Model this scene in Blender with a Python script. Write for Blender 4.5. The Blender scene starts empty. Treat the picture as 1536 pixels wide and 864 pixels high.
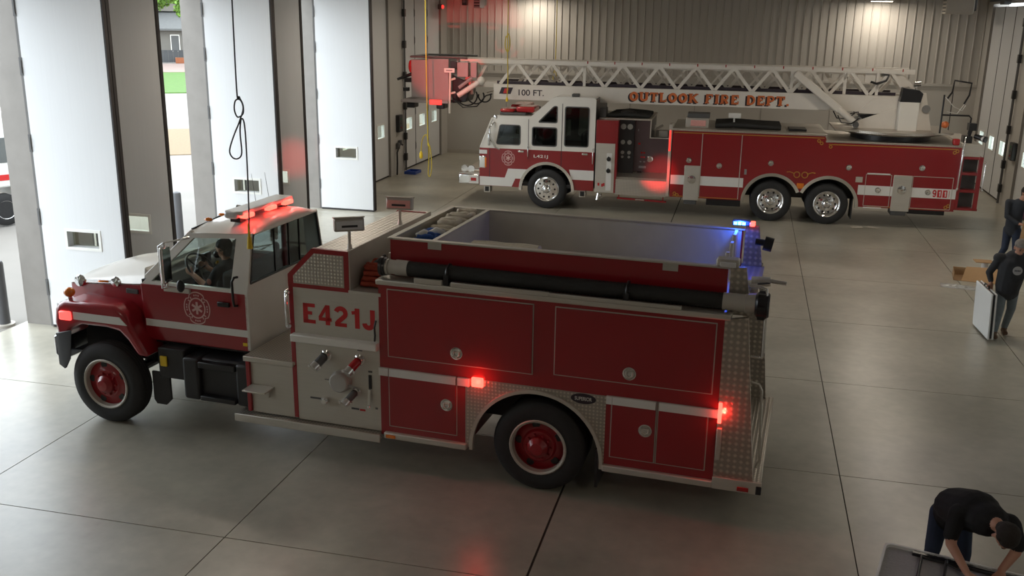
import bpy, bmesh, math, random
from mathutils import Vector, Matrix
random.seed(7)
PI = math.pi
scene = bpy.context.scene
COL = scene.collection

# ------------------------------------------------------------------ camera
PITCH, YAW, ROLL = (math.radians(a) for a in (15.825, 13.333, 0.88))
CAM_H = 5.2
_f = Vector((-math.sin(YAW)*math.cos(PITCH), math.cos(YAW)*math.cos(PITCH), -math.sin(PITCH)))
_r = Vector((math.cos(YAW), math.sin(YAW), 0))
_u = _r.cross(_f)
_R = _r*math.cos(ROLL) + _u*math.sin(ROLL)
_U = _u*math.cos(ROLL) - _r*math.sin(ROLL)
cam = bpy.data.cameras.new('camera')
cam.sensor_width = 36.0
cam.lens = 1447.65/1536*36
cam.clip_start = 0.1
cam.clip_end = 600
cam_ob = bpy.data.objects.new('camera', cam)
COL.objects.link(cam_ob)
cam_ob.matrix_world = Matrix(((_R.x, _U.x, -_f.x, 0), (_R.y, _U.y, -_f.y, 0), (_R.z, _U.z, -_f.z, CAM_H), (0, 0, 0, 1)))
scene.camera = cam_ob

# ------------------------------------------------------------------ sky, exposure
SKY_STRENGTH = 4.8
w = bpy.data.worlds.new('overcast_sky')
scene.world = w
w.use_nodes = True
wn = w.node_tree
bg = wn.nodes['Background']
bg.inputs['Color'].default_value = (0.86, 0.94, 1.0, 1)
bg.inputs['Strength'].default_value = SKY_STRENGTH
scene.view_settings.view_transform = 'Standard'
scene.view_settings.look = 'None'
scene.view_settings.exposure = 0.12
scene.view_settings.gamma = 1.0
scene.view_settings.use_curve_mapping = False
LAMP_POWER = 54.0
LAMP_SPOTS = ((-7.8, 35.05, 'slim high bay lamp by the back wall above the ladder basket'), (4.05, 35.05, 'slim high bay lamp by the back wall above the ladder turntable'),
              (-7.8, 29.3, 'slim high bay lamp above the cab of the ladder truck'), (4.05, 29.3, 'slim high bay lamp above the tail of the ladder truck'),
              (-7.8, 23.9, 'slim high bay lamp in front of the ladder truck cab'), (4.05, 23.9, 'slim high bay lamp above the open floor before the ladder truck'),
              (-7.8, 18.5, 'slim high bay lamp behind the pumper cab'), (4.05, 18.5, 'slim high bay lamp above the man carrying the table'),
              (-7.8, 13.1, 'unseen high bay lamp added above the pumper hood to brighten the door leaf'), (4.05, 2.3, 'unseen high bay lamp added near the mezzanine on the right to light the pumper side'), (-7.8, 2.3, 'unseen high bay lamp added near the mezzanine on the left to light the pumper side'))  # lamps of this line are added out of view to lift pumper side and door leaf

# ------------------------------------------------------------------ mesh helpers
class MB:
    def __init__(s):
        s.v = []; s.f = []
    def add(s, vs, fs):
        o = len(s.v)
        s.v += [tuple(p) for p in vs]
        s.f += [tuple(i+o for i in f) for f in fs]
        return s
    def box(s, x0, x1, y0, y1, z0, z1):
        return s.add([(x0,y0,z0),(x1,y0,z0),(x1,y1,z0),(x0,y1,z0),(x0,y0,z1),(x1,y0,z1),(x1,y1,z1),(x0,y1,z1)],
              [(0,3,2,1),(4,5,6,7),(0,1,5,4),(1,2,6,5),(2,3,7,6),(3,0,4,7)])
    def prism(s, poly, axis, a, b):
        # poly in the two other axes: axis y -> (x,z), axis x -> (y,z), axis z -> (x,y)
        n = len(poly)
        def p(q, t):
            return (q[0], t, q[1]) if axis == 'y' else ((t, q[0], q[1]) if axis == 'x' else (q[0], q[1], t))
        vs = [p(q, a) for q in poly] + [p(q, b) for q in poly]
        fs = [tuple(range(n)), tuple(range(2*n-1, n-1, -1))]
        fs += [(i, (i+1) % n, (i+1) % n + n, i+n) for i in range(n)]
        return s.add(vs, fs)
    def loft(s, rings, cap=True, closed=True):
        n = len(rings[0]); vs = [p for r in rings for p in r]; fs = []
        for k in range(len(rings)-1):
            for i in range(n if closed else n-1):
                j = (i+1) % n
                fs.append((k*n+i, k*n+j, (k+1)*n+j, (k+1)*n+i))
        if cap and closed:
            fs.append(tuple(range(n-1, -1, -1))); m = (len(rings)-1)*n
            fs.append(tuple(range(m, m+n)))
        return s.add(vs, fs)
    def _frame(s, d):
        d = d.normalized()
        h = Vector((0, 0, 1)) if abs(d.z) < 0.9 else Vector((1, 0, 0))
        a = d.cross(h).normalized()
        return a, a.cross(d).normalized()
    def cyl(s, p0, p1, r0, r1=None, n=14):
        p0, p1 = Vector(p0), Vector(p1)
        r1 = r0 if r1 is None else r1
        a, b = s._frame(p1-p0)
        rg = []
        for p, r in ((p0, r0), (p1, r1)):
            rg.append([p + a*r*math.cos(2*PI*i/n) + b*r*math.sin(2*PI*i/n) for i in range(n)])
        return s.loft(rg)
    def bar(s, p0, p1, wa, wb):
        # rectangular bar from p0 to p1, wa along the sideways axis, wb along the other
        p0, p1 = Vector(p0), Vector(p1)
        a, b = s._frame(p1-p0)
        return s.loft([[p + a*wa/2*i + b*wb/2*j for i, j in ((-1,-1),(1,-1),(1,1),(-1,1))] for p in (p0, p1)])
    def tube(s, path, r, n=8, caps=True):
        path = [Vector(p) for p in path]
        rs = r if isinstance(r, (list, tuple)) else [r]*len(path)
        rings = []; a = None
        for i, p in enumerate(path):
            t = (path[min(i+1, len(path)-1)] - path[max(i-1, 0)])
            if t.length < 1e-9: t = Vector((0, 0, 1))
            t.normalize()
            if a is None:
                a, b = s._frame(t)
            else:
                a = (a - t*a.dot(t))
                if a.length < 1e-6: a, b = s._frame(t)
                a.normalize()
            b = t.cross(a)
            rings.append([p + a*rs[i]*math.cos(2*PI*k/n) + b*rs[i]*math.sin(2*PI*k/n) for k in range(n)])
        return s.loft(rings, caps)
    def cord(s, pts, r, n=6, k=6):
        P = [Vector(p) for p in pts]; out = []
        for i in range(len(P)-1):
            a, b, c, d = P[max(i-1, 0)], P[i], P[i+1], P[min(i+2, len(P)-1)]
            for j in range(k):
                t = j/k
                out.append(0.5*((2*b)+(c-a)*t+(2*a-5*b+4*c-d)*t*t+(3*b-a-3*c+d)*t*t*t))
        out.append(P[-1])
        return s.tube(out, r, n)
    def lathe(s, prof, c, axis='y', n=32, cap=True):
        # prof: (radius, height along axis)
        rings = []
        for r, h in prof:
            rg = []
            for i in range(n):
                q = 2*PI*i/n; x = r*math.cos(q); y = r*math.sin(q)
                if axis == 'y': rg.append((c[0]+x, c[1]+h, c[2]+y))
                elif axis == 'x': rg.append((c[0]+h, c[1]+x, c[2]+y))
                else: rg.append((c[0]+x, c[1]+y, c[2]+h))
            rings.append(rg)
        return s.loft(rings, cap)
    def ball(s, c, r, n=12, m=8):
        rx, ry, rz = r if isinstance(r, (list, tuple)) else (r, r, r)
        vs = []; fs = []
        for j in range(1, m):
            t = PI*j/m
            for i in range(n):
                q = 2*PI*i/n
                vs.append((c[0]+rx*math.sin(t)*math.cos(q), c[1]+ry*math.sin(t)*math.sin(q), c[2]+rz*math.cos(t)))
        top = len(vs); vs.append((c[0], c[1], c[2]+rz)); vs.append((c[0], c[1], c[2]-rz))
        for j in range(m-2):
            for i in range(n):
                k = (i+1) % n
                fs.append((j*n+i, j*n+k, (j+1)*n+k, (j+1)*n+i))
        for i in range(n):
            k = (i+1) % n
            fs.append((top, k, i)); fs.append((top+1, (m-2)*n+i, (m-2)*n+k))
        return s.add(vs, fs)
    def arc_strip(s, cu, cz, r0, r1, v0, v1, a0, a1, n=24):
        # arched band in the x-z plane, thickness between v0 and v1 (wheel-arch trims)
        rings = []
        for i in range(n+1):
            t = a0+(a1-a0)*i/n
            c, d = math.cos(t), math.sin(t)
            rings.append([(cu+r0*c, v0, cz+r0*d), (cu+r1*c, v0, cz+r1*d), (cu+r1*c, v1, cz+r1*d), (cu+r0*c, v1, cz+r0*d)])
        return s.loft(rings)
    def mesh(s, name, smooth=35):
        me = bpy.data.meshes.new(name)
        me.from_pydata(s.v, [], s.f)
        bm = bmesh.new(); bm.from_mesh(me)
        bmesh.ops.recalc_face_normals(bm, faces=bm.faces)
        bm.to_mesh(me); bm.free()
        if smooth:
            for p in me.polygons: p.use_smooth = True
            me.set_sharp_from_angle(angle=math.radians(smooth))
        return me
    def build(s, name, mat, parent=None, smooth=35, bevel=0, segs=2, loc=None, rot=None):
        me = s.mesh(name, smooth)
        me.materials.append(mat)
        return link(name, me, parent, bevel, segs, loc, rot)

def link(name, me, parent=None, bevel=0, segs=2, loc=None, rot=None):
    o = bpy.data.objects.new(name, me)
    COL.objects.link(o)
    if parent: o.parent = parent
    if loc: o.location = loc
    if rot: o.rotation_euler = rot
    if bevel:
        m = o.modifiers.new('bevel', 'BEVEL'); m.width = bevel; m.segments = segs
        m.limit_method = 'ANGLE'; m.angle_limit = math.radians(40); m.use_clamp_overlap = True
    return o
def B(x0, x1, y0, y1, z0, z1):
    return MB().box(x0, x1, y0, y1, z0, z1)
def empty(name, loc=(0, 0, 0), rz=0, parent=None):
    o = bpy.data.objects.new(name, None); COL.objects.link(o)
    o.location = loc; o.rotation_euler = (0, 0, rz); o.empty_display_size = 0.2
    if parent: o.parent = parent
    return o
def tag(o, label, cat, group=None):
    o['label'] = label; o['category'] = cat
    if group: o['group'] = group
    return o
def struct(o, label=None, cat=None):
    o['kind'] = 'structure'
    if label: o['label'] = label
    if cat: o['category'] = cat
    return o
def plabel(o, label):
    o['label'] = label
    return o
def copy_tree(o, parent=None):
    c = o.copy(); COL.objects.link(c); c.parent = parent
    for ch in list(o.children): copy_tree(ch, c)
    return c

# ------------------------------------------------------------------ materials
MATS = {}
def _bsdf(m): return m.node_tree.nodes['Principled BSDF']
def mat(name, color, rough=0.5, metal=0.0, spec=0.5, coat=0.0, noise=0.0, nscale=8.0, bump=0.0, bscale=40.0,
        rnoise=0.0, stretch=None, emit=None, estr=0.0, trans=0.0):
    if name in MATS: return MATS[name]
    m = bpy.data.materials.new(name); m.use_nodes = True
    nt = m.node_tree; b = _bsdf(m)
    b.inputs['Base Color'].default_value = (*color, 1)
    b.inputs['Roughness'].default_value = rough
    b.inputs['Metallic'].default_value = metal
    b.inputs['Specular IOR Level'].default_value = spec
    b.inputs['Coat Weight'].default_value = coat
    b.inputs['Coat Roughness'].default_value = 0.08
    if trans: b.inputs['Transmission Weight'].default_value = trans
    if emit:
        b.inputs['Emission Color'].default_value = (*emit, 1)
        b.inputs['Emission Strength'].default_value = estr
    if noise or bump or rnoise:
        tc = nt.nodes.new('ShaderNodeTexCoord'); src = tc.outputs['Object']
        if stretch:
            mp = nt.nodes.new('ShaderNodeMapping'); mp.inputs['Scale'].default_value = stretch
            nt.links.new(src, mp.inputs['Vector']); src = mp.outputs['Vector']
        nz = nt.nodes.new('ShaderNodeTexNoise'); nz.inputs['Scale'].default_value = nscale
        nz.inputs['Detail'].default_value = 5.0
        nt.links.new(src, nz.inputs['Vector'])
        if noise:
            mx = nt.nodes.new('ShaderNodeMix'); mx.data_type = 'RGBA'
            mx.inputs['A'].default_value = (*[max(0, c*(1-noise)) for c in color], 1)
            mx.inputs['B'].default_value = (*[min(1, c*(1+noise)) for c in color], 1)
            nt.links.new(nz.outputs['Fac'], mx.inputs['Factor'])
            nt.links.new(mx.outputs['Result'], b.inputs['Base Color'])
        if rnoise:
            mr = nt.nodes.new('ShaderNodeMapRange')
            mr.inputs['To Min'].default_value = max(0.02, rough-rnoise); mr.inputs['To Max'].default_value = min(1, rough+rnoise)
            nt.links.new(nz.outputs['Fac'], mr.inputs['Value']); nt.links.new(mr.outputs['Result'], b.inputs['Roughness'])
        if bump:
            n2 = nt.nodes.new('ShaderNodeTexNoise'); n2.inputs['Scale'].default_value = bscale
            nt.links.new(src, n2.inputs['Vector'])
            bp = nt.nodes.new('ShaderNodeBump'); bp.inputs['Strength'].default_value = bump; bp.inputs['Distance'].default_value = 0.02
            nt.links.new(n2.outputs['Fac'], bp.inputs['Height']); nt.links.new(bp.outputs['Normal'], b.inputs['Normal'])
    MATS[name] = m
    return m
def glass_mat(name, tint, gloss=(0.9, 0.95, 1.0), base=0.0):
    m = bpy.data.materials.new(name); m.use_nodes = True
    nt = m.node_tree; nt.nodes.remove(nt.nodes['Principled BSDF'])
    out = nt.nodes['Material Output']
    t = nt.nodes.new('ShaderNodeBsdfTransparent'); t.inputs['Color'].default_value = (*tint, 1)
    g = nt.nodes.new('ShaderNodeBsdfGlossy'); g.inputs['Color'].default_value = (*gloss, 1); g.inputs['Roughness'].default_value = 0.03
    # thin pane: Schlick reflectance, the same on both faces
    fr = nt.nodes.new('ShaderNodeLayerWeight'); fr.inputs['Blend'].default_value = 0.5
    pw_ = nt.nodes.new('ShaderNodeMath'); pw_.operation = 'POWER'; pw_.inputs[1].default_value = 5.0
    ad = nt.nodes.new('ShaderNodeMath'); ad.operation = 'MULTIPLY_ADD'; ad.inputs[1].default_value = 0.9; ad.inputs[2].default_value = 0.04+base; ad.use_clamp = True
    mx = nt.nodes.new('ShaderNodeMixShader')
    nt.links.new(fr.outputs['Facing'], pw_.inputs[0]); nt.links.new(pw_.outputs[0], ad.inputs[0]); nt.links.new(ad.outputs[0], mx.inputs[0])
    nt.links.new(t.outputs[0], mx.inputs[1]); nt.links.new(g.outputs[0], mx.inputs[2])
    nt.links.new(mx.outputs[0], out.inputs['Surface'])
    return m
def diamond_mat(name, color, scale=38.0, rough=0.35, metal=0.8):
    # embossed tread plate: alternating lozenges
    m = mat(name, color, rough=rough, metal=metal)
    nt = m.node_tree; b = _bsdf(m)
    tc = nt.nodes.new('ShaderNodeTexCoord')
    sp = nt.nodes.new('ShaderNodeSeparateXYZ'); nt.links.new(tc.outputs['Object'], sp.inputs[0])
    def mth(op, a, c=None):
        k = nt.nodes.new('ShaderNodeMath'); k.operation = op
        for i, q in enumerate((a, c)):
            if q is None: continue
            if isinstance(q, (int, float)): k.inputs[i].default_value = q
            else: nt.links.new(q, k.inputs[i])
        return k.outputs[0]
    yz = mth('ADD', sp.outputs['Y'], sp.outputs['Z'])
    p = mth('SINE', mth('MULTIPLY', mth('ADD', sp.outputs['X'], yz), scale*2))
    q = mth('SINE', mth('MULTIPLY', mth('SUBTRACT', sp.outputs['X'], yz), scale*2))
    h = mth('MAXIMUM', mth('MULTIPLY', p, q), 0.0)
    bp = nt.nodes.new('ShaderNodeBump'); bp.inputs['Strength'].default_value = 0.7; bp.inputs['Distance'].default_value = 0.004
    nt.links.new(h, bp.inputs['Height']); nt.links.new(bp.outputs['Normal'], b.inputs['Normal'])
    mx = nt.nodes.new('ShaderNodeMix'); mx.data_type = 'RGBA'
    mx.inputs['A'].default_value = (*[c*0.82 for c in color], 1); mx.inputs['B'].default_value = (*[min(1, c*1.35) for c in color], 1)
    nt.links.new(h, mx.inputs['Factor']); nt.links.new(mx.outputs['Result'], b.inputs['Base Color'])
    return m

RED = mat('red_paint', (0.29, 0.010, 0.017), rough=0.28, coat=0.6, noise=0.06, nscale=2.0)
RED2 = mat('deep_red_paint', (0.25, 0.012, 0.016), rough=0.28, coat=0.6, noise=0.06, nscale=2.0)
WHITE = mat('white_paint', (0.74, 0.72, 0.67), rough=0.32, coat=0.4, noise=0.04, nscale=3.0)
LADWHITE = mat('ladder_white', (0.72, 0.68, 0.62), rough=0.42, noise=0.06, nscale=4.0)
ALU = mat('brushed_aluminium', (0.58, 0.55, 0.49), rough=0.42, metal=0.5, noise=0.08, nscale=3.0, stretch=(1, 1, 14), rnoise=0.08)
ALUD = mat('dull_aluminium', (0.48, 0.45, 0.40), rough=0.5, metal=0.25, noise=0.12, nscale=5.0)
TREAD = diamond_mat('tread_plate', (0.56, 0.52, 0.46))
TREADBIG = diamond_mat('tread_plate_coarse', (0.52, 0.48, 0.42), scale=24.0)
CHROME = mat('chrome', (0.82, 0.82, 0.82), rough=0.08, metal=1.0)
RUBBER = mat('tyre_rubber', (0.022, 0.022, 0.023), rough=0.75, noise=0.3, nscale=20, bump=0.1)
BLACK = mat('black_plastic', (0.02, 0.02, 0.022), rough=0.45, noise=0.2, nscale=10)
BLACKP = mat('black_paint', (0.016, 0.016, 0.018), rough=0.3, noise=0.1)
HOSEBLK = mat('hose_black', (0.018, 0.018, 0.017), rough=0.6, bump=0.3, bscale=90)
DARKGREY = mat('dark_grey', (0.09, 0.09, 0.09), rough=0.5, noise=0.1)
GREY = mat('mid_grey', (0.24, 0.24, 0.24), rough=0.5, noise=0.1)
STRIPE = mat('white_reflective_tape', (0.72, 0.71, 0.68), rough=0.4, noise=0.03)
GOLD = mat('gold_leaf', (0.55, 0.33, 0.06), rough=0.35, metal=0.5, noise=0.1)
REDTXT = mat('red_vinyl', (0.52, 0.020, 0.022), rough=0.4, noise=0.03)
ORANGETXT = mat('orange_lettering', (0.66, 0.17, 0.05), rough=0.4, noise=0.05)
BLACKTXT = mat('black_lettering', (0.03, 0.02, 0.03), rough=0.5, noise=0.05)
AMBER = mat('amber_lens', (0.70, 0.18, 0.01), rough=0.15, coat=0.5, noise=0.05)
REDLENS = mat('red_lens_unlit', (0.40, 0.012, 0.015), rough=0.12, coat=0.5, noise=0.1, nscale=30)
REDLIT = mat('red_lens_lit', (0.9, 0.05, 0.03), rough=0.2, emit=(1.0, 0.045, 0.03), estr=7.0)
REDSOFT = mat('red_lens_dim_lit', (0.9, 0.05, 0.03), rough=0.2, emit=(1.0, 0.05, 0.04), estr=1.1)
PINKL = mat('red_lit_lamp_glass', (0.80, 0.40, 0.36), rough=0.25, noise=0.08, nscale=20)  # pink base colour paints in the red light falling on unlit lamp faces
BLUELIT = mat('blue_led_lit', (0.05, 0.1, 0.9), rough=0.2, emit=(0.03, 0.16, 1.0), estr=26.0)
CLEARLENS = mat('clear_lens', (0.7, 0.7, 0.7), rough=0.1, spec=0.8)
GLASS = glass_mat('vehicle_glass', (0.86, 0.90, 0.88))
DGLASS = glass_mat('dark_vehicle_glass', (0.50, 0.54, 0.53))
BEDLINE = mat('bed_lining_aluminium', (0.62, 0.58, 0.50), rough=0.5, metal=0.15, noise=0.10, nscale=4)
YELLOW = mat('yellow_plastic', (0.75, 0.52, 0.02), rough=0.45, noise=0.05)
CANVAS = mat('hose_canvas', (0.62, 0.56, 0.45), rough=0.9, noise=0.15, nscale=30, bump=0.3)
BLUEH = mat('blue_hose', (0.03, 0.10, 0.36), rough=0.8, noise=0.15, nscale=20, bump=0.3)
REDHOSE = mat('red_hose', (0.40, 0.06, 0.03), rough=0.75, noise=0.2, nscale=20)
CARDB = mat('cardboard', (0.42, 0.26, 0.13), rough=0.9, noise=0.1, nscale=6)
CARDD = mat('cardboard_inside', (0.30, 0.18, 0.09), rough=0.9, noise=0.1, nscale=6)
SEAT = mat('seat_cloth', (0.05, 0.05, 0.055), rough=0.9, noise=0.2)
# ------------------------------------------------------------------ the hall
XL, XR, YB, YF, ZC = -11.2, 7.5, -3.2, 36.0, 7.3
def concrete():
    m = bpy.data.materials.new('polished_concrete'); m.use_nodes = True
    nt = m.node_tree; b = _bsdf(m)
    ge = nt.nodes.new('ShaderNodeNewGeometry')
    n1 = nt.nodes.new('ShaderNodeTexNoise'); n1.inputs['Scale'].default_value = 0.55; n1.inputs['Detail'].default_value = 6; n1.inputs['Roughness'].default_value = 0.58
    n2 = nt.nodes.new('ShaderNodeTexNoise'); n2.inputs['Scale'].default_value = 6.0; n2.inputs['Detail'].default_value = 6
    for n in (n1, n2): nt.links.new(ge.outputs['Position'], n.inputs['Vector'])
    cr = nt.nodes.new('ShaderNodeValToRGB')
    cr.color_ramp.elements[0].position = 0.34; cr.color_ramp.elements[0].color = (0.300, 0.283, 0.230, 1)
    cr.color_ramp.elements[1].position = 0.66; cr.color_ramp.elements[1].color = (0.445, 0.420, 0.345, 1)
    nt.links.new(n1.outputs['Fac'], cr.inputs['Fac'])
    mx = nt.nodes.new('ShaderNodeMix'); mx.data_type = 'RGBA'; mx.blend_type = 'MULTIPLY'; mx.inputs['Factor'].default_value = 0.4
    cr2 = nt.nodes.new('ShaderNodeValToRGB')
    cr2.color_ramp.elements[0].position = 0.3; cr2.color_ramp.elements[0].color = (0.75, 0.75, 0.75, 1)
    cr2.color_ramp.elements[1].position = 0.7; cr2.color_ramp.elements[1].color = (1.1, 1.1, 1.1, 1)
    nt.links.new(n2.outputs['Fac'], cr2.inputs['Fac'])
    nt.links.new(cr.outputs['Color'], mx.inputs['A']); nt.links.new(cr2.outputs['Color'], mx.inputs['B'])
    nt.links.new(mx.outputs['Result'], b.inputs['Base Color'])
    mr = nt.nodes.new('ShaderNodeMapRange'); mr.inputs['From Min'].default_value = 0.0; mr.inputs['From Max'].default_value = 1.0
    mr.inputs['To Min'].default_value = 0.285; mr.inputs['To Max'].default_value = 0.345
    nt.links.new(n1.outputs['Fac'], mr.inputs['Value']); nt.links.new(mr.outputs['Result'], b.inputs['Roughness'])
    b.inputs['Specular IOR Level'].default_value = 1.0
    return m
CONC = concrete()
JOINT = mat('joint_filler', (0.05, 0.047, 0.042), rough=0.9, noise=0.2, nscale=5)
WALLP = mat('liner_panel', (0.50, 0.48, 0.445), rough=0.55, noise=0.05, nscale=1.2)
RIBW = mat('ribbed_liner_steel', (0.52, 0.50, 0.465), rough=0.45, noise=0.04, nscale=1.0, metal=0.1)
STEELP = mat('galvanised_jamb', (0.25, 0.232, 0.212), rough=0.5, metal=0.25, noise=0.16, nscale=3.5)
LEAFW = mat('door_leaf_white', (0.72, 0.73, 0.74), rough=0.5, noise=0.03, nscale=2, bump=0.15, bscale=60, stretch=(18, 18, 0.3))
SEALB = mat('door_seal_black', (0.03, 0.026, 0.026), rough=0.7, noise=0.2)
CEILM = mat('ceiling_liner', (0.52, 0.50, 0.46), rough=0.7, noise=0.05)
PANE = glass_mat('door_pane', (0.82, 0.84, 0.78))
FRAMEM = mat('window_frame_white', (0.80, 0.80, 0.76), rough=0.5, noise=0.03)

# floor: slabs between saw cuts
gx = [XL-0.55, -8.06, -4.86, -1.705, 1.41, 4.55, XR+0.55]
gy = [YB, -1.5, 1.64, 4.77, 7.90, 11.04, 14.19, 17.32, 20.46, 23.6, 26.74, 29.88, 33.0, YF]
fl = struct(B(XL-0.55, XR+0.6, YB, YF, -0.30, -0.012).build('floor', JOINT), 'polished grey concrete hall floor with saw-cut joints', 'floor')
for i in range(len(gx)-1):
    for j in range(len(gy)-1):
        g0 = 0.013 if i == 3 else 0.006      # the wide black joint
        g1 = 0.013 if i == 2 else 0.006
        B(gx[i]+g0 - (0.0 if i else g0), gx[i+1]-g1, gy[j]+0.006, gy[j+1]-0.006, -0.012, 0.0).build('slab', CONC, fl, smooth=0)

struct(B(XL-0.5, XR+0.5, YB-0.3, YF+0.4, ZC, ZC+0.3).build('ceiling', CEILM), 'pale metal-lined ceiling of the hall', 'ceiling')
struct(B(XL-0.5, XR+0.5, YB-0.3, YB, -0.3, ZC).build('wall_front', WALLP), 'plain wall behind the mezzanine', 'wall')
struct(B(XL, XR, YB, -0.5, 3.45, 3.7).build('floor_mezzanine', CEILM), 'mezzanine deck overlooking the hall', 'floor')

# back wall: smooth dado below, ribbed steel panels above
wb = struct(B(XL-0.5, XR+0.5, YF, YF+0.4, -0.3, ZC).build('wall_back', WALLP), 'back wall with ribbed steel panels above a smooth dado', 'wall')
pm = MB()
pw = (XR-XL)/68.0
pm.prism([(0.004, 0), (0.004, -0.012), (pw-0.052, -0.012), (pw-0.040, -0.045), (pw-0.014, -0.045), (pw-0.004, -0.012), (pw-0.002, 0)], 'z', 3.15, ZC)
pme = pm.mesh('ribbed_panel', 0); pme.materials.append(RIBW)
for k in range(68):
    link('ribbed_panel', pme, wb, loc=(XL+k*pw, YF, 0))
B(XL, XR, YF-0.05, YF, 3.06, 3.15).build('dado_trim', WALLP, wb)
for k in range(1, 8):
    B(XL+k*2.34-0.006, XL+k*2.34+0.006, YF-0.012, YF, 0.0, 3.06).build('panel_joint', STEELP, wb)
struct(B(XL, XR, YF-0.03, YF, 0.0, 0.14).build('baseboard_back', ALUD), 'low metal skirting along the back wall', 'baseboard')

# left wall: piers, header, folding doors
FAR = [7.96, 13.38, 18.80, 24.20, 29.75, 35.20]           # far jamb of every opening
OPEN_W, HEAD = 4.15, 5.75
wl = struct(B(XL-0.45, XL, YB, YF, HEAD, ZC).build('wall_left', WALLP), 'left hall wall of metal piers between the bay doors', 'wall')
prev = YB
for fy in FAR:
    B(XL-0.45, XL, prev, fy-OPEN_W, -0.3, HEAD).build('pier', WALLP, wl)
    prev = fy
B(XL-0.45, XL, prev, YF, -0.3, HEAD).build('pier', WALLP, wl)
for k, fy in enumerate(FAR):
    for yy, s in ((fy, -1), (fy-OPEN_W, 1)):
        B(XL-0.47, XL+0.015, min(yy, yy+s*0.02), max(yy, yy+s*0.02), 0.0, HEAD).build('jamb_lining', STEELP, wl)
    B(XL-0.47, XL+0.02, fy-OPEN_W, fy, HEAD-0.04, HEAD).build('head_lining', STEELP, wl)
LEAF_W, LEAF_H, LEAF_T = 1.50, 5.66, 0.075
def leaf_part(root, name='door_leaf', win_x=None, flip=False, width=LEAF_W, dark_edge=True, pane_y=None, wz=(1.43, 1.69)):
    """a leaf in its own frame: x along the leaf 0..width, y thickness 0..LEAF_T, with a real window hole"""
    wx = width*0.5 - 0.05 if win_x is None else win_x
    ww, wz0, wz1 = 0.29, wz[0], wz[1]
    py = LEAF_T*0.5 if pane_y is None else pane_y
    m = MB()
    m.box(0, width, 0, LEAF_T, 0.05, wz0); m.box(0, width, 0, LEAF_T, wz1, LEAF_H)
    m.box(0, wx-ww, 0, LEAF_T, wz0, wz1); m.box(wx+ww, width, 0, LEAF_T, wz0, wz1)
    o = m.build(name, LEAFW, root, smooth=0)
    f = MB()
    for yy in (-0.012, LEAF_T):
        f.box(wx-ww-0.045, wx+ww+0.045, yy, yy+0.012, wz0-0.045, wz0); f.box(wx-ww-0.045, wx+ww+0.045, yy, yy+0.012, wz1, wz1+0.045)
        f.box(wx-ww-0.045, wx-ww, yy, yy+0.012, wz0, wz1); f.box(wx+ww, wx+ww+0.045, yy, yy+0.012, wz0, wz1)
    f.build('window_frame', FRAMEM, o, smooth=0)
    B(wx-ww, wx+ww, py-0.004, py+0.004, wz0, wz1).build('window_pane', PANE, o, smooth=0)
    B(0.0, width, 0.01, LEAF_T-0.01, 0.0, 0.05).build('bottom_seal', SEALB, o, smooth=0)
    if dark_edge:
        B(width, width+0.03, 0.0, LEAF_T, 0.02, LEAF_H).build('edge_seal', SEALB, o, smooth=0)
    B(-0.045, 0.0, 0.0, LEAF_T, 0.02, LEAF_H).build('hinge_stile', mat('stile_grey', (0.13, 0.125, 0.12), rough=0.6, noise=0.15, nscale=4), o, smooth=0) if dark_edge else None
    h = MB()
    for hz in (0.7, 1.9, 3.1, 4.3, 5.2):
        h.box(-0.045, 0.0, -0.014, 0.0, hz-0.14, hz+0.14); h.cyl((-0.01, -0.014, hz-0.1), (-0.01, -0.014, hz+0.1), 0.012, n=8)
    h.build('hinge', DARKGREY, o)
    return o
def closed_leaf(root, y0, x, sgn, width, pane_y):
    o = leaf_part(root, width=width-0.02, dark_edge=False, win_x=width*0.5, pane_y=pane_y, wz=(1.34, 1.74))
    o.location = (x, y0+0.01, 0)
    o.rotation_euler = (0, 0, PI/2 if sgn > 0 else PI/2)
    B(width-0.022, width-0.002, -0.012, LEAF_T+0.012, 0.02, LEAF_H).build('meeting_seal', SEALB, o, smooth=0)
    return o
DN = 1
state = ['part', 'open', 'open', 'open', 'closed', 'closed']
lbl_l = ['partly open white folding bay door nearest the mezzanine on the left wall',
         'open white folding bay door whose opening shows the parked white vehicle outside',
         'open white folding bay door whose opening shows lawn and house outside',
         'open white folding bay door beside the closed doors',
         'closed folding bay door next to the last open one',
         'closed folding bay door in the corner behind the ladder basket']
for k, fy in enumerate(FAR):
    d = empty('door_%d' % DN, (XL, fy-OPEN_W/2, 0)); DN += 1
    struct(d, lbl_l[k], 'door')
    d.location = (0, 0, 0)
    if state[k] in ('closed', 'part'):
        wl_ = OPEN_W/3
        for q in range(3 if state[k] == 'closed' else 2):
            closed_leaf(d, fy-OPEN_W+q*wl_, XL-0.06, 1, wl_, 0.008)
        if state[k] == 'part':
            a = leaf_part(d, win_x=0.76); a.location = (XL+0.10, fy-0.09, 0)
    else:
        # pair of leaves folded at the far jamb, single leaf at the near jamb, all square to the wall
        a = leaf_part(d, win_x=0.76); a.location = (XL+0.10, fy-0.09, 0)
        b = leaf_part(d, win_x=0.76); b.location = (XL+0.10, fy+0.0, 0)
        c = leaf_part(d, win_x=0.76); c.location = (XL+0.10, fy-OPEN_W+0.02, 0)
        h = MB(); h.bar((XL+1.50, fy-0.12, 0.45), (XL+1.50, fy-0.12, 0.62), 0.02, 0.02); h.bar((XL+1.50, fy-0.12, 1.15), (XL+1.50, fy-0.12, 1.35), 0.02, 0.02)
        h.build('pull_handle', GREY, a)
        a.children[-1].location = Vector((0, 0, 0)) - Vector(a.location)
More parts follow.
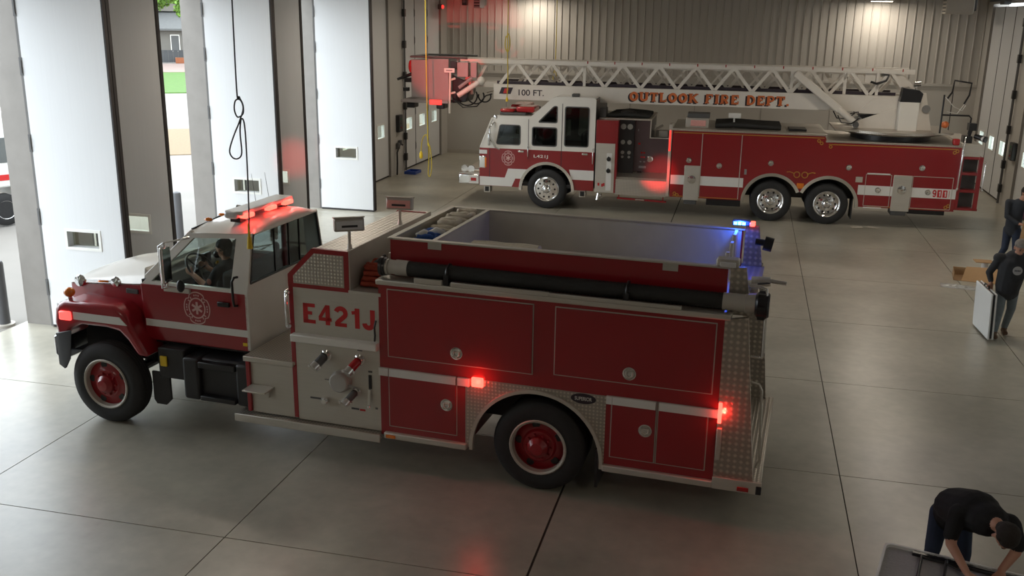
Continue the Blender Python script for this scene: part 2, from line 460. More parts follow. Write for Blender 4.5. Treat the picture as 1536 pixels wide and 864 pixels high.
# right wall: the same folding doors, closed
wr = struct(B(XR, XR+0.45, YB, YF, HEAD, ZC).build('wall_right', WALLP), 'right hall wall of metal piers between closed bay doors', 'wall')
prev = YB
for k, fy in enumerate(FAR):
    B(XR, XR+0.45, prev, fy-OPEN_W, -0.3, HEAD).build('pier', WALLP, wr); prev = fy
    d = empty('door_%d' % DN); DN += 1
    struct(d, ['closed bay door on the right wall, first from the mezzanine', 'closed bay door on the right wall, second from the mezzanine', 'closed bay door on the right wall, third from the mezzanine',
               'closed bay door on the right wall, fourth from the mezzanine', 'closed bay door on the right wall behind the man with the cardboard', 'closed bay door in the corner behind the tail of the ladder truck'][k], 'door')
    wl_ = OPEN_W/3
    for q in range(3):
        o = closed_leaf(d, fy-OPEN_W+q*wl_, XR+0.135, 1, wl_, LEAF_T-0.008)
B(XR, XR+0.45, prev, YF, -0.3, HEAD).build('pier', WALLP, wr)
for k, fy in enumerate(FAR):
    for yy, s in ((fy, -1), (fy-OPEN_W, 1)):
        B(XR-0.015, XR+0.46, min(yy, yy+s*0.02), max(yy, yy+s*0.02), 0.0, HEAD).build('jamb_lining', STEELP, wr)
# door operators: dark track and arms above and beside the closed doors
def operator_bar(x, y0, y1, z):
    m = MB(); m.bar((x, y0, z), (x, y1, z), 0.09, 0.12)
    m.box(x-0.1, x+0.1, (y0+y1)/2-0.25, (y0+y1)/2+0.25, z-0.16, z+0.1)
    return m
for k, fy in enumerate(FAR):
    for x, lab in ((XL+0.125, 'left'), (XR-0.125, 'right')):
        o = operator_bar(x, fy-OPEN_W+0.15, fy-0.15, HEAD+0.12).build('door_operator', DARKGREY, smooth=30)
        tag(o, 'dark operator track on the %s wall above the %s bay door from the back corner' % (lab, ('sixth', 'fifth', 'fourth', 'third', 'second', 'first')[k]), 'door operator', 'operator tracks above the bay doors')
# ceiling lamps: linear high bays hung on wires
def high_bay(x, y, lab):
    t = empty('high_bay_lamp', (x, y, 5.78))
    tag(t, lab, 'lamp', 'high bay lamps in two rows')
    B(-0.36, 0.36, -0.11, 0.11, 0.015, 0.075).build('housing', WHITE, t, bevel=0.01)
    B(-0.33, 0.33, -0.085, 0.085, 0.0, 0.014).build('diffuser', mat('lamp_diffuser', (0.9, 0.85, 0.75), emit=(1.0, 0.86, 0.66), estr=9.0), t)
    m = MB(); m.cyl((-0.3, 0, 0.07), (-0.3, 0, ZC-5.78), 0.004, n=6); m.cyl((0.3, 0, 0.07), (0.3, 0, ZC-5.78), 0.004, n=6)
    m.build('hanger_wire', DARKGREY, t)
    l = bpy.data.lights.new('high_bay_light', 'AREA'); l.shape = 'RECTANGLE'; l.size = 0.66; l.size_y = 0.17
    l.energy = LAMP_POWER; l.color = (1.0, 0.88, 0.73)
    lo = bpy.data.objects.new('high_bay_light', l); COL.objects.link(lo); lo.parent = t; lo.location = (0, 0, -0.004)
    return t
for x, y, lab in LAMP_SPOTS:
    high_bay(x, y, lab)

# ------------------------------------------------------------------ outdoors
APRON = mat('outdoor_concrete', (0.22, 0.205, 0.185), rough=0.85, noise=0.12, nscale=0.6)
GRAVEL = mat('tan_gravel', (0.20, 0.145, 0.085), rough=0.95, noise=0.25, nscale=9)
LAWN = mat('lawn_green', (0.06, 0.135, 0.018), rough=0.95, noise=0.35, nscale=3)
PINKP = mat('pinkish_paving', (0.24, 0.175, 0.15), rough=0.9, noise=0.1, nscale=1)
SIDING = mat('house_siding', (0.16, 0.148, 0.13), rough=0.8, noise=0.06, nscale=1)
ROOFG = mat('house_roof_grey', (0.12, 0.122, 0.12), rough=0.85, noise=0.15, nscale=4)
struct(B(-160, XL-0.55, -60, 200, -0.35, -0.03).build('ground', APRON, smooth=0), 'pale concrete yard outside the bay doors', 'ground')
dv = Vector((-0.539, 0.842)); pv = Vector((0.842, 0.539))        # away from the hall, and across
def band(name, d0, d1, m, z, label):
    c = [dv*d0-pv*60, dv*d0+pv*14, dv*d1+pv*14, dv*d1-pv*60]
    o = MB().prism([(p.x, p.y) for p in c], 'z', -0.03, z).build(name, m, smooth=0)
    struct(o, label, 'ground')
band('gravel_strip', 38, 46.5, GRAVEL, 0.0, 'tan gravel strip across the yard')
lawn = MB()
c = [dv*67-pv*60, dv*67+pv*14, dv*89+pv*14, dv*89-pv*60]
lawn.prism([(p.x, p.y) for p in c], 'z', -0.03, 0.03)
o = lawn.build('lawn', LAWN, smooth=0); o['kind'] = 'stuff'; tag(o, 'bright green lawn in front of the house', 'grass')
band('pink_paving', 90, 104, PINKP, 0.0, 'pinkish paved drive in front of the house')
# house
hp = dv*108
hs = empty('house', (hp.x, hp.y, 0), math.atan2(pv.y, pv.x))
tag(hs, 'grey sided house with shallow grey roofs beyond the lawn', 'house')
B(-16, 8, 0.0, 10, 0, 3.4).build('wall', SIDING, hs, smooth=0)
MB().prism([(-0.6, 3.3), (5.0, 5.6), (10.6, 3.3), (10.6, 3.1), (-0.6, 3.1)], 'x', -16.6, 8.6).build('roof', ROOFG, hs, smooth=0)
B(-16, -1.2, 2.0, 9, 5.0, 7.8).build('upper_wall', SIDING, hs, smooth=0)
MB().prism([(-17, 7.7), (-8.6, 10.6), (-0.4, 7.7), (-0.4, 7.5), (-17, 7.5)], 'y', 1.4, 9.6).build('upper_roof', ROOFG, hs, smooth=0)
B(-0.9, 6.0, 3.0, 9, 5.0, 7.2).build('side_wall', SIDING, hs, smooth=0)
MB().prism([(2.2, 7.1), (6.0, 8.7), (9.8, 7.1), (9.8, 6.95), (2.2, 6.95)], 'x', -0.9, 6.6).build('side_roof', ROOFG, hs, smooth=0)
for x in (0.35, -6.0):
    wn_ = B(x, x+0.75, -0.05, 0.02, 1.1, 2.6).build('window', DARKGREY, hs, smooth=0)
    m = MB(); m.box(x-0.08, x, -0.09, 0.0, 1.0, 2.7); m.box(x+0.75, x+0.83, -0.09, 0.0, 1.0, 2.7); m.box(x, x+0.75, -0.09, 0.0, 2.6, 2.7); m.box(x, x+0.75, -0.09, 0.0, 1.0, 1.1)
    m.build('window_frame', WHITE, wn_, smooth=0)
fn = empty('garden_fence', (hp.x-dv.x*2.5, hp.y-dv.y*2.5, 0), math.atan2(pv.y, pv.x))
tag(fn, 'low dark grey board fence in front of the house', 'fence')
fb = B(0, 0.46, -0.03, 0.03, 0.05, 1.25).mesh('fence_board', 0); fb.materials.append(mat('fence_grey', (0.06, 0.063, 0.066), rough=0.8, noise=0.15, nscale=3))
for k in range(40):
    link('fence_board', fb, fn, loc=(-13+k*0.48, 0, 0))
pl = empty('brick_planter', (hp.x-dv.x*3.4+pv.x*0.9, hp.y-dv.y*3.4+pv.y*0.9, 0), math.atan2(pv.y, pv.x))
tag(pl, 'orange brick planter at the foot of the fence', 'planter')
B(-0.3, 1.6, -0.4, 0.4, 0, 0.55).build('planter_wall', mat('orange_brick', (0.26, 0.09, 0.04), rough=0.9, noise=0.2, nscale=6), pl, bevel=0.02)
B(-0.2, 1.5, -0.3, 0.3, 0.5, 0.58).build('planter_soil', mat('soil', (0.09, 0.06, 0.04), rough=1, noise=0.3), pl)
# trees
LEAFM = mat('tree_leaves', (0.13, 0.24, 0.035), rough=0.8, noise=0.45, nscale=2.0)
BARK = mat('tree_bark', (0.12, 0.09, 0.07), rough=0.95, noise=0.3, nscale=6)
def tree(px, py, h, r, lab, seed, base=0.35):
    rnd = random.Random(seed)
    t = empty('garden_tree', (px, py, 0)); tag(t, lab, 'tree', None)
    m = MB(); m.tube([(0, 0, 0), (0.1, 0.05, h*0.3), (0.0, 0.1, h*0.55), (0.15, 0, h*0.8)], [0.22, 0.17, 0.12, 0.04], n=8)
    for k in range(7):
        q = rnd.random()*6.28; m.tube([(0, 0.05, h*(base+0.06*k)), (math.cos(q)*r*0.6, math.sin(q)*r*0.6, h*(base+0.16+0.06*k))], [0.07, 0.02], n=6)
    m.build('trunk', BARK, t)
    f = MB()
    for k in range(2600):
        while True:
            p = Vector((rnd.uniform(-1, 1), rnd.uniform(-1, 1), rnd.uniform(-1, 1)))
            if 0.35 < p.length < 1: break
        p = Vector((p.x*r, p.y*r, h*(base+1)/2+p.z*h*(1-base)/2))
        a = Vector((rnd.gauss(0, 1), rnd.gauss(0, 1), rnd.gauss(0, 1))).normalized()*rnd.uniform(0.14, 0.28)
        b = Vector((rnd.gauss(0, 1), rnd.gauss(0, 1), rnd.gauss(0, 1))).normalized()*rnd.uniform(0.10, 0.18)
        f.add([p-a, p+b, p+a, p-b], [(0, 1, 2, 3)])
    o = f.build('foliage', LEAFM, t, smooth=0); o['kind'] = 'stuff'
q = dv*101-pv*1.4
tree(q.x, q.y, 9.0, 2.6, 'light green leafy tree left of the house gable', 3, 0.55)
q = dv*97+pv*2.6
tree(q.x, q.y, 8.4, 1.9, 'light green slender tree in front of the house window', 4, 0.42)

# bollards by the piers
def bollard(x, y, lab, h=1.12):
    t = empty('bollard', (x, y, 0)); tag(t, lab, 'bollard')
    MB().lathe([(0.10, -0.03), (0.10, h-0.06), (0.085, h-0.02), (0.04, h), (0.001, h+0.005)], (0, 0, 0), 'z', 20).build('post', mat('bollard_steel', (0.085, 0.085, 0.09), rough=0.5, noise=0.1), t)
    MB().lathe([(0.17, -0.03), (0.17, 0.015), (0.105, 0.02)], (0, 0, 0), 'z', 20).build('base_plate', ALUD, t)
bollard(-12.0, 13.2, 'dark steel bollard outside the opening that shows the parked vehicle')
bollard(-12.74, 19.76, 'dark steel bollard outside the opening behind the cab roof')
# parked white vehicle outside, seen past the first jamb
def parked_vehicle():
    t = empty('parked_ambulance', (-17.45, 19.9, 0), math.radians(62))
    tag(t, 'white vehicle with red side stripe parked in the yard outside', 'vehicle')
    # local x to the rear end (near the door), y across
    m = MB()
    m.prism([(0.55, 0.55), (0.55, 2.75), (-3.6, 2.75), (-3.9, 2.2), (-4.5, 1.55), (-5.5, 1.4), (-5.6, 0.55), (-5.2, 0.55), (-5.05, 0.95), (-4.3, 0.95), (-4.15, 0.5), (-0.65, 0.5), (-0.5, 0.95), (0.3, 0.95), (0.45, 0.55)], 'y', -0.02, 2.1)
    m.build('body', mat('parked_white', (0.8, 0.8, 0.78), rough=0.35, noise=0.03), t, bevel=0.04)
    B(-5.4, 0.53, -0.03, -0.018, 1.12, 1.26).build('side_stripe', mat('stripe_red', (0.6, 0.03, 0.03), rough=0.4, noise=0.05), t)
    for x in (-3.1, -1.6, -0.4):
        B(x-0.5, x+0.45, -0.03, -0.018, 1.55, 2.15).build('side_window', mat('parked_window', (0.12, 0.13, 0.13), rough=0.1, noise=0.1), t)
    for x in (-0.1, -4.68):
        for yv in (0.0, 1.85):
            wv = MB().lathe([(0.22, 0.0), (0.34, 0.0), (0.39, 0.03), (0.39, 0.2), (0.34, 0.23), (0.2, 0.23)], (x, yv, 0.39), 'y', 28).build('wheel', RUBBER, t)
            MB().lathe([(0.02, 0.01), (0.1, 0.01), (0.14, 0.03), (0.2, 0.02), (0.225, 0.0), (0.225, 0.05)], (x, yv-0.005, 0.39), 'y', 24).build('rim', CHROME, wv)
    B(0.5, 0.62, 0.1, 1.98, 0.45, 0.62).build('rear_bumper', ALUD, t, bevel=0.02)
    B(0.54, 0.57, 0.08, 0.2, 1.0, 1.3).build('tail_lamp', REDLENS, t)
parked_vehicle()
# ------------------------------------------------------------------ shared vehicle pieces
def text_mesh(body, w_, h_, depth=0.003, bold=0.0):
    c = bpy.data.curves.new('lettering', 'FONT'); c.body = body; c.size = 1.0; c.extrude = 0.5; c.offset = bold
    o = bpy.data.objects.new('lettering', c); COL.objects.link(o)
    bpy.context.view_layer.update()
    dg = bpy.context.evaluated_depsgraph_get()
    me = bpy.data.meshes.new_from_object(o.evaluated_get(dg))
    COL.objects.unlink(o); bpy.data.objects.remove(o); bpy.data.curves.remove(c)
    xs = [v.co.x for v in me.vertices]; ys = [v.co.y for v in me.vertices]
    x0, x1, y0, y1 = min(xs), max(xs), min(ys), max(ys)
    for v in me.vertices:
        v.co = Vector(((v.co.x-x0)/(x1-x0)*w_, -v.co.z*depth*2, (v.co.y-y0)/(y1-y0)*h_))
    bm = bmesh.new(); bm.from_mesh(me); bmesh.ops.recalc_face_normals(bm, faces=bm.faces); bm.to_mesh(me); bm.free()
    me.materials.clear()
    return me
def lettering(name, body, x, y, z, w_, h_, m, parent, bold=0.0):
    me = text_mesh(body, w_, h_, bold=bold); me.materials.append(m)
    return link(name, me, parent, loc=(x, y, z))

def wheel(parent, u, v, out, r, width, rim_mat, style, dual=False):
    """out=-1: outer face looks to -y.  The tyre is the part, rim, hub and nuts its pieces"""
    s = -out
    def P(pr): return [(a, b*s) for a, b in pr]
    rr = r*0.60
    prof = P([(rr*0.98, 0.02), (rr*1.03, 0.005), (r*0.78, -0.004), (r*0.93, 0.012), (r*0.985, 0.045), (r, 0.06)])
    k = 4
    for i in range(k):
        a0 = 0.06+(width-0.12)*i/k; a1 = 0.06+(width-0.12)*(i+1)/k
        prof += P([(r, a0+0.012), (r, a1-0.012), (r-0.012, a1-0.006), (r-0.012, a1+0.002)])
    prof += P([(r*0.985, width-0.045), (r*0.93, width-0.012), (r*0.78, width), (rr, width-0.02)])
    ty = MB().lathe(prof+[prof[0]], (u, v, r), 'y', 48, cap=False).build('wheel', RUBBER, parent, smooth=40)
    if style == 'disc':      # painted disc wheel with round hand holes
        MB().lathe(P([(rr*1.0, 0.03), (rr*1.04, 0.0), (rr*1.0, -0.012), (rr*0.93, 0.0), (rr*0.9, 0.06)]), (u, v, r), 'y', 40, cap=False).build('rim_lip', ALUD, ty)
        dk = 0.09 if not dual else 0.14
        MB().lathe(P([(rr*0.93, 0.02), (rr*0.9, dk*0.8), (rr*0.62, dk*0.55), (rr*0.55, dk*0.3), (rr*0.30, dk*0.3), (0.002, dk*0.3)]), (u, v, r), 'y', 40, cap=False).build('rim', rim_mat, ty)
        for i in range(5):
            a = 2*PI*i/5+0.5
            c = Vector((u+rr*0.76*math.cos(a), 0, r+rr*0.76*math.sin(a)))
            MB().cyl((c.x, v+s*(dk*0.60), c.z), (c.x, v+s*(dk*0.62+0.02), c.z), rr*0.14, n=14).build('hand_hole', BLACKP, ty)
        MB().lathe(P([(0.125, dk*0.3), (0.12, dk*0.3-0.05), (0.09, dk*0.3-0.08), (0.07, dk*0.3-0.10), (0.002, dk*0.3-0.105)]), (u, v, r), 'y', 24, cap=False).build('hub', rim_mat, ty)
        n = MB()
        for i in range(10):
            a = 2*PI*i/10
            c = (u+rr*0.44*math.cos(a), r+rr*0.44*math.sin(a))
            n.cyl((c[0], v+s*(dk*0.3), c[1]), (c[0], v+s*(dk*0.3-0.03), c[1]), 0.017, 0.013, n=6)
        n.build('lug_nut', rim_mat, ty)
    else:                    # polished rim with chrome centre
        MB().lathe(P([(rr*1.02, 0.02), (rr*1.05, -0.004), (rr*0.99, -0.014), (rr*0.92, 0.004), (rr*0.90, 0.05)]), (u, v, r), 'y', 40, cap=False).build('rim_lip', CHROME, ty)
        dk = 0.03 if style == 'front' else 0.13
        MB().lathe(P([(rr*0.91, 0.03), (rr*0.86, dk), (rr*0.62, dk*0.7), (rr*0.30, dk*0.6), (0.002, dk*0.6)]), (u, v, r), 'y', 40, cap=False).build('rim', CHROME, ty)
        for i in range(10):
            a = 2*PI*i/10
            h = MB()
            h.cyl((u+rr*0.70*math.cos(a), v+s*(dk*0.72+0.003), r+rr*0.70*math.sin(a)), (u+rr*0.70*math.cos(a), v+s*(dk*0.72-0.006), r+rr*0.70*math.sin(a)), rr*0.085, n=10)
            h.build('hand_hole', BLACKP, ty)
        MB().lathe(P([(0.12, dk*0.6), (0.11, dk*0.6-0.06), (0.08, dk*0.6-0.10), (0.05, dk*0.6-0.12), (0.002, dk*0.6-0.125)]), (u, v, r), 'y', 24, cap=False).build('hub', CHROME, ty)
        n = MB()
        for i in range(10):
            a = 2*PI*i/10+0.3
            c = (u+rr*0.46*math.cos(a), r+rr*0.46*math.sin(a))
            n.cyl((c[0], v+s*(dk*0.6), c[1]), (c[0], v+s*(dk*0.6-0.04), c[1]), 0.018, 0.014, n=8)
        n.build('lug_nut', CHROME, ty)
    return ty
def emblem(parent, u, y, z, r, m):
    """fire service cross: scalloped outline, inner ring and a six-pointed star"""
    k = MB()
    def rad(t):
        return r*(0.97+0.03*abs(math.cos(2*t)) - 0.12*max(0, math.cos(4*t+PI))**8)
    def ring(fa, fb, n=72):
        rg = []
        for i in range(n+1):
            t = 2*PI*i/n
            c, d = math.cos(t), math.sin(t)*1.12
            rg.append([(u+fa(t)*c, y, z+fa(t)*d), (u+fb(t)*c, y, z+fb(t)*d), (u+fb(t)*c, y-0.003, z+fb(t)*d), (u+fa(t)*c, y-0.003, z+fa(t)*d)])
        k.loft(rg, cap=False)
    ring(lambda t: rad(t)-r*0.07, rad)
    ring(lambda t: r*0.56, lambda t: r*0.64)
    for i in range(4):
        t = PI/4+i*PI/2
        for e in (-0.11, 0.11):
            p0 = (u+r*0.60*math.cos(t+e), y-0.0015, z+r*0.60*1.12*math.sin(t+e)); p1 = (u+rad(t)*0.93*math.cos(t+e*1.6), y-0.0015, z+rad(t)*0.93*1.12*math.sin(t+e*1.6))
            k.bar(p0, p1, 0.003, r*0.07)
    for i in range(4):                      # lettering marks in the lobes
        t = i*PI/2
        for e in (-0.2, 0, 0.2):
            k.ball((u+r*0.78*math.cos(t+e), y-0.0015, z+r*0.78*1.12*math.sin(t+e)), (r*0.055, 0.002, r*0.07), 6, 5)
    for i in range(3):
        t = PI/2+i*PI/3
        dx, dz = math.cos(t)*r*0.42, math.sin(t)*r*0.42
        k.bar((u-dx, y-0.0015, z-dz), (u+dx, y-0.0015, z+dz), 0.003, r*0.15)
    return k.build('emblem', m, parent, smooth=0)
def latch(parent, u, y, z, r=0.075):
    MB().lathe([(r, 0.0), (r*0.97, -0.012), (r*0.82, -0.014), (r*0.72, -0.006), (r*0.5, -0.004), (0.001, -0.004)], (u, y, z), 'y', 24, cap=False).build('latch', CHROME, parent)
    m = MB(); m.tube([(u-r*0.45, y-0.012, z+r*0.25), (u-r*0.4, y-0.014, z-r*0.3), (u, y-0.014, z-r*0.5), (u+r*0.4, y-0.014, z-r*0.3), (u+r*0.45, y-0.012, z+r*0.25), (u-r*0.45, y-0.012, z+r*0.25)], r*0.09, n=6)
    m.build('latch_ring', ALU, parent)
def comp_door(parent, u0, u1, z0, z1, y, red, trim=None, lat=None, name='compartment_door'):
    d = B(u0, u1, y-0.022, y, z0, z1).build(name, red, parent, bevel=0.005)
    if trim:
        e = 0.012; t = MB()
        t.box(u0-e, u1+e, y-0.010, y, z0-e, z0-0.001); t.box(u0-e, u1+e, y-0.010, y, z1+0.001, z1+e)
        t.box(u0-e, u0-0.001, y-0.010, y, z0-e, z1+e); t.box(u1+0.001, u1+e, y-0.010, y, z0-e, z1+e)
        t.build('edge_trim', trim, d, smooth=0)
    if lat: latch(d, lat[0], y-0.022, lat[1])
    return d
# ------------------------------------------------------------------ flat lettering built from strokes, and panels with holes
from mathutils.geometry import tessellate_polygon
def ribbon(mb, pts, w_, y0, y1, closed=False):
    pts = [Vector((p[0], p[1])) for p in pts]; n = len(pts); L = []; R = []
    for i, p in enumerate(pts):
        if closed: a, b = pts[(i-1) % n], pts[(i+1) % n]
        else: a, b = pts[max(i-1, 0)], pts[min(i+1, n-1)]
        d1 = (p-a).normalized() if (p-a).length > 1e-9 else (b-p).normalized()
        d2 = (b-p).normalized() if (b-p).length > 1e-9 else d1
        n1 = Vector((-d1.y, d1.x)); n2 = Vector((-d2.y, d2.x)); m = (n1+n2)
        m = m.normalized() if m.length > 1e-6 else n1
        k = min(1.6, 1/max(0.3, m.dot(n1)))
        L.append(p+m*w_/2*k); R.append(p-m*w_/2*k)
    rg = [[(l.x, y0, l.y), (r.x, y0, r.y), (r.x, y1, r.y), (l.x, y1, l.y)] for l, r in zip(L, R)]
    if closed: rg.append(rg[0])
    mb.loft(rg, cap=not closed)
def arc_pts(cx, cz, rx, rz, a0, a1, n=14):
    return [(cx+rx*math.cos(math.radians(a0+(a1-a0)*i/n)), cz+rz*math.sin(math.radians(a0+(a1-a0)*i/n))) for i in range(n+1)]
def glyph(ch, slab):
    """strokes (points, width, closed) in a unit cell"""
    s = 0.25 if not slab else 0.25; h = 1-s/2; o = s/2
    t = 0.13
    G = []
    def st(x, a=0.0, b=1.0, w_=s): G.append(([(x, a), (x, b)], w_, False))
    def hz(z, a, b, w_=s): G.append(([(a, z), (b, z)], w_, False))
    def sf(x, z, w_=0.40): hz(z, x-w_/2, x+w_/2, t)
    if ch == 'O': G.append((arc_pts(0.42, 0.5, 0.42-o, 0.5-o*0.9, 0, 342, 19), s, True)); wd = 0.84
    elif ch == 'U':
        G.append(([(0.16, 1), (0.16, 0.36)]+arc_pts(0.42, 0.36, 0.26, 0.36-o, 180, 360, 12)+[(0.68, 1)], s*0.95, False)); wd = 0.84
        if slab: sf(0.16, 0.935); sf(0.68, 0.935)
    elif ch == 'T':
        st(0.40); hz(1-0.09, 0.0, 0.80, 0.18); wd = 0.80
        if slab: sf(0.40, 0.065); G.append(([(0.055, 0.9), (0.055, 0.66)], 0.11, False)); G.append(([(0.745, 0.9), (0.745, 0.66)], 0.11, False))
    elif ch == 'L':
        st(0.17); hz(0.09, 0.06, 0.68, 0.18); wd = 0.70
        if slab: sf(0.17, 0.935); G.append(([(0.63, 0.1), (0.63, 0.34)], 0.11, False))
    elif ch == 'K':
        st(0.17); G.append(([(0.72, 0.95), (0.22, 0.46)], s*0.8, False)); G.append(([(0.36, 0.58), (0.74, 0.05)], s*0.95, False)); wd = 0.86
        if slab: sf(0.17, 0.935); sf(0.17, 0.065); sf(0.72, 0.935, 0.3); sf(0.74, 0.065, 0.3)
    elif ch in 'FE':
        st(0.17); hz(1-0.09, 0.06, 0.68, 0.18); hz(0.52, 0.2, 0.52, 0.16); wd = 0.74
        if slab: G.append(([(0.64, 0.92), (0.64, 0.66)], 0.11, False))
        if ch == 'E':
            hz(0.09, 0.06, 0.70, 0.18)
            if slab: G.append(([(0.66, 0.08), (0.66, 0.34)], 0.11, False))
        elif slab: sf(0.17, 0.065)
    elif ch == 'I':
        st(0.20); wd = 0.40
        if slab: sf(0.2, 0.935); sf(0.2, 0.065)
    elif ch in 'RP':
        st(0.17); G.append(([(0.1, 0.92), (0.44, 0.92)]+arc_pts(0.44, 0.695, 0.20, 0.225, 90, -90, 10)+[(0.2, 0.47)], 0.17, False)); wd = 0.74
        if slab: sf(0.17, 0.065)
        if ch == 'R': G.append(([(0.42, 0.48), (0.66, 0.05)], s, False)); wd = 0.84
    elif ch == 'D':
        st(0.17); G.append(([(0.06, 0.92), (0.34, 0.92)]+arc_pts(0.34, 0.5, 0.36, 0.42, 90, -90, 14)+[(0.06, 0.08)], 0.19, False)); wd = 0.82
    elif ch == '4': G.append(([(0.50, 0.0), (0.50, 1.0)], s*0.9, False)); G.append(([(0.46, 0.96), (0.07, 0.34)], 0.16, False)); hz(0.28, 0.02, 0.70, 0.17); wd = 0.72
    elif ch == '2': G.append((arc_pts(0.36, 0.68, 0.25, 0.235, 165, -35, 14)+[(0.22, 0.24), (0.13, 0.12)], s*0.9, False)); hz(0.09, 0.05, 0.66, 0.18); wd = 0.70
    elif ch == '1': G.append(([(0.40, 0.0), (0.40, 1.0)], s*0.95, False)); G.append(([(0.38, 0.80), (0.12, 0.76)], 0.16, False)); wd = 0.56
    elif ch == 'J': G.append(([(0.52, 1.0), (0.52, 0.30)]+arc_pts(0.31, 0.30, 0.21, 0.20, 0, -180, 12), s*0.95, False)); wd = 0.66
    elif ch == '9': G.append((arc_pts(0.36, 0.68, 0.25, 0.23, 0, 342, 18), 0.17, True)); G.append(([(0.61, 0.72), (0.60, 0.42)]+arc_pts(0.36, 0.36, 0.24, 0.26, 0, -150, 8), 0.17, False)); wd = 0.72
    elif ch == '.': G.append(([(0.12, 0.0), (0.12, 0.22)], 0.22, False)); wd = 0.26
    else: wd = 0.42
    return G, wd
def stroke_text(name, body, x, y, z, w_, h_, m, parent, slab=False, gap=0.14, depth=0.004):
    tot = sum(glyph(c, slab)[1]+gap for c in body)-gap
    k = w_/tot; cx = 0.0
    for i, c in enumerate(body):
        mb = MB()
        G, wd = glyph(c, slab)
        for pts, sw_, cl in G:
            # strokes are laid out in the stretched cell so that the letters keep their weight
            tmp = MB(); ribbon(tmp, pts, sw_, 0, 1, cl)
            e = 0.00012*(i % 3)
            mb.add([(x+(px+cx)*k, y-depth*yy-e*yy, z+pz*h_) for px, yy, pz in tmp.v], tmp.f)
        cx += wd+gap
        if mb.v: mb.build(name, m, parent, smooth=0)
def holed(outline, holes, y0, y1):
    """panel in the x-z plane with window holes"""
    loops = [outline]+holes
    tris = tessellate_polygon([[Vector((p[0], p[1], 0)) for p in l] for l in loops])
    flat = [p for l in loops for p in l]; n = len(flat)
    mb = MB()
    vs = [(p[0], y0, p[1]) for p in flat]+[(p[0], y1, p[1]) for p in flat]
    fs = [tuple(t) for t in tris]+[tuple(i+n for i in reversed(t)) for t in tris]
    o = 0
    for l in loops:
        m = len(l)
        fs += [(o+i, o+(i+1) % m, o+(i+1) % m+n, o+i+n) for i in range(m)]
        o += m
    return mb.add(vs, fs)
def rpoly(pts, r, n=4):
    """polygon with rounded corners"""
    out = []; N = len(pts)
    for i in range(N):
        p = Vector(pts[i]); a = Vector(pts[i-1]); b = Vector(pts[(i+1) % N])
        d1 = (a-p).normalized(); d2 = (b-p).normalized()
        k = min(r, (a-p).length*0.45, (b-p).length*0.45)
        p1 = p+d1*k; p2 = p+d2*k
        for j in range(n+1):
            t = j/n
            q = p1*(1-t)*(1-t)+p*2*t*(1-t)+p2*t*t
            out.append((q.x, q.y))
    return out
# ------------------------------------------------------------------ pumper E421J: x to the rear, y away from the camera side, z up
W1 = 2.44
T1 = empty('fire_pumper', (-7.77, 10.09, 0), math.radians(-3.874))
tag(T1, 'red and white pumper fire truck marked E421J with open hose bed and flashing lights', 'fire truck')
def far(y): return W1-y
# --- rear body
BR = RED
body = MB()
body.box(3.90, 4.95, 0.0, W1, 0.43, 1.27)
body.box(6.56, 7.74, 0.0, W1, 0.43, 1.27)
body.box(3.90, 7.74, 0.0, W1, 1.27, 2.26)
bo = body.build('rear_body', BR, T1, smooth=0)
def arch_panel(y0, y1):
    c, rz, R_ = 5.78, 0.46, 0.755
    pts = [(4.95, 0.43), (4.95, 1.27), (6.56, 1.27), (6.56, 0.43)]
    arc = [(c+R_*math.cos(t), rz+R_*math.sin(t)) for t in [PI*i/28 for i in range(29)]]
    poly = pts+[(6.535, 0.43)]+arc+[(5.025, 0.43)]
    return MB().prism(poly, 'y', y0, y1)
ap = arch_panel(-0.004, 0.04).build('wheel_arch_panel', TREAD, T1, smooth=0)
MB().arc_strip(5.78, 0.46, 0.735, 0.775, -0.035, 0.02, -0.06, PI+0.06, 30).build('arch_trim', ALU, ap)
ap2 = arch_panel(W1-0.04, W1+0.004).build('wheel_arch_panel', TREAD, T1, smooth=0)
MB().arc_strip(5.78, 0.46, 0.735, 0.775, W1-0.02, W1+0.035, -0.06, PI+0.06, 30).build('arch_trim', ALU, ap2)
well = MB(); well.box(4.95, 6.56, 0.72, W1-0.72, 0.55, 1.27)
well.build('wheel_well', BLACK, T1, smooth=0)
for y0 in (0.02, W1-0.10):
    MB().box(6.46, 6.49, y0-0.0, y0+0.62 if y0 < 1 else y0+0.08, 0.16, 0.62).build('mud_flap', BLACK, T1)
# doors
for y, sd in ((0.0, 1),):
    comp_door(T1, 4.02, 5.72, 1.42, 2.205, 0.0, BR, ALUD, (4.85, 1.555))
    comp_door(T1, 5.98, 7.66, 1.45, 2.205, 0.0, BR, ALUD, (6.80, 1.565))
    comp_door(T1, 4.02, 4.84, 0.56, 1.25, 0.0, BR, ALUD, (4.73, 0.92))
    comp_door(T1, 6.63, 7.10, 0.58, 1.27, 0.0, BR, ALUD, (7.00, 0.94))
    comp_door(T1, 7.13, 7.64, 0.58, 1.27, 0.0, BR, ALUD, None)
for (u0, u1, z0, z1) in ((4.02, 5.72, 1.42, 2.205), (5.98, 7.66, 1.45, 2.205), (4.02, 4.84, 0.56, 1.25), (6.63, 7.64, 0.58, 1.27)):
    B(u0, u1, W1, W1+0.022, z0, z1).build('compartment_door', BR, T1, bevel=0.005)
for (u0, u1) in ((3.895, 4.012), (4.022, 4.838), (4.86, 5.0)):
    B(u0, u1, -0.030, 0.0, 1.175, 1.268).build('reflective_stripe', STRIPE, T1, smooth=0)
for (u0, u1) in ((6.565, 6.628), (6.632, 7.098), (7.132, 7.745)):
    B(u0, u1, -0.030, 0.0, 1.19, 1.28).build('reflective_stripe', STRIPE, T1, smooth=0)
